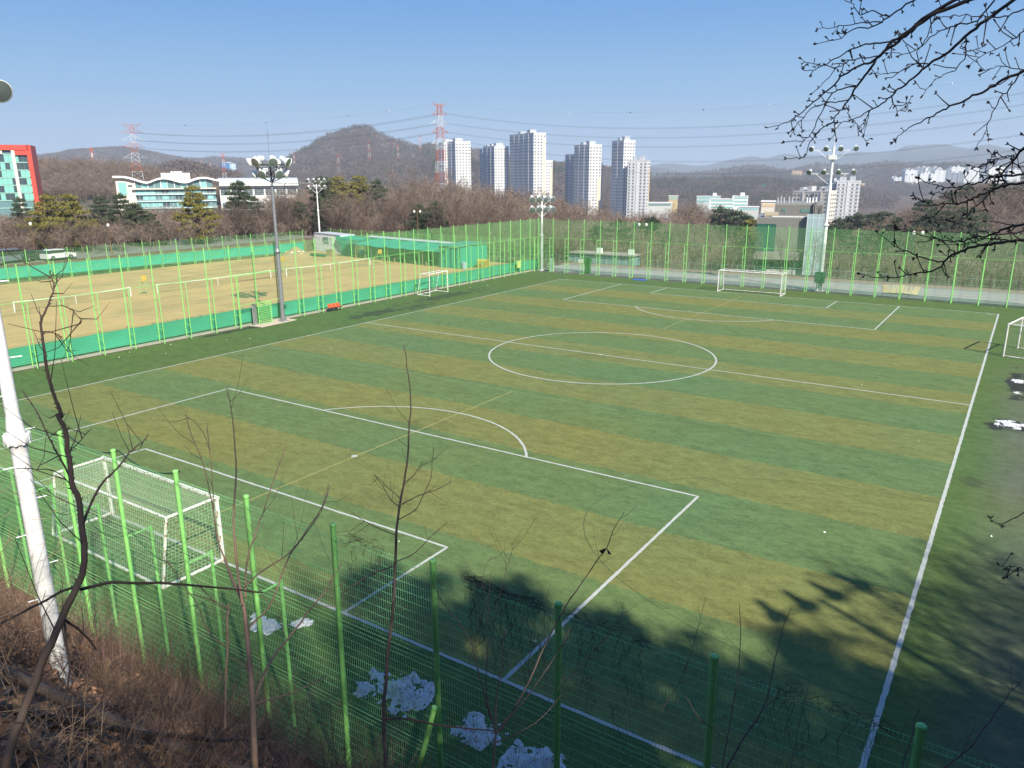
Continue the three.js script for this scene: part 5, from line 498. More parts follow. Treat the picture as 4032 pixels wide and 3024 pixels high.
{ // near-left mast on the slope; only the edge of one lamp shows at the frame
  const by = groundY(18, 50.9) - 0.5, t = mast({ label: 'white floodlight mast on the slope at the left edge', x: 18.0, y: by, z: 50.9, h: 7.9, r: 0.11, yaw: 1.3 }), yl = 15.05 - by;
  const up = new GB(); up.tube([V(0, 7.9, 0), V(0, yl + 0.5, 0)], [0.06, 0.05], 10); up.build('mast_head', whitePaint, t);
  const ar = new GB(); ar.box(0, yl - 0.06, 0, 0.4, 0.05, 0.05); ar.build('crossarm', whitePaint, t); for (const e of [-0.4, 0.4]) lamp(t, e, yl + 0.1, 0.2, 0.1, 0.35, 0.36);
}
{ const y = groundY(39.4, 37.8); const t = mast({ label: 'white floodlight mast beyond the right edge whose shadow crosses the near touchline', x: 39.4, y, z: 37.8, h: 14.6 - y, r: 0.22, yaw: 1.08 }); crossArms(t, 14 - y, whitePaint, [14.6 - y], 4, 0.2, 1.15, 4.2); }
{ const t = mast({ label: 'short white floodlight mast behind the corrugated container', x: -90.2, y: groundY(-90.2, -53.1) - 0.05, z: -53.1, h: 10.4, r: 0.17, yaw: 0.55 }); crossArms(t, 10.4, whitePaint, [9.5, 10.8], 4, 0.4, 1.15, 3.4); }

// ---------------------------------------------------------------- goals
const goalWhite = M([0.80, 0.80, 0.78], 0.45, { map: rustTex }), netMat = M([0.55, 0.58, 0.48], 0.9, { map: null });
function netPatch(gb, a, b, c, d, cell, r, sag = 0) {                  // cord grid over the quad a b c d
  const nu = Math.round(a.distanceTo(b) / cell), nv = Math.max(2, Math.round(a.distanceTo(d) / cell));
  const P = (u, v) => { const p = V().lerpVectors(V().lerpVectors(a, b, u), V().lerpVectors(d, c, u), v); p.y -= sag * Math.sin(Math.PI * u) * Math.sin(Math.PI * v); return p; };
  for (let k = 0; k <= nu; k++) gb.tube([0, 0.25, 0.5, 0.75, 1].map((v) => P(k / nu, v)), r, 3, false);
  for (let k = 0; k <= nv; k++) gb.tube([0, 0.25, 0.5, 0.75, 1].map((u) => P(u, k / nv)), r, 3, false);
}
function goal(o) {                                                    // local x along the mouth, local -z behind
  const t = thing('football_goal', o.label, 'goal', o.group, o.x, 0, o.z, o.ry), w = o.w / 2, h = o.h, d = o.d, dt = o.dt, r = o.r;
  for (const s of [-1, 1]) { const g = new GB(); g.bar(V(s * w, 0, 0), V(s * w, h, 0), r, 10); g.build('post', goalWhite, t); }
  const c = new GB(); c.bar(V(-w - r, h, 0), V(w + r, h, 0), r, 10); c.build('crossbar', goalWhite, t);
  const b = new GB(); for (const s of [-1, 1]) { b.bar(V(s * w, h, 0), V(s * w, h - 0.02, -dt), r * 0.7).bar(V(s * w, h - 0.02, -dt), V(s * w, 0.06, -d), r * 0.7).bar(V(s * w, 0.06, 0), V(s * w, 0.06, -d), r * 0.75); } b.build('side_frame', goalWhite, t);
  const e = new GB(); e.bar(V(-w, h - 0.02, -dt), V(w, h - 0.02, -dt), r * 0.7); e.build('rear_top_bar', goalWhite, t); const f = new GB(); f.bar(V(-w, 0.06, -d), V(w, 0.06, -d), r * 0.75); f.build('ground_bar', goalWhite, t);
  if (o.net) { const n = new GB(); netPatch(n, V(-w, h, 0), V(w, h, 0), V(w, h, -dt), V(-w, h, -dt), o.cell, o.cord, 0.12); netPatch(n, V(-w, h, -dt), V(w, h, -dt), V(w, 0.1, -d), V(-w, 0.1, -d), o.cell, o.cord, 0.05); for (const s of [-1, 1]) netPatch(n, V(s * w, h, 0), V(s * w, h, -dt), V(s * w, 0.1, -d), V(s * w, 0.1, 0), o.cell, o.cord, 0); n.build('net', netMat, t); }
  return t;
}
goal({ label: 'near white football goal with net, backed against the green fence', x: 0.05, z: 38.95, ry: Math.PI, w: 7.7, h: 2.62, d: 2.5, dt: 2.05, r: 0.085, net: true, cell: 0.13, cord: 0.0055 });
goal({ label: 'far white football goal in front of the road fence', x: 0.1, z: -39.0, ry: 0, w: 7.7, h: 2.66, d: 2.1, dt: 1.9, r: 0.062, net: true, cell: 0.16, cord: 0.003 });
goal({ label: 'small white goal frame without a net near the left fence', x: -32.15, z: -18.8, ry: Math.PI / 2 + 0.07, w: 3.9, h: 2.65, d: 1.85, dt: 1.25, r: 0.06 });
goal({ label: 'white goal with rusty post cut off by the right edge', x: 27.9, z: -18.85, ry: -Math.PI / 2 - 0.215, w: 4.15, h: 2.62, d: 2.6, dt: 1.5, r: 0.062, net: true, cell: 0.13, cord: 0.003 });
goal({ label: 'second small white goal standing behind the first at the right edge', x: 32.4, z: -16.2, ry: -Math.PI / 2 - 0.1, w: 4.1, h: 2.5, d: 1.8, dt: 1.2, r: 0.055 });

// ---------------------------------------------------------------- pitch-side things
{
  const red = M([0.62, 0.085, 0.025], 0.4), t = thing('seat_bench', 'bench of three orange-red plastic seats by the left fence', 'bench', undefined, -34.0, 0, -3.2, Math.PI / 2 - 0.08);
  for (let k = 0; k < 3; k++) { const g = new GB(), x = (k - 1) * 0.56; const prof = [[0.24, 0.47], [0.22, 0.44], [0.0, 0.42], [-0.18, 0.45], [-0.24, 0.56], [-0.28, 0.80]]; for (let i = 0; i + 1 < prof.length; i++) for (let j = 0; j < 4; j++) { const a = -0.25 + j * 0.125, b = a + 0.125, lift = (q) => 0.05 * Math.pow(Math.abs(q) / 0.25, 2); g.quad(V(x + a, prof[i][1] + lift(a), prof[i][0]), V(x + b, prof[i][1] + lift(b), prof[i][0]), V(x + b, prof[i + 1][1] + lift(b), prof[i + 1][0]), V(x + a, prof[i + 1][1] + lift(a), prof[i + 1][0])); } g.build('seat', red, t); }
  const f = new GB(); f.box(0, 0.38, 0, 1.9, 0.05, 0.08); for (const s of [-0.7, 0.7]) f.bar(V(s, 0.38, 0), V(s, 0, 0.2), 0.025).bar(V(s, 0.38, 0), V(s, 0, -0.2), 0.025); f.build('bench_frame', darkSteel, t);
  const mt = new GB(); mt.box(0, 0.03, 0, 1.9, 0.05, 1.0); const o = single('blue_mat', mt, M([0.03, 0.12, 0.50], 0.6), 'flat blue mat lying by the road fence behind the far goal line', 'mat'); o.position.set(-16.6, 0, -44.0);
  const sb = thing('notice_board', 'pale green notice board on a rail in the far left corner', 'board', undefined, -34.5, 0, -40.5, Math.PI / 2); const bb = new GB(); bb.box(0, 1.45, 0.05, 0.95, 1.0, 0.05); bb.build('board', M([0.42, 0.56, 0.16], 0.6), sb); const rr = new GB(); rr.bar(V(-1.2, 1.95, 0), V(0.9, 1.95, 0), 0.03).bar(V(-0.6, 0, 0), V(-0.6, 1.95, 0), 0.03).bar(V(0.6, 0, 0), V(0.6, 1.95, 0), 0.03); rr.build('rail', paintGreen, sb);
  const ws = thing('corner_cabinet', 'tall pale cabinet with a dark side panel at the pitch corner', 'cabinet', undefined, -32.4, 0, -46.0); const cb = new GB(); cb.box(0.3, 1.0, 0, 0.35, 2.0, 0.4); cb.build('case', M([0.42, 0.55, 0.55], 0.5), ws); const cd = new GB(); cd.box(-0.35, 0.8, 0, 0.55, 1.5, 0.2); cd.build('dark_panel', darkSteel, ws); for (let i = 0; i < 4; i++) for (const j of [-0.12, 0.12]) { const q = new GB(); q.box(-0.35 + j, 0.3 + i * 0.33, 0.11, 0.17, 0.2, 0.02); q.build('light_square', M([0.72, 0.70, 0.6], 0.6), ws); } const cw = new GB(); cw.box(0.62, 0.75, 0.1, 0.2, 1.5, 0.1); cw.build('white_board', whitePaint, ws);
  const bn = thing('green_bin', 'dark green box standing behind the far fence', 'box', undefined, -26.3, 0, -46.7); const ba = new GB(); ba.box(0, 0.75, 0, 0.7, 1.5, 0.6).box(0, 1.9, 0, 0.95, 1.0, 0.6); ba.build('case', M([0.06, 0.22, 0.045], 0.6), bn);
}
{ // litter, snow and crumb clods
  const R = rng(5), pap = [M([0.75, 0.74, 0.70], 0.8), M([0.60, 0.50, 0.33], 0.9), M([0.7, 0.66, 0.5], 0.9)];
  const spots = [[-33.4, 16.9], [-33.5, 20.6], [-31.1, 12.9], [-29.6, 11.5], [-30.5, 19.2], [-32.5, 22.1], [-33.2, 2.2], [-33.3, -4.8], [-32.1, -25.2], [-31.2, -27.9], [8.3, -3.9], [19.6, -1.4], [8.5, 34.1], [24.4, 9.5], [16.7, 36.9], [22.6, 23.9], [12.8, -42.6], [25.6, -43.0], [28.3, 20.6], [-20.3, 10.4]];
  spots.forEach(([x, z], k) => { const g = new GB(), s = 0.03 + R() * 0.045, n = 5, c = V(0, 0.05 + R() * 0.05, 0), ring = Array.from({ length: n }, (_, i) => V(Math.cos(i / n * 6.28) * s * (0.6 + R() * 0.8), 0.01 + R() * 0.04, Math.sin(i / n * 6.28) * s * (0.6 + R() * 0.8))); for (let i = 0; i < n; i++) { g.tri(c, ring[(i + 1) % n], ring[i]); g.tri(V(0, 0.004, 0), ring[i], ring[(i + 1) % n]); } const o = single(k % 3 === 1 ? 'dry_leaf' : 'paper_scrap', g, pap[k % 3], k % 3 === 1 ? 'dry curled leaf lying on the green turf' : 'small pale scrap of litter lying on the turf', k % 3 === 1 ? 'leaf' : 'litter', k % 3 === 1 ? 'dry leaves on the turf' : 'litter scraps on the turf'); o.position.set(x, 0.008, z); });
  const snowTex = texture(256, 256, (i, j) => { const d = smooth(0.60, 0.72, fbm(i / 10, j / 10, 141, 3, 25)), a = 0.86 + 0.14 * fbm(i / 40, j / 40, 143, 3, 6); return [a * lerp(1, 0.42, d), a * lerp(1, 0.34, d), a * lerp(1, 0.26, d)]; }), snow = M([0.80, 0.81, 0.83], 0.8, { map: snowTex, bump: 0.05 });
  const patch = (cx, cz, rx, rz, h, seed, label) => { const g = new GB(), N = 44, Q = 30; for (let j = 0; j <= Q; j++) for (let i = 0; i <= N; i++) { const u = i / N * 2 - 1, v = j / Q * 2 - 1, x = cx + u * rx, z = cz + v * rz, q = 1 - Math.hypot(u, v), n = fbm(x * 2.6, z * 2.6, seed, 4) - 0.5, m = fbm(x * 9, z * 9, seed + 3, 2) - 0.5, y = (q * 0.95 - 0.18 + n * 1.7 + m * 0.8) * h; g.vert(V(x, clamp(y, -0.03, h * 1.3) + 0.002, z), V(0, 1, 0), x, z); } for (let j = 0; j < Q; j++) for (let i = 0; i < N; i++) { const a = j * (N + 1) + i; g.i.push(a, a + N + 1, a + N + 2, a, a + N + 2, a + 1); } const gg = g.geo(); gg.computeVertexNormals(); single('snow_patch', gg, snow, label, 'snow'); };
  patch(14.6, 41.1, 1.2, 0.8, 0.34, 11, 'left large patch of old snow behind the goal line, seen through the near fence');
  patch(17.6, 41.1, 0.75, 0.6, 0.3, 12, 'patch of old snow behind the goal line, middle one seen through the near fence');
  patch(19.6, 41.6, 1.0, 0.9, 0.4, 13, 'largest patch of old snow at the bottom edge, seen through the near fence');
  patch(8.6, 40.9, 0.75, 0.5, 0.10, 14, 'small shaded snow remnant right of the near goal');
  patch(9.7, 40.2, 0.35, 0.3, 0.08, 18, 'tiny snow remnant closest to the near goal line');
  patch(28.6, -5.0, 0.4, 0.35, 0.05, 15, 'thin broken snow remnant on the dark patch below the right goal');
  patch(28.6, -8.4, 0.4, 0.8, 0.04, 16, 'broken snow remnant on the right border, nearest the right goal');
  patch(28.6, 3.2, 0.9, 0.9, 0.035, 17, 'specks of snow on the round dark patch of the right border');
}

// ---------------------------------------------------------------- tennis courts
const netDark = M([0.03, 0.035, 0.03], 0.9, { map: null });
function tennisNet(x, z, L, label) {
  const t = thing('tennis_net', label, 'net', undefined, x, 0.29, z, Math.PI / 2);
  for (const s of [0, L]) { const g = new GB(); g.box(s, 0.58, 0, 0.10, 1.16, 0.10); g.build('post', whitePaint, t); }
  const tp = new GB(), n = 16, Y = (k) => 1.12 - 0.14 * Math.sin(Math.PI * k / n); for (let k = 0; k < n; k++) tp.beam(V(L * k / n, Y(k), 0), V(L * (k + 1) / n, Y(k + 1), 0), 0.03, 0.075); tp.build('tape', whitePaint, t);
  const m = new GB(); for (let k = 0; k <= 100; k++) m.tube([V(L * k / 100, 0.1, 0), V(L * k / 100, 1.0, 0)], 0.004, 3, false); for (let k = 0; k <= 9; k++) m.tube([V(0, 0.1 + k * 0.1, 0), V(L / 2, 0.07 + k * 0.088, 0), V(L, 0.1 + k * 0.1, 0)], 0.004, 3, false); m.build('mesh', netDark, t);
  const c = new GB(); c.box(L / 2, 0.5, 0.02, 0.06, 0.95, 0.02); c.build('centre_strap', whitePaint, t);
}
tennisNet(-61.2, 17.0, 13.0, 'sagging tennis net nearest the left edge');
tennisNet(-60.6, 0.9, 17.3, 'middle tennis net, left of the grey mast');
tennisNet(-60.0, -18.7, 17.0, 'farthest tennis net, beside the umpire chair with the yellow seat');
function umpire(x, z, ry, label) {
  const t = thing('umpire_chair', label, 'chair', undefined, x, 0.29, z, ry), st = M([0.30, 0.50, 0.20], 0.6);
  for (const [sx, sz] of [[-1, -1], [1, -1], [-1, 1], [1, 1]]) { const g = new GB(); g.bar(V(sx * 0.62, 0, sz * 0.5), V(sx * 0.28, 1.75, sz * 0.25), 0.026, 6); g.build('leg', st, t); }
  const r = new GB(); for (const y of [0.45, 0.85, 1.25]) { const w = lerp(0.62, 0.28, y / 1.75), d = lerp(0.5, 0.25, y / 1.75); r.bar(V(-w, y, d), V(w, y, d), 0.018); } r.bar(V(-0.5, 2.0, 0.25), V(0.5, 2.0, 0.25), 0.018).bar(V(-0.5, 2.0, 0.25), V(-0.5, 2.0, -0.25), 0.018).bar(V(0.5, 2.0, 0.25), V(0.5, 2.0, -0.25), 0.018); r.build('rungs_and_arms', st, t);
  const s = new GB(); s.box(0, 1.78, 0, 0.6, 0.07, 0.5).box(0, 2.08, -0.25, 0.6, 0.5, 0.05); s.build('seat', M([0.62, 0.36, 0.04], 0.5), t);
}
umpire(-61.0, 2.3, 0.6, 'tall umpire chair with an orange-yellow seat between the left and middle nets');
umpire(-59.6, -37.6, 0.4, 'tall umpire chair with a yellow seat in front of the tarpaulin shelter');
umpire(-63.8, -21.3, 0.2, 'umpire chair with a yellow seat just right of the grey mast');
{
  const tarp = M([0.010, 0.30, 0.20], 0.75, { bump: 0.02 }), tarpDark = M([0.02, 0.15, 0.10], 0.85), tin = M([0.52, 0.56, 0.58], 0.5), wood = M([0.30, 0.20, 0.11], 0.9);
  // corrugated shipping container, seen on its long side
  const t = thing('storage_container', 'light grey corrugated storage container at the far end of the courts', 'container', undefined, -81.4, 0.28, -48.6, -0.26);
  const L = 10.0, H = 3.45, D = 3.0, rust = M([0.66, 0.70, 0.72], 0.6, { map: rustTex });
  const sd = new GB(), n = 40; for (let k = 0; k < n; k++) { const x0 = -L / 2 + L * k / n, x1 = x0 + L / n * 0.35, x2 = x0 + L / n * 0.5, x3 = x0 + L / n * 0.85, x4 = x0 + L / n, y0 = 0.12, y1 = H - 0.1, z0 = D / 2, z1 = D / 2 - 0.09; for (const [a, za, b, zb] of [[x0, z0, x1, z0], [x1, z0, x2, z1], [x2, z1, x3, z1], [x3, z1, x4, z0]]) sd.quad(V(a, y0, za), V(b, y0, zb), V(b, y1, zb), V(a, y1, za)); } sd.build('corrugated_side', rust, t);
  const bd = new GB(); bd.box(0, H / 2, -0.06, L - 0.04, H - 0.2, D - 0.22); bd.box(L / 2, H / 2, 0, 0.08, H - 0.1, D); bd.build('body', tin, t);
  const rf = new GB(); rf.box(0, H - 0.03, 0, L + 0.1, 0.1, D + 0.08).box(0, 0.08, 0, L + 0.06, 0.16, D + 0.06); rf.build('roof_and_sill', tin, t);
  const vp = new GB(); vp.box(-0.3, 2.3, D / 2 + 0.04, 1.9, 0.9, 0.08).box(-0.3, 2.78, D / 2 + 0.1, 2.1, 0.08, 0.2); vp.build('window_shutter', M([0.33, 0.42, 0.38], 0.6), t);
  const aw = thing('awning', 'green tarpaulin awning slung from the end of the grey container', 'awning', undefined, -74.6, 0.28, -46.6, -0.12); const ag = new GB(); ag.quad(V(-3.2, 3.2, 1.4), V(3.0, 2.75, 1.4), V(3.0, 3.0, -1.6), V(-3.2, 3.4, -1.6)); ag.quad(V(-3.2, 3.2, 1.4), V(-1.2, 0.3, 1.35), V(0.5, 1.6, 1.38), V(2.0, 2.82, 1.4)); ag.build('tarpaulin', tarp, aw); const ap = new GB(); for (const x of [-1.2, 2.9]) ap.bar(V(x, 0, 1.3), V(x, 2.9, 1.3), 0.05); ap.build('pole', wood, aw);
  // long shelter with sagging green roof sheets
  const s = thing('tarpaulin_shelter', 'long low shelter roofed with green tarpaulin beside the courts', 'shelter', undefined, -60.5, 0.28, -43.8, -0.17), len = 27, dep = 5.2;
  for (let k = 0; k < 6; k++) { const g = new GB(), N = 5, x0 = -len / 2 + len * k / 6, x1 = x0 + len / 6; for (let j = 0; j <= 4; j++) for (let i = 0; i <= N; i++) { const u = i / N, v = j / 4; g.vert(V(lerp(x0, x1, u) , lerp(2.55, 3.25, v) - 0.16 * Math.sin(Math.PI * u) * (0.5 + hash(k, j, 4)) - 0.1 * hash(k * 7 + i, j, 2), lerp(dep / 2 + 0.5, -dep / 2, v)), V(0, 1, 0), u * 4, v * 4); } for (let j = 0; j < 4; j++) for (let i = 0; i < N; i++) { const a = j * (N + 1) + i; g.i.push(a, a + 1, a + N + 2, a, a + N + 2, a + N + 1); } const gg = g.geo(); gg.computeVertexNormals(); put('roof_sheet', gg, k === 0 ? tarpDark : tarp, s); }
  const bk = new GB(); bk.box(0, 3.22, -dep / 2 - 0.6, len, 0.08, 1.5, 0, 0.08); bk.build('tin_roof_strip', tin, s);
  const wl = new GB(); wl.quad(V(-len / 2, 0, -dep / 2), V(len / 2, 0, -dep / 2), V(len / 2, 3.15, -dep / 2), V(-len / 2, 3.15, -dep / 2)); wl.build('back_curtain', tarpDark, s);
  for (let k = 0; k <= 6; k++) { const p = new GB(); p.bar(V(-len / 2 + len * k / 6, 0, dep / 2 + 0.3), V(-len / 2 + len * k / 6, 2.6, dep / 2 + 0.3), 0.055); p.build('pole', k % 2 ? wood : galv, s); }
  const bn = new GB(); for (const x of [-8, -3.2, 1.6]) { bn.box(x, 0.62, 1.2, 3.6, 0.07, 0.45); for (const q of [-1.6, 1.6]) bn.box(x + q, 0.3, 1.2, 0.1, 0.6, 0.4); } const bo = bn.build('bench', wood, s);
  for (let k = 0; k < 8; k++) { const g = new GB(); g.box(-9 + k * 2.7, 0.35, 2.9, 0.16, 0.75, 0.16); g.build('stake', wood, s); }
  // booth hung with tarpaulin curtains
  const b = thing('tarpaulin_booth', 'booth hung all round with green tarpaulin at the right end of the shelter', 'booth', undefined, -46.4, 0.28, -42.6, -0.10);
  const bx = new GB(), W = 4.6, Q = 6.2, hh = 3.3; const wav = (a, c, m) => { for (let k = 0; k < m; k++) { const u0 = k / m, u1 = (k + 1) / m, w = (u) => 0.09 * Math.sin(u * m * 1.7 + a.x); bx.quad(V(lerp(a.x, c.x, u0), 0.05, lerp(a.z, c.z, u0) + w(u0)), V(lerp(a.x, c.x, u1), 0.05, lerp(a.z, c.z, u1) + w(u1)), V(lerp(a.x, c.x, u1), hh, lerp(a.z, c.z, u1)), V(lerp(a.x, c.x, u0), hh, lerp(a.z, c.z, u0))); } };
  wav(V(-W / 2, 0, Q / 2), V(W / 2, 0, Q / 2), 16); wav(V(W / 2, 0, Q / 2), V(W / 2, 0, -Q / 2), 12); wav(V(-W / 2, 0, Q / 2), V(-W / 2, 0, -Q / 2), 12); wav(V(-W / 2, 0, -Q / 2), V(W / 2, 0, -Q / 2), 6); bx.build('curtain', tarp, b);
  const br = new GB(); br.quad(V(-W / 2 - 0.2, hh, Q / 2 + 0.2), V(W / 2 + 0.2, hh + 0.05, Q / 2 + 0.2), V(W / 2 + 0.2, hh + 0.4, -Q / 2), V(-W / 2 - 0.2, hh + 0.35, -Q / 2)); br.build('roof_sheet', M([0.05, 0.26, 0.19], 0.7), b);
  const barrel = (x, z, m, label) => { const g = new GB(); g.lathe([[0, 0], [0.36, 0], [0.4, 0.04], [0.42, 0.5], [0.45, 0.95], [0.47, 1.0], [0.43, 1.0], [0.40, 0.93], [0, 0.9]], 18, V(x, 0.29, z), V(0, 1, 0)); single('water_barrel', g, m, label, 'barrel'); };
  barrel(-71.4, -45.6, M([0.12, 0.36, 0.66], 0.5), 'light blue plastic barrel near the grey container'); barrel(-43.9, -39.6, M([0.30, 0.42, 0.50], 0.5), 'grey-blue barrel beside the tarpaulin booth');
  const ye = M([0.60, 0.44, 0.06], 0.6); for (let k = 0; k < 5; k++) { const c = thing('crate', ['yellow crate at the bottom of the stack beside the tarpaulin booth', 'second yellow crate from the bottom of the stack beside the booth', 'third yellow crate from the bottom of the stack beside the booth', 'top yellow crate of the stack beside the tarpaulin booth', 'low yellow crate on the ground right of the crate stack'][k], 'crate', 'yellow crates by the booth', k < 4 ? -42.3 + 0.05 * k : -40.9, 0.29 + (k < 4 ? k * 0.34 : 0), -42.2 + 0.04 * k, 0.1 * k); const g = new GB(); g.box(0, 0.03, 0, 1.6, 0.05, 1.1); for (const y of [0.1, 0.26]) g.box(0, y, 0.55, 1.6, 0.09, 0.03).box(0, y, -0.55, 1.6, 0.09, 0.03).box(0.8, y, 0, 0.03, 0.09, 1.1).box(-0.8, y, 0, 0.03, 0.09, 1.1); for (const sx of [-1, 1]) for (const sz of [-1, 1]) g.box(sx * 0.78, 0.16, sz * 0.53, 0.07, 0.32, 0.07); g.build('frame', ye, c); }
  // heap of sand and sacks
  const R = rng(77); const hp = new GB(), N = 28; for (let j = 0; j <= N; j++) for (let i = 0; i <= N; i++) { const u = i / N * 2 - 1, v = j / N * 2 - 1, q = clamp(1 - Math.hypot(u, v)), x = u * 3.4, z = v * 2.4; hp.vert(V(x, Math.pow(q, 0.8) * 1.35 * (0.65 + 0.7 * fbm(x * 1.2, z * 1.2, 9, 3)), z), V(0, 1, 0), x, z); } for (let j = 0; j < N; j++) for (let i = 0; i < N; i++) { const a = j * (N + 1) + i; hp.i.push(a, a + N + 1, a + N + 2, a, a + N + 2, a + 1); } const hg = hp.geo(); hg.computeVertexNormals(); const ho = single('sand_heap', hg, M([0.36, 0.25, 0.14], 1, { bump: 0.05 }), 'heap of sandy soil in front of the grey container', 'heap'); ho.position.set(-82.8, 0.27, -40.4);
  for (let k = 0; k < 9; k++) { const g = new GB(); g.lathe([[0, -0.36], [0.18, -0.33], [0.25, -0.15], [0.26, 0.12], [0.20, 0.32], [0, 0.37]], 9, V(0, 0, 0), V(1, 0.15, R() - 0.5)); const x = -84.6 + R() * 4.4, z = -40.6 + R() * 1.6, o = single('sack', g, [M([0.62, 0.60, 0.52], 0.9), M([0.55, 0.42, 0.18], 0.9)][k % 2], k % 2 ? 'ochre sack lying on the sand heap by the container' : 'pale sack lying on the sand heap by the container', 'sack', k % 2 ? 'ochre sacks on the heap' : 'pale sacks on the heap'); o.position.set(x, 0.35 + 1.0 * clamp(1.1 - Math.hypot((x + 82.8) / 3.4, (z + 40.4) / 2.4)), z); o.scale.set(1, 0.7, 1); }
  const rl = new GB(); rl.tube([V(-1.9, 0.28, 0), V(1.9, 0.28, 0.2)], 0.28, 10); const ro = single('rolled_mat', rl, M([0.03, 0.10, 0.06], 0.9), 'dark green rolled mat lying in front of the container', 'mat'); ro.position.set(-77.6, 0.29, -41.0);
  const cr = new GB(); cr.box(0, 0.55, 0, 1.3, 1.1, 0.9); cr.box(0, 1.12, 0, 1.4, 0.05, 1.0); const co = single('wooden_box', cr, wood, 'brown wooden box at the right end of the container', 'box'); co.position.set(-76.4, 0.29, -42.8);
}
// ---------------------------------------------------------------- parked vehicles beyond the courts
function vehicle(o) {
  const t = thing(o.name, o.label, o.cat, undefined, o.x, o.y, o.z, o.ry); t.scale.setScalar(o.k || 1); const L = o.L, W = 1.8, body = M(o.col, 0.25, { metal: 0.2 }), glass = M([0.02, 0.025, 0.03], 0.06, { map: null }), rub = M([0.012, 0.012, 0.012], 0.9);
  const ext = (prof, w, inset) => { const s = new THREE.Shape(prof.map(([x, y]) => new THREE.Vector2(x, y))); const g = new THREE.ExtrudeGeometry(s, { depth: w, bevelEnabled: true, bevelSize: 0.05, bevelThickness: 0.06, bevelSegments: 2 }); g.translate(0, 0, -w / 2); return g; };
  put('body', ext(o.body, W - 0.12), body, t); put('windows', ext(o.glass, W - 0.22 + 0.08), glass, t); put('roof', ext(o.roof, W - 0.24), body, t);
  for (const x of o.wheels) for (const s of [-1, 1]) { const w = new GB(); w.lathe([[0.0, -0.11], [0.3, -0.11], [0.33, -0.07], [0.33, 0.07], [0.3, 0.11], [0, 0.11]], 16, V(x, 0.33, s * (W / 2 - 0.08)), V(0, 0, 1)); const wo = w.build('wheel', rub, t); const h = new GB(); h.lathe([[0, 0.125], [0.18, 0.12], [0.2, 0.1]], 12, V(x, 0.33, s * (W / 2 - 0.08)), V(0, 0, s)); h.build('rim', M([0.5, 0.5, 0.5], 0.3, { metal: 0.8 }), wo); }
  for (const s of [-1, 1]) { const h = new GB(); h.box(-L / 2 + 0.06, 0.72, s * 0.62, 0.12, 0.16, 0.36); h.build('headlight', M([0.8, 0.82, 0.85], 0.1), t); const q = new GB(); q.box(o.glass[1][0] + 0.1, 1.02, s * (W / 2 + 0.07), 0.16, 0.14, 0.16); q.build('wing_mirror', body, t); }
}
vehicle({ name: 'parked_van', k: 1.12, label: 'dark grey-blue van parked beyond the courts at the left edge', cat: 'van', x: -93.0, y: 2.39, z: 3.2, ry: Math.PI / 2 + 0.2 + Math.PI, L: 4.9, col: [0.16, 0.19, 0.23], body: [[-2.4, 0.35], [2.4, 0.35], [2.42, 1.0], [-2.38, 0.95]], glass: [[-2.2, 0.98], [-1.2, 1.62], [2.2, 1.7], [2.38, 1.0]], roof: [[-1.2, 1.66], [-0.9, 1.76], [2.1, 1.78], [2.22, 1.70]], wheels: [-1.55, 1.5] });
vehicle({ name: 'parked_car', label: 'white hatchback parked beyond the courts, right of the dark van', cat: 'car', x: -92.2, y: 2.39, z: -3.4, ry: -Math.PI / 2 + 0.1 + Math.PI * 0, L: 4.5, col: [0.80, 0.81, 0.82], body: [[-2.2, 0.3], [2.2, 0.3], [2.22, 0.92], [1.0, 0.98], [-1.3, 0.95], [-2.2, 0.72]], glass: [[-1.3, 0.95], [-0.6, 1.38], [1.5, 1.42], [2.15, 0.95]], roof: [[-0.6, 1.40], [-0.3, 1.48], [1.4, 1.49], [1.62, 1.43]], wheels: [-1.4, 1.35] });
vehicle({ name: 'parked_car', label: 'dark car parked between the van and the white hatchback', cat: 'car', x: -93.6, y: 2.39, z: -0.3, ry: -Math.PI / 2 + 0.35, L: 4.5, col: [0.03, 0.035, 0.04], body: [[-2.2, 0.3], [2.2, 0.3], [2.22, 0.92], [1.0, 0.98], [-1.3, 0.95], [-2.2, 0.72]], glass: [[-1.3, 0.95], [-0.6, 1.38], [1.1, 1.40], [1.9, 0.95]], roof: [[-0.6, 1.40], [-0.3, 1.46], [1.0, 1.47], [1.2, 1.42]], wheels: [-1.4, 1.35] });
// lamp posts
function lampPost(x, z, h, label, globe) {
  const t = thing('street_lamp', label, 'street lamp', undefined, x, groundY(x, z), z, 0.5), m = M([0.16, 0.09, 0.045], 0.6), p = new GB(); p.lathe([[0.16, 0], [0.17, 0.5], [0.10, 0.7], [0.11, 1.3], [0.07, 1.5], [0.05, h - 0.5], [0.04, h]], 10, V(0, 0, 0), V(0, 1, 0)); p.build('post', m, t);
  const a = new GB(); if (globe === 2) a.tube([V(-0.55, h - 0.45, 0), V(-0.5, h - 0.1, 0), V(0, h, 0), V(0.5, h - 0.1, 0), V(0.55, h - 0.45, 0)], 0.035, 6); a.lathe([[0, h + 0.25], [0.05, h + 0.1], [0.04, h]], 8, V(0, 0, 0), V(0, 1, 0)); a.build('arm', m, t);
  for (const s of globe === 2 ? [-0.55, 0.55] : [0]) { const g = new GB(); g.lathe([[0, -0.28], [0.14, -0.24], [0.21, -0.08], [0.2, 0.08], [0.11, 0.2], [0, 0.24]], 12, V(s, globe === 2 ? h - 0.62 : h + 0.15, 0), V(0, 1, 0)); g.build('globe', M([0.8, 0.8, 0.76], 0.3), t); }
}
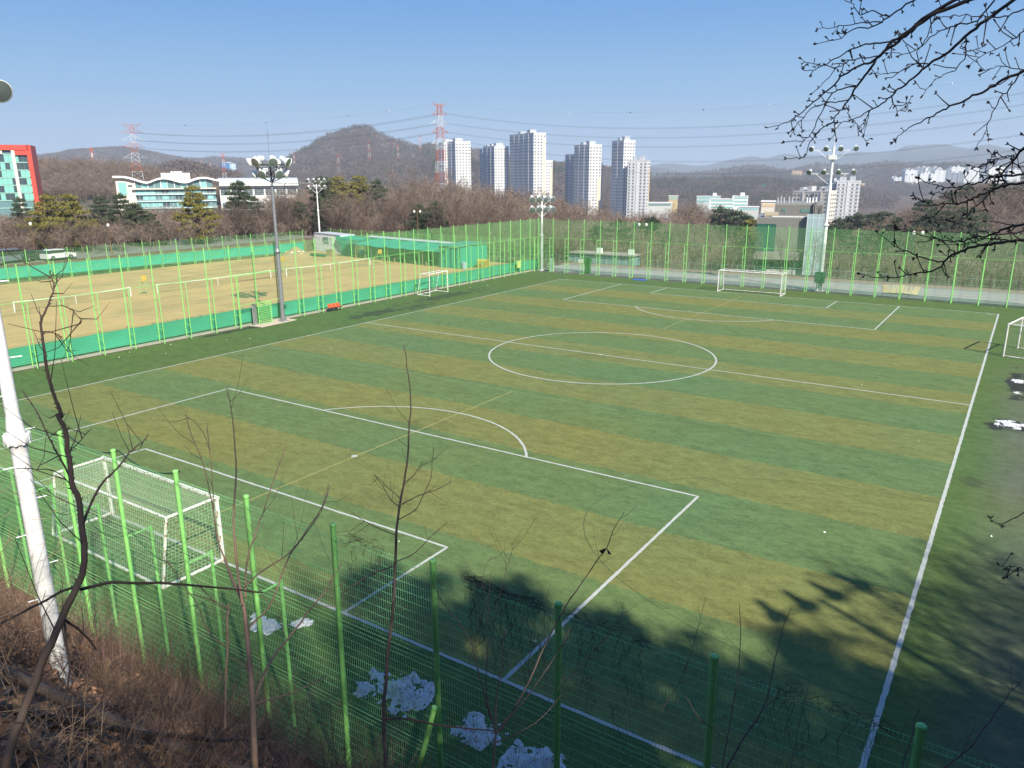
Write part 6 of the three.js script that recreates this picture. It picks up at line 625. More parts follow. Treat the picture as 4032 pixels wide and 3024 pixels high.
lampPost(-22.6, -57.6, 7.3, 'brown twin-globe street lamp behind the left part of the far fence', 2); lampPost(15.6, -59.6, 7.3, 'brown twin-globe street lamp behind the right part of the far fence', 2); lampPost(-66.2, -55, 8.2, 'brown twin-globe street lamp in front of the wood behind the shelter', 2);
lampPost(-93, -0.6, 5.2, 'white globe lamp standing behind the parked cars', 1); lampPost(-93, -12, 4.4, 'white globe lamp right of the parked cars', 1);
{ // roadside railing
  const r = thing('road_railing', 'grey metal railing along the far side of the road', 'railing', undefined, -60, groundY(0, -57) + 0.1, -57.2, 0.023), g = M([0.30, 0.33, 0.32], 0.5, { metal: 0.3 });
  for (let k = 0; k <= 52; k++) { const p = new GB(); p.box(k * 2.5, 0.6, 0, 0.07, 1.2, 0.07); p.build('post', g, r); }
  for (const y of [0.2, 1.1]) { const b = new GB(); b.box(65, y, 0, 130, 0.05, 0.04); b.build('rail', g, r); }
  const b = new GB(); for (let k = 0; k < 640; k++) if (k % 12) b.tube([V(k * 0.203, 0.2, 0), V(k * 0.203, 1.1, 0)], 0.010, 3, false); b.build('baluster_row', g, r).userData.kind = 'stuff';
  // low glazed hut across the road
  const h = thing('glazed_hut', 'long low hut with pale green glass walls across the road', 'hut', undefined, -30.6, -0.85, -60.6, 0.0), gl = M([0.20, 0.34, 0.33], 0.15), al = M([0.45, 0.48, 0.48], 0.5);
  const w = new GB(); w.box(0, 1.2, 0, 11.6, 2.3, 3.0); w.build('wall', gl, h); const rf = new GB(); rf.box(0, 2.45, 0.1, 12.2, 0.2, 3.6); rf.build('roof', M([0.34, 0.31, 0.27], 0.8), h); for (let k = 0; k <= 10; k++) { const q = new GB(); q.box(-5.8 + k * 1.16, 1.2, 1.52, 0.07, 2.3, 0.06); q.build('mullion', al, h); }
  const ac = new GB(); ac.box(-0.5, 2.95, 0.8, 0.9, 0.8, 0.4); ac.build('air_conditioner', whitePaint, h); const ac2 = new GB(); ac2.box(5.2, 2.95, 0.8, 0.9, 0.8, 0.4); ac2.build('air_conditioner', whitePaint, h); const wp = new GB(); wp.box(-3.6, 0.9, 1.56, 1.1, 0.9, 0.05); wp.build('white_panel', whitePaint, h);
}

// ---------------------------------------------------------------- buildings
const wallWhite = M([0.74, 0.74, 0.72], 0.8), wallCream = M([0.66, 0.62, 0.54], 0.8), glassTeal = M([0.22, 0.47, 0.46], 0.18, { map: null }), glassDark = M([0.05, 0.075, 0.085], 0.12, { map: null }), glassMid = M([0.12, 0.22, 0.23], 0.15, { map: null }), frameWhite = M([0.7, 0.72, 0.72], 0.6), towerWhite = M([0.68, 0.69, 0.70], 0.85), towerGrey = M([0.42, 0.44, 0.46], 0.85), winDark = M([0.075, 0.085, 0.10], 0.3, { map: null }), beige = M([0.62, 0.47, 0.30], 0.85), peach = M([0.62, 0.42, 0.28], 0.85);
{ // long office block under a wave-shaped white roof
  const [x, y, z, w, h, ry] = LOWRISE.wave, t = thing('wave_roof_building', 'white office block with teal glass bands under a wave-shaped white roof', 'building', undefined, x, y, z, ry), X = (q) => (q - 115) * 0.0322 - w / 2, Y = (q) => (712 - q) * 0.0346, D = 14, base = groundY(x, z) - y - 1;
  const body = new GB(); body.box(X(875), (Y(345) + base) / 2, -D / 2 - 0.5, X(1380) - X(370), Y(345) - base, D); body.build('core', glassMid, t);
  const end = new GB(); end.box((X(140) + X(370)) / 2, (Y(215) + base) / 2, -D / 2, X(370) - X(140), Y(215) - base - 0.9, D - 1); end.build('end_wall', wallCream, t);
  const ew = new GB(); ew.box(X(218), Y(330), -0.42, X(265) - X(170), 5.2, 0.2); ew.build('corner_window', glassTeal, t); const es = new GB(); es.box(X(312), Y(298), -0.42, 1.8, 0.6, 0.2); es.build('slot_window', glassDark, t);
  const crest = [[115, 178], [180, 177], [250, 180], [310, 193], [370, 211], [430, 232], [480, 246], [515, 251], [560, 243], [610, 222], [660, 206], [710, 198], [770, 200], [830, 213], [880, 228], [930, 242], [990, 250], [1050, 243], [1100, 222], [1150, 205], [1210, 195], [1270, 195], [1330, 207], [1390, 222], [1450, 233]];
  const roof = new GB(); for (let k = 0; k + 1 < crest.length; k++) { const [a, b] = [crest[k], crest[k + 1]], x0 = X(a[0]), x1 = X(b[0]), y0 = Y(a[1]), y1 = Y(b[1]), th = 0.75, zf = 1.2, zb = -D - 1; roof.quad(V(x0, y0 - th, zf), V(x1, y1 - th, zf), V(x1, y1, zf), V(x0, y0, zf)); roof.quad(V(x0, y0, zf), V(x1, y1, zf), V(x1, y1, zb), V(x0, y0, zb)); roof.quad(V(x0, y0 - th, zb), V(x1, y1 - th, zb), V(x1, y1 - th, zf), V(x0, y0 - th, zf)); } roof.build('wave_roof', M([0.82, 0.82, 0.81], 0.6), t);
  const wave = (q) => { let k = 0; while (k < crest.length - 2 && q > crest[k + 1][0]) k++; return lerp(crest[k][1], crest[k + 1][1], (q - crest[k][0]) / (crest[k + 1][0] - crest[k][0])); };
  const cols = [370, 450, 530, 610, 690, 775, 860, 940, 1020, 1105, 1190, 1270, 1350];
  for (let k = 0; k + 1 < cols.length; k++) { const a = cols[k], b = cols[k + 1], g = new GB(), xa = X(a) + 0.1, xb = X(b) - 0.1; g.quad(V(xa, Y(325), -0.45), V(xb, Y(325), -0.45), V(xb, Y(wave(b)) - 0.85, -0.45), V(xa, Y(wave(a)) - 0.85, -0.45)); g.build('attic_window', k % 3 === 1 ? glassTeal : glassMid, t); const c = new GB(); c.box(X(a), (Y(325) + Y(wave(a))) / 2 - 0.4, -0.25, k % 2 ? 0.12 : 0.35, Y(wave(a)) - Y(325) - 0.7, 0.4); c.build('column', frameWhite, t); }
  const sl = new GB(); sl.box(X(860), Y(336), 0.2, X(1392) - X(330), 0.55, 1.6); sl.build('floor_band', wallCream, t);
  for (const [q, r] of [[348, 400], [420, 470], [505, 560], [592, 645], [672, 705]]) for (let k = 0; k + 1 < cols.length; k++) { const g = new GB(), xa = X(cols[k]), xb = X(cols[k + 1]); g.box((xa + xb) / 2, (Y(q) + Y(r)) / 2, -0.42, xb - xa - 0.14, Y(q) - Y(r), 0.12); g.build('window', hash(k, q, 3) > 0.72 ? glassDark : hash(k, q, 5) > 0.45 ? glassTeal : glassMid, t); const m = new GB(); m.box((xa + xb) / 2, (Y(q) + Y(r)) / 2, -0.33, 0.08, Y(q) - Y(r), 0.06); m.build('mullion', frameWhite, t); }
  for (const q of [410, 495, 580, 662]) { const g = new GB(); g.box(X(875), Y(q) + 0.2, -0.1, X(1385) - X(365), 0.55, 0.9); g.build('spandrel', M([0.50, 0.68, 0.66], 0.4), t); const rl = new GB(); rl.box(X(875), Y(q) + 0.95, 0.4, X(1385) - X(365), 0.06, 0.06); for (let k = 0; k < 26; k++) rl.box(lerp(X(370), X(1380), k / 25), Y(q) + 0.7, 0.4, 0.05, 0.5, 0.05); rl.build('railing', frameWhite, t); }
  const ph = new GB(); ph.box(X(890), Y(195), -8, X(1075) - X(705), 3.6, 7); ph.build('penthouse', wallCream, t);
  for (const q of [848, 888, 925, 960]) { const g = new GB(); g.lathe([[0, -0.62], [0.35, -0.5], [0.6, -0.2], [0.64, 0.1], [0.5, 0.42], [0, 0.62]], 12, V(X(q), Y(150) + 0.4, -6), V(0, 1, 0)); g.build('roof_tank', whitePaint, t); }
}
{ // barrel-roofed hall
  const [x, y, z, w, h, ry] = LOWRISE.hall, t = thing('barrel_roof_hall', 'long hall with a pale barrel roof and dark windows behind the pines', 'building', undefined, x, y, z, ry), base = groundY(x, z) - y - 1;
  const b = new GB(); b.box(0, (h * 0.8 + base) / 2, -8, w, h * 0.8 - base, 14); b.build('wall', wallWhite, t);
  const r = new GB(), n = 10; for (let k = 0; k < n; k++) { const a = Math.PI * k / n, c = Math.PI * (k + 1) / n, P = (q, xx) => V(xx, h * 0.83 + Math.sin(q) * 3.0, -8 + Math.cos(q) * 8.4); r.quad(P(a, -w / 2 - 0.5), P(a, w / 2 + 0.5), P(c, w / 2 + 0.5), P(c, -w / 2 - 0.5)); } r.build('barrel_roof', M([0.55, 0.60, 0.63], 0.4), t); const ev = new GB(); ev.box(0, h * 0.82, 0.2, w + 1.2, 0.7, 1.6); ev.build('eaves', wallWhite, t);
  for (let k = 0; k < 7; k++) { const q = -w / 2 + w * (k + 0.5) / 7; const g = new GB(); g.box(q, h * 0.66, -0.96, w / 7 - 0.8, 3.0, 0.12); const o = g.build('window', glassDark, t); const m = new GB(); m.beam(V(q - 1.8, h * 0.66 - 1.4, -0.86), V(q + 1.8, h * 0.66 + 1.4, -0.86), 0.09, 0.05).beam(V(q + 1.8, h * 0.66 - 1.4, -0.8), V(q - 1.8, h * 0.66 + 1.4, -0.8), 0.09, 0.05); for (const dy of [-0.8, 0, 0.8]) m.box(q, h * 0.66 + dy, -0.88, w / 7 - 0.8, 0.06, 0.05); m.build('glazing_bar', frameWhite, o); }
  const lw = new GB(); for (let k = 0; k < 7; k++) lw.box(-w / 2 + w * (k + 0.5) / 7, h * 0.33, -0.96, w / 7 - 1.4, 2.8, 0.12); lw.build('lower_glazing', glassMid, t);
}
{ // red-framed glass tower at the left edge
  const [x, y, z, w, h, ry] = LOWRISE.red, t = thing('red_frame_building', 'glass office building in a bright red frame at the left edge', 'building', undefined, x, y, z, ry - 0.15), base = groundY(x, z) - y - 1, red = M([0.62, 0.055, 0.03], 0.55);
  const b = new GB(); b.box(-1.2, (h - 1.6 + base) / 2, -6, w - 2.2, h - 1.6 - base, 12); b.build('core', glassMid, t);
  const f = new GB(); f.box(-0.4, h - 0.9, -5.6, w - 0.8, 1.8, 13.4).box(w / 2 - 1.0, (h + base) / 2, -5.6, 1.5, h - base, 13.4); f.box(w / 2 - 3.4, h - 2.6, 0.4, 4.6, 1.9, 0.9); f.build('red_frame', red, t);
  const wf = new GB(); wf.box(w / 2 - 6.2, (h - 1.7 + base) / 2, 0.35, 1.1, h - 1.7 - base, 1.1).box(-w / 4 - 1.2, h - 2.5, 0.3, w / 2 + 0.4, 1.5, 0.9); wf.build('white_pier', wallCream, t);
  for (let fl = 0; fl < 7; fl++) for (let k = 0; k < 10; k++) { const xa = -w / 2 + 0.2 + k * (w - 2) / 10, g = new GB(); const yy = h - 4.8 - fl * 2.75; if (yy < 0) continue; g.box(xa + (w - 2) / 20, yy, 0.03, (w - 2) / 10 - 0.1, 2.3, 0.1); g.build('window', hash(k, fl, 8) > 0.66 ? glassDark : M([0.20, 0.50, 0.42], 0.15, { map: null }), t); }
  const sp = new GB(); for (let fl = 0; fl < 8; fl++) sp.box(-1.0, h - 3.45 - fl * 2.75, 0.12, w - 2.2, 0.3, 0.2); sp.build('spandrel', M([0.32, 0.55, 0.47], 0.4), t);
}
{ // small blue tower far left of the pointed hill
  const [x, y, z, w, h, ry] = LOWRISE.blue, t = thing('blue_glass_tower', 'distant blue glass tower left of the pointed hill', 'tower', undefined, x, y, z, ry + 0.35), base = groundY(x, z) - y - 8, g1 = M([0.07, 0.20, 0.42], 0.2), g2 = M([0.30, 0.48, 0.66], 0.25);
  const a = new GB(); a.box(-w * 0.22, (h + base) / 2, 0, w * 0.5, h - base, 10); a.build('dark_wing', g1, t); const b = new GB(); b.box(w * 0.26, (h - 1 + base) / 2, -0.5, w * 0.46, h - 1 - base, 10); b.build('light_wing', g2, t); const s = new GB(); for (let k = 0; k < 9; k++) s.box(w * 0.26, h - 2 - k * 2.4, 4.6, w * 0.46, 0.5, 0.1); s.box(w * 0.27, (h + base) / 2, 4.62, 0.7, h - base, 0.1); s.build('floor_bands', frameWhite, t); const r = new GB(); r.box(w * 0.05, h + 0.6, 0, w * 0.4, 1.2, 5); r.build('roof_plant', towerGrey, t);
}
// apartment towers: local x = sunlit face normal, local z = shaded face normal, corner nearest the pitch at the origin
const TRY = -0.49;
function apartment(o) {
  const t = thing('apartment_tower', o.label, 'tower', o.group, o.x, groundY(o.x, o.z) - 2, o.z, o.ry ?? TRY), y0 = groundY(o.x, o.z) - 2;
  const top = o.top - y0;
  o.blocks.forEach(([x0, z0, la, lb, dh], bi) => {                    // block: corner offset, lengths, height less than top
    const h = top - dh, gb = new GB(); gb.box(x0 - la / 2, h / 2, z0 - lb / 2, la, h, lb); gb.build('wall', o.wall || towerWhite, t);
    const fl = o.floor || 2.9, n = Math.floor((h - 1.5) / fl), W = new GB(), G = new GB();
    for (let f = 0; f < n; f++) {
      const y = h - 2.2 - f * fl; if (y < 3) break;
      const ca = Math.max(2, Math.round(la / (o.col || 3.4))); for (let k = 0; k < ca; k++) W.box(x0 - la + (k + 0.5) * la / ca, y, z0, (k % 3 === 2 ? 0.3 : 0.44) * la / ca, (k % 3 === 2 ? 0.34 : 0.46) * fl, 0.24);
      const cb = Math.max(2, Math.round(lb / 3.2)); for (let k = 0; k < cb; k++) if (!(o.plain && k < cb / 2)) W.box(x0, y, z0 - (k + 0.5) * lb / cb, 0.24, 0.5 * fl, 0.48 * lb / cb);
      if (!o.noband) G.box(x0 - la / 2, y - fl * 0.42, z0, la - 0.3, 0.3, 0.5);
    }
    const wn = W.build('window_grid', o.win || winDark, t); wn.userData.kind = 'stuff';
    if (!o.noband) G.build('balcony_bands', o.band || M([0.62, 0.63, 0.64], 0.85), t);
    const P = new GB(), nv = Math.max(2, Math.round(la / 10)); for (let k = 1; k < nv; k++) P.box(x0 - la + k * la / nv, h / 2, z0 + 0.1, 0.9, h, 0.7); P.box(x0 - 0.35, h / 2, z0 - 0.35 + 0.02, 0.9, h + 0.6, 0.9); P.build('pier', o.wall || towerWhite, t);
    const R = new GB(); R.box(x0 - la / 2, h + 0.5, z0 - lb / 2, la + 0.4, 1.0, lb + 0.4); R.build('parapet', o.wall || towerWhite, t); if (la > 9 && dh < 6) { const Q = new GB(); Q.box(x0 - la * 0.35, h + 2.4, z0 - lb * 0.55, Math.min(6, la * 0.22), 4.2, lb * 0.5); Q.box(x0 - la * 0.75, h + 2.0, z0 - lb * 0.55, Math.min(5, la * 0.18), 3.4, lb * 0.45); Q.build('roof_plant', towerGrey, t); }
    if (o.paint && o.paint[bi]) { const [m, p0, p1] = o.paint[bi], C = new GB(); C.box(x0 + 0.02, h * (p0 + p1) / 2, z0 - lb * 0.85, 0.3, h * (p1 - p0), lb * 0.24); C.build('painted_band', m, t); }
  });
  return t;
}
const tp = (k, f = 0) => { const [x, y, z, w, h] = TOWER[k]; return { x, z, top: y + h, w }; };
{
  const A = tp('t1a'), B = tp('t1b'); apartment({ label: 'white apartment tower behind the red-and-white pylon', group: undefined, x: (A.x + B.x) / 2 + 8, z: (A.z + B.z) / 2 + 2, top: A.top, blocks: [[0, 0, 42, 17, 0.5], [-20, 4, 14, 10, 1]] });
  const C = tp('t2a'), D = tp('t2b'); apartment({ label: 'white apartment tower second from the left, with a lower left wing', x: (C.x + D.x) / 2 + 6, z: (C.z + D.z) / 2, top: D.top, blocks: [[0, 0, 26, 17, 0.5], [-26, -3, 16, 12, 2]] });
  const E = tp('t3a'), F = tp('t3b'), Gq = tp('t3c'); apartment({ label: 'tallest white apartment tower, in the middle of the row', x: (E.x + F.x) / 2 + 5, z: (E.z + F.z) / 2 + 4, top: E.top, blocks: [[0, 0, 50, 14, 0], [0, -14, 14, 8, 26]], paint: [[M([0.66, 0.60, 0.48], 0.85), 0.1, 0.95], [M([0.62, 0.52, 0.36], 0.85), 0.1, 0.9]] });
  const I = tp('t4b'), J = tp('t4a'); apartment({ label: 'stepped white apartment tower, fourth from the left', x: (I.x + tp('t4c').x) / 2 + 3, z: (I.z + tp('t4c').z) / 2, top: I.top, blocks: [[0, 0, 27, 14, 0], [-27, -6, 26, 10, 8], [-2, -14, 9, 3.2, 17]], paint: [[M([0.64, 0.58, 0.42], 0.85), 0.05, 0.6]] });
  const K = tp('t5a'), Lq = tp('t5b'), Mq = tp('t5c'); apartment({ label: 'slim white apartment tower with peach paint at the right end of the row', x: (K.x + Lq.x) / 2 + 3, z: (K.z + Lq.z) / 2, top: K.top, blocks: [[0, 0, 19, 13, 0]], paint: [[peach, 0.05, 0.42]] });
  apartment({ label: 'lower white apartment block joined to the right end tower', x: Mq.x + 9, z: Mq.z + 4, ry: 0.18, top: Mq.top, blocks: [[0, 0, 18, 12, 0]], paint: [[beige, 0.05, 0.9]] });
  const N = tp('m1b'); apartment({ label: 'cream apartment block with a blue-grey left wing behind the grey building', x: N.x - 3, z: N.z, ry: -0.25, top: N.top, wall: wallCream, blocks: [[-1, 0, 16, 14, 1], [12, 3, 11, 12, 0.5]], noband: true });
  const O = tp('m2b'); apartment({ label: 'tall grey-white apartment slab right of the white mast', x: O.x + 8, z: O.z, ry: 0.12, top: O.top, blocks: [[0, 0, 17, 12, 0]], win: M([0.16, 0.17, 0.19], 0.3), col: 3.2 });
  const Pq = tp('m2a'); apartment({ label: 'dark-faced apartment slab just left of the grey-white one', x: Pq.x + 4, z: Pq.z - 6, ry: -0.75, top: Pq.top, wall: M([0.40, 0.43, 0.47], 0.85), blocks: [[0, 0, 20, 12, 0]], col: 3.2 });
  CLUSTER.forEach(([x, y, z, w, h], k) => apartment({ label: k < 20 ? 'distant white apartment tower in the dense cluster at the right' : 'small pale block at the foot of the distant tower cluster', group: k < 20 ? 'distant tower cluster' : 'low blocks by the distant cluster', x: x + w * 0.2, z, ry: [0.62, 0.5, -0.25][k % 3], top: y + h, blocks: [[0, 0, w * 1.5, w * 0.8, 0]], col: 6, floor: 4.2, noband: true, win: M([0.30, 0.32, 0.36], 0.5) }));
}
function lowBlock(k, label, m, opt = {}) {
  const [x, y, z, w, h, ry] = LOWRISE[k], t = thing('low_building', label, 'building', undefined, x, 0, z, ry + (opt.turn || 0)), base = groundY(x, z) - 1, top = y + h;
  const b = new GB(); b.box(0, (top + base) / 2, -5, w, top - base, 10); b.build('wall', m, t); const r = new GB(); r.box(0, top + 0.1, -5, w + 0.6, 0.35, 10.6); r.build('roof', opt.roof || wallWhite, t);
  const n = opt.rows || 2; for (let f = 0; f < n; f++) { const g = new GB(); g.box(0, top - 1.4 - f * 2.6, 0.04, w * 0.9, 1.1, 0.12); g.build('window_band', opt.win || glassTeal, t); } if (opt.stair) { const s = new GB(); s.box(w * opt.stair, top + 0.9, -4, 3.2, 3.6, 4); s.build('stair_tower', wallWhite, t); }
}
lowBlock('l1', 'low teal-glazed research block at the left of the valley', M([0.46, 0.53, 0.52], 0.7), { stair: 0.25 }); lowBlock('l2', 'low white research block in the middle of the valley', wallWhite, { stair: 0.3, rows: 3 }); lowBlock('l3', 'white block with a tall stair tower in the valley', wallWhite, { stair: 0.1, rows: 3 }); lowBlock('l4', 'flat pale-roofed shed at the right of the valley blocks', M([0.5, 0.52, 0.5], 0.8), { rows: 1 });
lowBlock('l5', 'long low building with a grey-green glass band below the right end tower', M([0.52, 0.54, 0.52], 0.8), { rows: 1, win: glassMid }); lowBlock('l6', 'small orange-and-green block right of the end tower', M([0.50, 0.40, 0.22], 0.8), { rows: 1 }); lowBlock('tan', 'cream block with an ochre band behind the grey building', wallCream, { rows: 1, win: beige }); lowBlock('c1', 'small cream building below the distant cluster', wallCream, {}); lowBlock('c2', 'small blue-grey building below the distant cluster', M([0.25, 0.32, 0.4], 0.8), {});
{ // grey corrugated building across the road, two volumes
  const [x, y, z, w, h, ry] = LOWRISE.grey, t = thing('corrugated_building', 'grey corrugated metal building across the road behind the far goal', 'building', undefined, x, 0, z, ry), base = groundY(x, z) - 1, top = y + h, clad = M([0.30, 0.29, 0.265], 0.55, { metal: 0.2 });
  const b = new GB(); b.box(0, (top + base) / 2, -7, w - 0.1, top - base, 14); b.build('core', clad, t); const rb = new GB(); for (let k = 0; k < 44; k++) rb.box(-w / 2 + (k + 0.5) * w / 44, (top + base) / 2, 0.02, w / 88, top - base - 0.1, 0.09); rb.build('ribs', clad, t);
  const u = new GB(), [ux, uy, uz, uw, uh] = LOWRISE.greyup, ut = uy + uh; u.box(1.2, (ut + top) / 2, -13, w - 2.4, ut - top + 0.4, 12); for (let k = 0; k < 34; k++) u.box(-w / 2 + 2.4 + (k + 0.5) * (w - 2.4) / 34, (ut + top) / 2, -6.96, (w - 2.4) / 68, ut - top, 0.09); u.build('upper_volume', clad, t);
  const win = (n, xx, yy, ww, hh, m, zz = 0.09) => { const g = new GB(); g.box(xx, yy, zz, ww, hh, 0.1); g.build(n, m, t); };
  win('upper_window', -1.0, top + 0.8, 0.6, 0.4, M([0.10, 0.22, 0.20], 0.2), -6.9); win('upper_window', 2.2, top + 0.75, 1.4, 0.45, M([0.10, 0.22, 0.20], 0.2), -6.9); win('dark_window', -w / 2 + 1.55, top - 3.1, 2.9, 4.2, M([0.03, 0.11, 0.09], 0.15)); win('ground_glazing', -w / 2 + 4, base + 2.4, 7.6, 2.2, M([0.04, 0.12, 0.10], 0.2)); win('shop_band', 0.4, base + 1.2, 6.5, 1.4, M([0.5, 0.52, 0.48], 0.6), 0.12);
  const cn = new GB(); cn.box(-1.5, base + 4.1, 0.7, w - 3.2, 1.1, 1.5); cn.build('canopy', clad, t); const gl = new GB(); gl.box(w / 2 - 1.2, top - 4.0, 0.5, 2.4, 9.2, 1.0); gl.build('glass_stair', M([0.33, 0.45, 0.47], 0.15), t); const gm = new GB(); for (let k = 0; k < 4; k++) gm.box(w / 2 - 2.4 + k * 0.8, top - 4, 1.02, 0.06, 9.2, 0.06); for (let k = 0; k < 5; k++) gm.box(w / 2 - 1.2, top - 8 + k * 2, 1.02, 2.4, 0.06, 0.05); gm.build('glazing_bar', frameWhite, t);
  const sp = new GB(); sp.box(-w / 2 + 1.2, top + 0.2, -2.5, 0.16, 0.9, 4.5, 0, -0.15).box(-w / 2 + 2.2, top + 0.35, -4, 1.8, 0.5, 2); sp.build('roof_edge', M([0.42, 0.36, 0.26], 0.9), t); const gp = new GB(); gp.box(1, top + 0.1, -0.5, w - 2.6, 0.12, 0.6); gp.build('roof_pipe', wallWhite, t);
  for (const q of [-2.2, -1.7, -1.2, -0.4, 0.1]) { const g = new GB(); g.tube([V(q, ut, -10), V(q, ut + 1.0 + hash(q * 10, 1, 2) * 0.3, -10)], 0.17, 8); g.build('roof_flue', M([0.6, 0.6, 0.6], 0.3, { metal: 0.6 }), t); } for (const q of [2.4, 2.8, 3.3, 3.8]) { const g = new GB(); g.tube([V(q, ut, -11), V(q, ut + 1.0, -11)], 0.13, 8); g.build('roof_flue', wallWhite, t); }
  const dk = new GB(); dk.tube([V(w / 2 - 1.6, top - 0.5, -6.7), V(w / 2 - 1.5, ut + 0.1, -6.7), V(w / 2 - 1.1, ut + 0.2, -8)], 0.2, 8).tube([V(w / 2 - 0.5, top, -6.7), V(w / 2 - 0.4, ut - 0.2, -6.7)], 0.07, 6); dk.build('black_duct', darkSteel, t);
}
{ // driving-range net on the far hill, cut slopes
  const n = new GB(); for (let k = 0; k < 8; k++) n.quad(V(k * 10, 0, 0), V((k + 1) * 10, 0, 0), V((k + 1) * 10, 11 + 3 * Math.sin(k), 0), V(k * 10, 11 + 3 * Math.sin(k - 1), 0)); const o = single('range_net', n, M([0.035, 0.20, 0.16], 0.9), 'green sports netting on the wooded hillside above the valley', 'net'); o.position.set(-408, -14, -1188); o.rotation.y = 0.1;
  const tan = M([0.52, 0.38, 0.24], 1), c = thing('terraced_cutting', 'tan terraced cutting on the wooded hillside left of the white mast', 'cutting', undefined, -500, 0, -2140, 0.24); for (let k = 0; k < 5; k++) { const g = new GB(); g.box(-4 * k, -12 + k * 7, -16 * k, 62 - 9 * k, 12, 22); g.build('terrace', tan, c); }
  const q = new GB(); q.box(0, -18, 0, 120, 9, 30).box(-34, -12, -24, 60, 10, 26).box(40, -14, -20, 70, 6, 20); const so = single('levelled_ground', q, tan, 'tan levelled building ground left of the distant tower cluster', 'earthworks'); so.position.set(-285, 0, -1815); so.rotation.y = 0.15;
}
// ---------------------------------------------------------------- pylons and power lines
const pyRed = M([0.60, 0.15, 0.055], 0.7), pyWhite = M([0.72, 0.73, 0.74], 0.7), cableMat = M([0.10, 0.115, 0.14], 0.6, { map: null });
function pylon(o) {
  const t = thing('pylon', o.label, 'pylon', o.group, o.x, o.y, o.z, o.ry || 0.3), H = o.h, wAt = (f) => lerp(o.w, o.w * 0.18, Math.pow(f, 0.7)), n = o.n || 7, r = o.r;
  for (let k = 0; k < n; k++) {
    const g = new GB(), f0 = k / n, f1 = (k + 1) / n, a = wAt(f0) / 2, b = wAt(f1) / 2, y0 = H * f0, y1 = H * f1, cs = [[-1, -1], [1, -1], [1, 1], [-1, 1]];
    for (let c = 0; c < 4; c++) { const [p, q] = [cs[c], cs[(c + 1) % 4]]; g.bar(V(p[0] * a, y0, p[1] * a), V(p[0] * b, y1, p[1] * b), r, 4); const sub = o.sub || 1; for (let s = 0; s < sub; s++) { const u = s / sub, v = (s + 1) / sub, A = lerp(a, b, u), B = lerp(a, b, v), Y0 = lerp(y0, y1, u), Y1 = lerp(y0, y1, v); g.bar(V(p[0] * A, Y0, p[1] * A), V(q[0] * B, Y1, q[1] * B), r * 0.55, 3); g.bar(V(q[0] * A, Y0, q[1] * A), V(p[0] * B, Y1, p[1] * B), r * 0.55, 3); } g.bar(V(p[0] * b, y1, p[1] * b), V(q[0] * b, y1, q[1] * b), r * 0.6, 3); }
    g.build('lattice_section', (n - k) % 2 ? pyRed : pyWhite, t);
  }
  o.arms.forEach(([f, L, up], i) => { const g = new GB(), y = H * f, b = wAt(f) / 2; for (const s of [-1, 1]) for (const e of [-1, 1]) { g.bar(V(s * b, y, e * b), V(s * L, y + (up ? 0.9 : -0.1), 0), r * 0.7, 3); g.bar(V(s * b, y + (up ? -1.5 : 1.7), e * b), V(s * L, y + (up ? 0.9 : -0.1), 0), r * 0.7, 3); g.bar(V(s * lerp(b, L, 0.5), y + (up ? 0.45 : 0), e * b * 0.5), V(s * lerp(b, L, 0.45), y + (up ? -0.3 : 0.9), e * b * 0.5), r * 0.5, 3); } g.build('cross_arm', o.armCol ? o.armCol[i] : pyRed, t); });
  return t;
}
const [PA, PB] = PYLON_AT;
pylon({ label: 'red-and-white lattice pylon standing in the brown wood at the left', x: PA[0], y: 8, z: PA[2], h: PA[3] - 8, w: 6.4, n: 7, sub: 2, r: 0.085, ry: 1.04, arms: [[0.99, 4.2, true], [0.885, 4.6], [0.77, 5.4], [0.665, 4.8], [0.5, 5.2]], armCol: [pyRed, pyRed, pyWhite, pyRed, pyWhite] });
pylon({ label: 'tall red-and-white lattice pylon in front of the left apartment tower', x: PB[0], y: 2, z: PB[2], h: PB[3] - 2, w: 6.6, n: 9, sub: 2, r: 0.08, ry: 0.95, arms: [[0.99, 2.6, true], [0.9, 3.3], [0.813, 3.9], [0.727, 3.5], [0.62, 3.9]], armCol: [pyRed, pyRed, pyWhite, pyRed, pyWhite] });
SMALL_PYLON.forEach(([x, y, z, h], k) => pylon({ label: ['orange-topped pylon rising behind the brown wood at the left', 'distant pylon high on the flank of the pointed hill', 'distant pylon low on the left flank of the pointed hill', 'small pylon at the left foot of the pointed hill', 'small pylon on the right shoulder of the pointed hill', 'slender pylon in front of the blue glass tower', 'white pylon on the saddle right of the pointed hill', 'pylon top above the red-framed building'][k] || 'tiny pylon in the distance below the long left hill', group: k > 7 ? 'tiny pylons far left' : undefined, x, y: y - 6, z, h: h + 6, ry: 0.8, w: h * 0.2, n: 5, r: Math.max(0.06, Math.hypot(x, z) * 0.00008), arms: [[0.97, h * 0.12, true], [0.86, h * 0.13], [0.74, h * 0.15], [0.62, h * 0.14]] }));
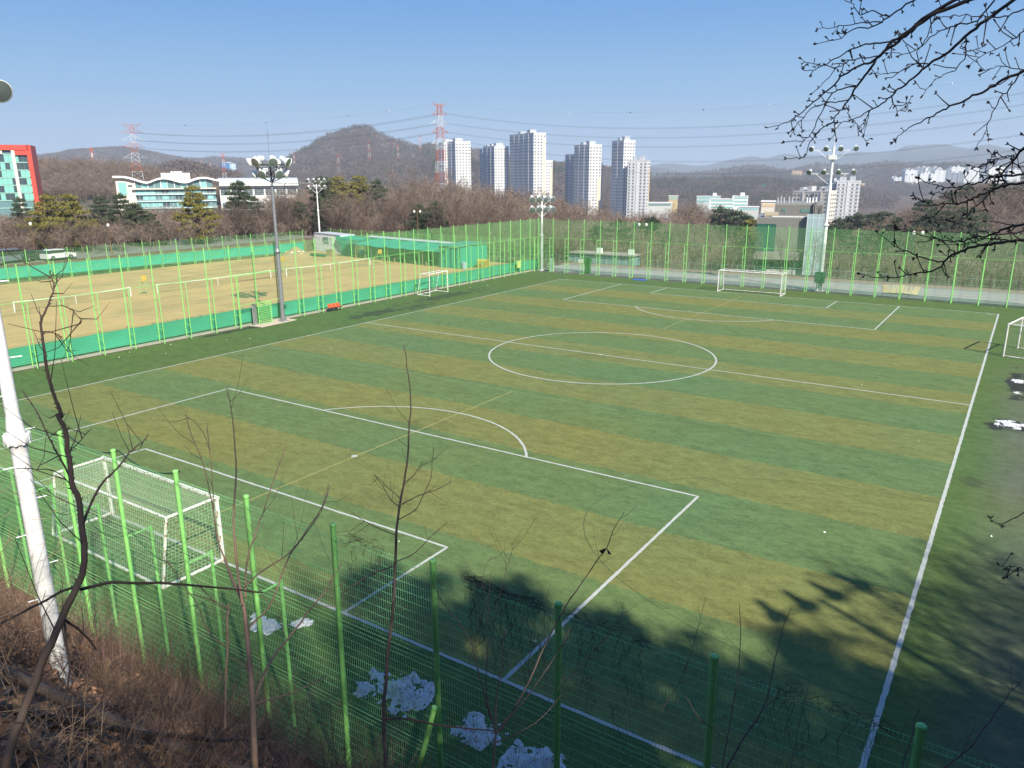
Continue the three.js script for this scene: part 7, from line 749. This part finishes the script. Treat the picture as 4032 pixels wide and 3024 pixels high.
{
  const cable = (pts, label, gap, r, group) => { const t = thing('power_cable', label, 'cable', group); const d = V().subVectors(pts[pts.length - 1], pts[0]); d.y = 0; const s = V(-d.z, 0, d.x).normalize().multiplyScalar(gap); for (const e of gap ? [-1, 1] : [0]) { const g = new GB(); g.tube(pts.map((p) => V(p.x + s.x * e, p.y + (e > 0 ? 0.25 : 0), p.z + s.z * e)), r, 4, false); g.build('conductor', cableMat, t); } return t; };
  const a = vec(SPAN.a), b = vec(SPAN.b), dx = b.x - a.x, dz = b.z - a.z, nL = Math.hypot(dx, dz), names = ['topmost conductor bundle from the tall pylon to the right edge', 'second conductor bundle from the tall pylon to the right edge', 'third conductor bundle from the tall pylon to the right edge', 'fourth conductor bundle, just above the distant mountains at the right', 'lowest conductor bundle, crossing the distant mountains at the right', 'thin earth wire with marker balls above all the conductors on the right'];
  SPAN.k.forEach((k, i) => {
    const pts = []; for (let j = 0; j <= 48; j++) { const t = j / 48 * 1.5 + 0.012; pts.push(V(a.x + dx * t, k[0] * t * t + k[1] * t + k[2], a.z + dz * t)); }
    const o = cable(pts, names[i], i === 5 ? 0 : 0.16, i === 5 ? 0.013 : 0.025);
    if (i === 5) [0.30, 0.42, 0.55, 0.655, 0.75, 0.83, 0.9, 0.95].forEach((t, q) => { const g = new GB(); g.lathe([[0, -0.24], [0.17, -0.17], [0.24, 0], [0.17, 0.17], [0, 0.24]], 10, V(a.x + dx * t, k[0] * t * t + k[1] * t + k[2], a.z + dz * t), V(0, 1, 0)); g.build('marker_ball', q % 3 ? darkSteel : whitePaint, o); });
  });
  const lv = [['top', 34.6, 38.0, 4.5], ['middle', 31.2, 34.4, 4.5], ['bottom', 27.8, 31.0, 4.5]]; lv.forEach(([n, ya, yb, sag]) => { for (const s of [-3, 3]) { const pts = []; for (let j = 0; j <= 32; j++) { const t = j / 32; pts.push(V(lerp(PA[0], PB[0], t) + s * 0.6, lerp(ya, yb, t) - sag * 4 * t * (1 - t), lerp(PA[2], PB[2], t) + s * 0.8)); } cable(pts, (s < 0 ? 'rear ' : 'front ') + n + ' conductor bundle between the two large pylons', 0.16, 0.026); } });
  const ew = []; for (let j = 0; j <= 32; j++) { const t = j / 32; ew.push(V(lerp(PA[0], PB[0], t), lerp(38.3, 42, t) - 12 * t * (1 - t), lerp(PA[2], PB[2], t))); } const eo = cable(ew, 'thin earth wire with marker balls between the two large pylons', 0, 0.018); [0.2, 0.34, 0.48, 0.62, 0.74, 0.86].forEach((t, q) => { const g = new GB(); g.lathe([[0, -0.24], [0.17, -0.17], [0.24, 0], [0.17, 0.17], [0, 0.24]], 10, V().lerpVectors(ew[0], ew[32], t).setY(lerp(38.3, 42, t) - 12 * t * (1 - t)), V(0, 1, 0)); g.build('marker_ball', q % 2 ? whitePaint : darkSteel, eo); });
}

// ---------------------------------------------------------------- trees beyond the right edge whose shade falls on the near pitch
[[38.5, 48.5, 19, 'pine', 0.85], [41.5, 45.6, 17, 'pine', 0.95], [35.4, 50.2, 18, 'pine', 0.7], [44, 41.5, 14, 'bare', 1.2], [49.5, 35.5, 14, 'thin', 1.2], [47.5, 44.5, 16, 'pine', 0.9], [34.6, 58.6, 14, 'bare', 0.9], [34.2, 50.6, 18, 'thin', 0.75], [41.0, 36.5, 13, 'bare', 1.2], [44, 43.5, 15, 'thin', 1.2], [36.2, 44.2, 14, 'thin', 0.95], [36.4, 54.2, 17, 'bare', 0.95], [33.4, 57.0, 15, 'bare', 0.95], [43, 48.0, 16, 'bare', 1.0], [40.5, 53.5, 16, 'pine', 0.9], [47.5, 40, 14, 'thin', 1.2], [44.5, 32.5, 13, 'thin', 1.3], [46, 50, 16, 'bare', 1.0], [50, 36, 14, 'thin', 1.2]].forEach(([x, z, h, k, w], i) => {
  const y = groundY(x, z) - 0.2;
  if (k !== 'pine') bareTree(x, y, z, h, i + 2, 'bare tree on the slope beyond the right edge, shading the near pitch', 'bare trees beyond the right edge', w, [bark.dark, twigMat.dark], k === 'bare' ? DENSE : BARE);
  else { const t = thing('pine_tree', 'pine on the slope beyond the right edge, shading the near pitch', 'tree', 'pines beyond the right edge', x, y, z, i * 1.3), G = PINE[1 + i % 2]; put('trunk', G[0], bark.dark, t); put('crown', G[1], pineMat[1], t); t.scale.set(h / 10 * w, h / 10, h / 10 * w); }
});

// ---------------------------------------------------------------- saplings in front of the fence
const curve = (pts, per = 3) => new THREE.CatmullRomCurve3(pts.map(vec), false, 'centripetal').getPoints((pts.length - 1) * per);
function sapling(key, label, mat, seed, base, budSize) {
  const R = rng(seed), t = thing('bare_sapling', label, 'sapling', undefined, base[0], base[1], base[2]), off = V(-base[0], -base[1], -base[2]);
  SAPLING[key].forEach((s, i) => {
    const g = new GB(), pts = curve(s.p, 3).map((p) => p.add(off)); pts.forEach((p, k) => { if (k && k < pts.length - 1) { p.x += (R() - 0.5) * 0.008; p.y += (R() - 0.5) * 0.008; } });
    if (i === 0) { const a = pts[0]; pts.unshift(V(a.x * 0.35, Math.min(0, a.y - 0.2) - 0.15, a.z * 0.35)); }
    g.tube(pts, [s.r[0] * 0.72, s.r[1] * 0.9], s.r[0] > 0.008 ? 7 : 5, false);
    for (let k = 2; k < pts.length - 1; k++) {                        // buds and spurs
      const f = k / pts.length, r = lerp(s.r[0] * 0.72, s.r[1] * 0.9, f); if (r > 0.012 && R() > 0.35) continue;
      const d = V().subVectors(pts[k + 1], pts[k - 1]).normalize(), q = V(R() - 0.5, R() - 0.5, R() - 0.5).cross(d).normalize().addScaledVector(d, 0.7).normalize(), L = budSize * (0.7 + R());
      g.tube([pts[k].clone(), V().copy(pts[k]).addScaledVector(q, r + L)], [r * 0.55 + 0.0012, 0.0006], 4, false);
      if (R() > 0.72) { const L2 = 0.12 + R() * 0.32, e1 = V().copy(pts[k]).addScaledVector(q, L2 * 0.5), e2 = V().copy(e1).addScaledVector(q, L2 * 0.5).add(V(0, L2 * 0.25, 0)); g.tube([pts[k].clone(), e1, e2], [0.0028, 0.001], 4, false); }
    }
    g.build(i ? 'branch' : 'stem', mat, t);
  });
  return t;
}
const gy = (x, z) => [x, groundY(x, z), z];
sapling('dark', 'dark thorny sapling leaning across the left foreground', M([0.080, 0.054, 0.040], 0.85, { map: barkTex, bump: 0.002 }), 21, gy(24.6, 53.6), 0.012);
sapling('fork', 'pale brown forked sapling in front of the near goal\'s right post', M([0.23, 0.155, 0.105], 0.85, { map: barkTex, bump: 0.002 }), 22, gy(22.6, 51.4), 0.012);
sapling('slim', 'slim dark sapling rising alone through the middle of the pitch view', M([0.098, 0.066, 0.050], 0.85, { map: barkTex, bump: 0.002 }), 23, gy(22.2, 47.9), 0.013);
sapling('spray', 'many-stemmed bush with one dark red leaf, right of the middle', M([0.125, 0.09, 0.072], 0.85, { map: barkTex, bump: 0.002 }), 24, gy(23.0, 46.9), 0.013);
sapling('right', 'loose group of thin whips at the bottom right', M([0.11, 0.072, 0.054], 0.85, { map: barkTex, bump: 0.002 }), 25, gy(26.2, 47.4), 0.012);
{ // the one red leaf
  const s = SAPLING.spray[0].p, p = vec(s[s.length - 3]), g = new GB(); for (const [a, b] of [[0.5, 0.09], [2.2, 0.11], [3.6, 0.08], [5.0, 0.10]]) g.tri(V(0, 0, 0), V(Math.cos(a) * b, -0.02 - Math.abs(Math.sin(a)) * b * 0.9, 0.03 * Math.cos(a * 2)), V(Math.cos(a + 0.6) * b * 0.8, -0.07 + Math.sin(a) * 0.03, 0.03)); const o = single('dead_leaf', g, M([0.10, 0.018, 0.012], 0.7), 'single dark red withered leaf hanging on a thin branch', 'leaf'); o.position.copy(p);
}
// ---------------------------------------------------------------- cherry tree at the right: its trunk stands beyond the edge, the boughs hang into view
{
  const R = rng(31), bx = 32.4, bz = 50.4, by = groundY(bx, bz), t = thing('cherry_tree', 'bare cherry tree whose dark budded branches hang in from the upper right', 'tree', undefined, bx, by, bz), off = V(-bx, -by, -bz);
  const tr = [V(0, -0.3, 0), V(-0.15, 2.0, 0.1), V(-0.1, 4.0, 0.0), V(-0.5, 6.2, -0.1), V(-0.8, 8.2, 0.1), V(-1.0, 10.2, 0.3)], g = new GB(); g.tube(new THREE.CatmullRomCurve3(tr).getPoints(18), (f) => lerp(0.19, 0.05, f), 9, false); g.build('trunk', bark.black, t);
  const bud = (gb, p, d, s) => { for (let k = 0; k < 3; k++) { const q = V().copy(d).add(V(R() - 0.5, R() - 0.5, R() - 0.5).multiplyScalar(1.6)).normalize(); gb.tube([p.clone(), V().copy(p).addScaledVector(q, s * 0.55), V().copy(p).addScaledVector(q, s)], [0.0035, 0.0045, 0.0008].map((v) => v * s / 0.022), 4, false); } };
  const limbs = CHERRY.map((s) => curve(s.p, 4).map((p) => p.add(off)));
  limbs.forEach((pts, i) => {
    const s = { r: CHERRY[i].r.map((v) => v * 0.64) }, gb = new GB();
    pts.forEach((p, k) => { if (k && k < pts.length - 1) { p.x += (R() - 0.5) * 0.012; p.y += (R() - 0.5) * 0.012; p.z += (R() - 0.5) * 0.012; } });
    gb.tube(pts, [s.r[0], s.r[1]], s.r[0] > 0.008 ? 7 : 5, false);
    for (let k = 3; k < pts.length - 1; k++) {
      const r = lerp(s.r[0], s.r[1], k / pts.length), d = V().subVectors(pts[k + 1], pts[k - 1]).normalize(); if (R() > 0.42) continue;
      const q = V(R() - 0.5, R() - 0.5, R() - 0.5).cross(d).normalize().addScaledVector(d, 0.5).normalize(), L = r + 0.012 + R() * R() * 0.13, mid = V().copy(pts[k]).addScaledVector(q, L * 0.55).add(V(0, L * 0.1 * (R() - 0.4), 0)), e = V().copy(mid).addScaledVector(q, L * 0.45).add(V(0, L * (R() * 0.35 - 0.05), 0));
      gb.tube([pts[k].clone(), mid, e], [Math.min(r, 0.0035), 0.0022], 4, false); bud(gb, e, q, 0.012 + R() * 0.011);
    }
    bud(gb, pts[pts.length - 1], V().subVectors(pts[pts.length - 1], pts[pts.length - 2]).normalize(), 0.022);
    gb.build('branch', bark.black, t);
    if (CHERRY[i].r[0] >= 0.0095) {    // joint to the trunk, beyond the edge
      const a = pts[0], f = clamp((a.y - 1.5) / 8.7, 0.2, 0.98), b = new THREE.CatmullRomCurve3(tr).getPoint(f), c = new GB(); c.tube(new THREE.CatmullRomCurve3([b, V().lerpVectors(b, a, 0.5).add(V(0, 0.35, 0)), a]).getPoints(8), [s.r[0] * 1.7, s.r[0]], 6, false); c.build('bough', bark.black, t);
    }
  });
}
// ---------------------------------------------------------------- brush, leaf litter and fallen wood on the slope
{
  const R = rng(55), m4 = new THREE.Matrix4(), q = new THREE.Quaternion(), col = new THREE.Color();
  const inst = (name, g, mat, n, where, size, label, cat, tilt = 0.3, tone = 0.5) => { const im = new THREE.InstancedMesh(g, mat, n); im.name = numbered(name); im.castShadow = im.receiveShadow = true; for (let k = 0; k < n; k++) { const [x, z] = where(), s = size * (0.55 + R() * 0.9); q.setFromEuler(new THREE.Euler((R() - 0.5) * tilt, R() * 6.28, (R() - 0.5) * tilt)); m4.compose(V(x, groundY(x, z) + (fbm(x * 0.9, z * 0.9, 5, 3) - 0.5) * 0.5 - 0.05 + (name === 'leaf_litter' ? R() * 0.05 : 0), z), q, V(s, s, s)); im.setMatrixAt(k, m4); const v = 1 + (R() - 0.5) * tone * 2; im.setColorAt(k, col.setRGB(v * (1 + R() * 0.15), v, v * (0.9 + R() * 0.15))); } tag(im, label, cat, undefined, 'stuff'); scene.add(im); };
  const slope = () => { let x, z; do { x = 6 + R() * 24; z = 45 + R() * 9.4; } while (Math.hypot(x - 27.9, z - 54.9) < 2.1 || (x > 25 && z > 50.5)); return [x, z]; };
  const foot = () => [9 + R() * 22, 45 + Math.pow(R(), 1.6) * 3.2];
  const stems = (seed, n, h, r, arch) => { const Q = rng(seed), g = new GB(); for (let k = 0; k < n; k++) { const a = Q() * 6.28, L = h * (0.5 + Q() * 0.7), d = V(Math.cos(a) * 0.5 * Q() * 1.4, 1, Math.sin(a) * 0.5 * Q() * 1.4).normalize(), p = V((Q() - 0.5) * 0.5, 0, (Q() - 0.5) * 0.5), pts = [p.clone()]; for (let i = 0; i < 5; i++) { d.y -= arch * Q(); d.x += (Q() - 0.5) * 0.35; d.z += (Q() - 0.5) * 0.35; d.normalize(); p.addScaledVector(d, L / 5); pts.push(p.clone()); } g.tube(pts, [r, r * 0.3], 3, false); for (let i = 1; i < 5; i++) if (Q() > 0.35) { const e = V().copy(pts[i]).add(V((Q() - 0.5) * 0.34, (Q() - 0.2) * 0.24, (Q() - 0.5) * 0.34)); g.tube([pts[i].clone(), e], [r * 0.5, r * 0.2], 3, false); } } return g.geo(); };
  const tw = [M([0.135, 0.090, 0.066], 1, { map: null }), M([0.215, 0.148, 0.100], 1, { map: null }), M([0.30, 0.215, 0.125], 1, { map: null })];
  inst('dry_brush', stems(1, 16, 1.0, 0.0042, 0.25), tw[0], 260, slope, 1, 'tangle of dark dry stems covering the slope in the foreground', 'brush');
  inst('dry_brush', stems(2, 14, 0.8, 0.0035, 0.4), tw[1], 240, slope, 1, 'tangle of brown arching stems on the foreground slope', 'brush');
  inst('dry_brush', stems(3, 10, 1.5, 0.0042, 0.16), tw[0], 120, foot, 1, 'thin dry stems growing along the foot of the near fence', 'brush');
  inst('dry_grass', stems(4, 22, 0.42, 0.003, 0.55), tw[2], 380, slope, 1, 'tufts of straw-coloured dead grass on the foreground slope', 'grass');
  const shrub = mergeGeometries(bareGeo(801, { kids: [7, 5, 4], r: 0.05, twig: 0.012, low: 0.05, spread: 1.25, trunk: 8 })), shrub2 = mergeGeometries(bareGeo(809, { kids: [9, 4, 4], r: 0.04, twig: 0.012, low: 0.02, spread: 1.4, droop: -0.02, trunk: 7 }));
  const low = () => { let x, z; do { x = 7 + R() * 18; z = 45.2 + R() * 8.6; } while (Math.hypot(x - 27.9, z - 54.9) < 4.2); return [x, z]; };
  inst('bare_shrub', shrub, tw[0], 60, low, 0.17, 'bare thorny shrubs tangled over the foreground slope', 'shrub'); inst('bare_shrub', shrub2, tw[1], 60, low, 0.15, 'bare brown shrubs tangled over the foreground slope', 'shrub');
  inst('bare_shrub', shrub2, tw[0], 26, foot, 0.17, 'bare shrubs growing along the foot of the near fence', 'shrub');
  const leaf = new GB(); { const P = [V(0, 0, -0.05), V(0.024, 0.012, -0.02), V(0.026, 0.016, 0.018), V(0, 0.004, 0.055), V(-0.026, 0.014, 0.018), V(-0.024, 0.01, -0.02)]; const c = V(0, 0, 0); for (let k = 0; k < 6; k++) leaf.tri(c, P[(k + 1) % 6], P[k]); }
  inst('leaf_litter', leaf.geo(), M([0.23, 0.14, 0.082], 0.9, { map: null }), 20000, slope, 1.35, 'brown dead leaves covering the foreground slope', 'leaves', 1.6, 0.6);
  const twg = new GB(); { const Q = rng(8); twg.tube([V(-0.25, 0.02, 0), V(-0.05, 0.05, 0.03), V(0.12, 0.04, -0.02), V(0.3, 0.03, 0.05)], [0.006, 0.002], 4, false); twg.tube([V(-0.05, 0.05, 0.03), V(0.1, 0.08, 0.14)], [0.003, 0.001], 3, false); }
  inst('fallen_twigs', twg.geo(), M([0.105, 0.082, 0.068], 1, { map: null }), 1500, slope, 1.2, 'broken twigs scattered over the foreground slope', 'twigs', 0.9, 0.5);
  const log = (name, pts, r, mat, label, cat = 'branch') => { const g = new GB(), c = new THREE.CatmullRomCurve3(pts).getPoints(18); c.forEach((p) => { p.x += (R() - 0.5) * 0.02; p.y += (R() - 0.5) * 0.02; }); g.tube(c, r, 8); single(name, g, mat, label, cat); };
  const on = (x, z, up = 0.1) => V(x, groundY(x, z) + up, z);
  log('fallen_branch', [on(20.2, 52.6, 0.3), on(20.6, 51.6, 0.25), on(20.9, 50.4, 0.3), on(20.6, 49.2, 0.55), on(20.4, 48.4, 0.8)], [0.06, 0.03], bark.grey, 'thick grey fallen branch lying across the slope at lower left');
  log('fallen_branch', [on(22.2, 53.6, 0.2), on(22.0, 52.6, 0.35), on(21.4, 51.4, 0.5), on(20.8, 50.2, 0.75), on(20.2, 49.4, 0.9)], [0.035, 0.014], bark.black, 'thin black fallen branch above the thick grey one');
  log('fallen_branch', [on(23.6, 53.2, 0.15), on(23.8, 52.4, 0.25), on(23.9, 51.5, 0.2), on(24.4, 50.4, 0.25)], [0.035, 0.02], bark.dark, 'dark fallen branch along the bottom edge');
  log('broken_stump', [on(22.7, 51.9, -0.1), on(22.62, 51.85, 0.22), on(22.5, 51.8, 0.42)], [0.09, 0.06], bark.tan, 'splintered tan stump near the bottom edge', 'stump');
  // leaning green pipe, dry vines and the dark rope net on the near fence
  const pipe = new GB(); pipe.tube([V(19.28, 3.95, 44.85), V(19.1, 3.2, 44.9), V(18.8, 2.1, 44.95), V(18.5, 0.7, 45.1), V(18.4, groundY(18.4, 45.2) - 0.1, 45.2)], 0.06, 8); single('leaning_pipe', pipe, paintGreen, 'bent green pipe leaning on the near fence post above the snow', 'pipe');
  const vine = (x0, x1, n, label) => { const g = new GB(); for (let k = 0; k < n; k++) { let p = V(lerp(x0, x1, R()), 6.85 - R() * R() * 1.5, 44.47 + R() * 0.12); const pts = [p.clone()], L = 4 + Math.floor(R() * 12); for (let i = 0; i < L; i++) { p = V(p.x + (R() - 0.5) * 0.18, p.y - (R() < 0.18 ? -0.10 : 0.05 + R() * 0.17), 44.45 + R() * 0.14); pts.push(p); } g.tube(pts, [0.0045, 0.0018], 3, false); } for (let k = 0; k < n; k++) { const c = V(lerp(x0, x1, R()), 6.72 + R() * 0.2, 44.45 + R() * 0.1); g.tube(Array.from({ length: 7 }, (_, i) => V(c.x + (R() - 0.5) * 0.4, c.y + (R() - 0.5) * 0.2, c.z + (R() - 0.5) * 0.12)), [0.004, 0.002], 3, false); } single('dry_vine', g, M([0.085, 0.062, 0.050], 1, { map: null }), label, 'vine'); };
  vine(19.9, 20.9, 46, 'thick clump of dry vine on the near fence right of the middle post'); vine(21.0, 21.7, 26, 'dry vine hanging on the near fence left of the third post'); vine(22.1, 23.6, 30, 'sparse dry vine along the near fence top right of the third post'); vine(16.6, 17.8, 18, 'dry vine threads on the near fence behind the slim sapling'); vine(25.4, 27.2, 22, 'dry vine low on the near fence at the bottom right');
  const rope = thing('ball_net', 'dark green rope net strung along the near fence top behind the goal', 'net'), rg = new GB(), mg = new GB(); for (let k = 0; k < 9; k++) { const xa = 19.1 - 2.83 * (k + 4), xb = xa + 2.83, T = (u) => 6.95 - 0.28 * 4 * u * (1 - u); rg.tube(Array.from({ length: 9 }, (_, i) => V(lerp(xa, xb, i / 8), T(i / 8), 44.36)), 0.022, 5, false); rg.tube(Array.from({ length: 9 }, (_, i) => V(lerp(xa, xb, i / 8), 4.5 - 0.5 * 4 * (i / 8) * (1 - i / 8), 44.33)), 0.018, 5, false); for (let i = 0; i <= 22; i++) { const u = i / 22; mg.tube([V(lerp(xa, xb, u), T(u), 44.36), V(lerp(xa, xb, u), 4.5 - 2 * u * (1 - u), 44.33)], 0.0024, 3, false); } for (let j = 1; j < 18; j++) mg.tube([0, 0.25, 0.5, 0.75, 1].map((u) => V(lerp(xa, xb, u), lerp(T(u), 4.5 - 2 * u * (1 - u), j / 18), 44.345)), 0.0024, 3, false); } rg.build('rope', ropeMat, rope); mg.build('netting', ropeMat, rope);
}

renderer.render(scene, camera);
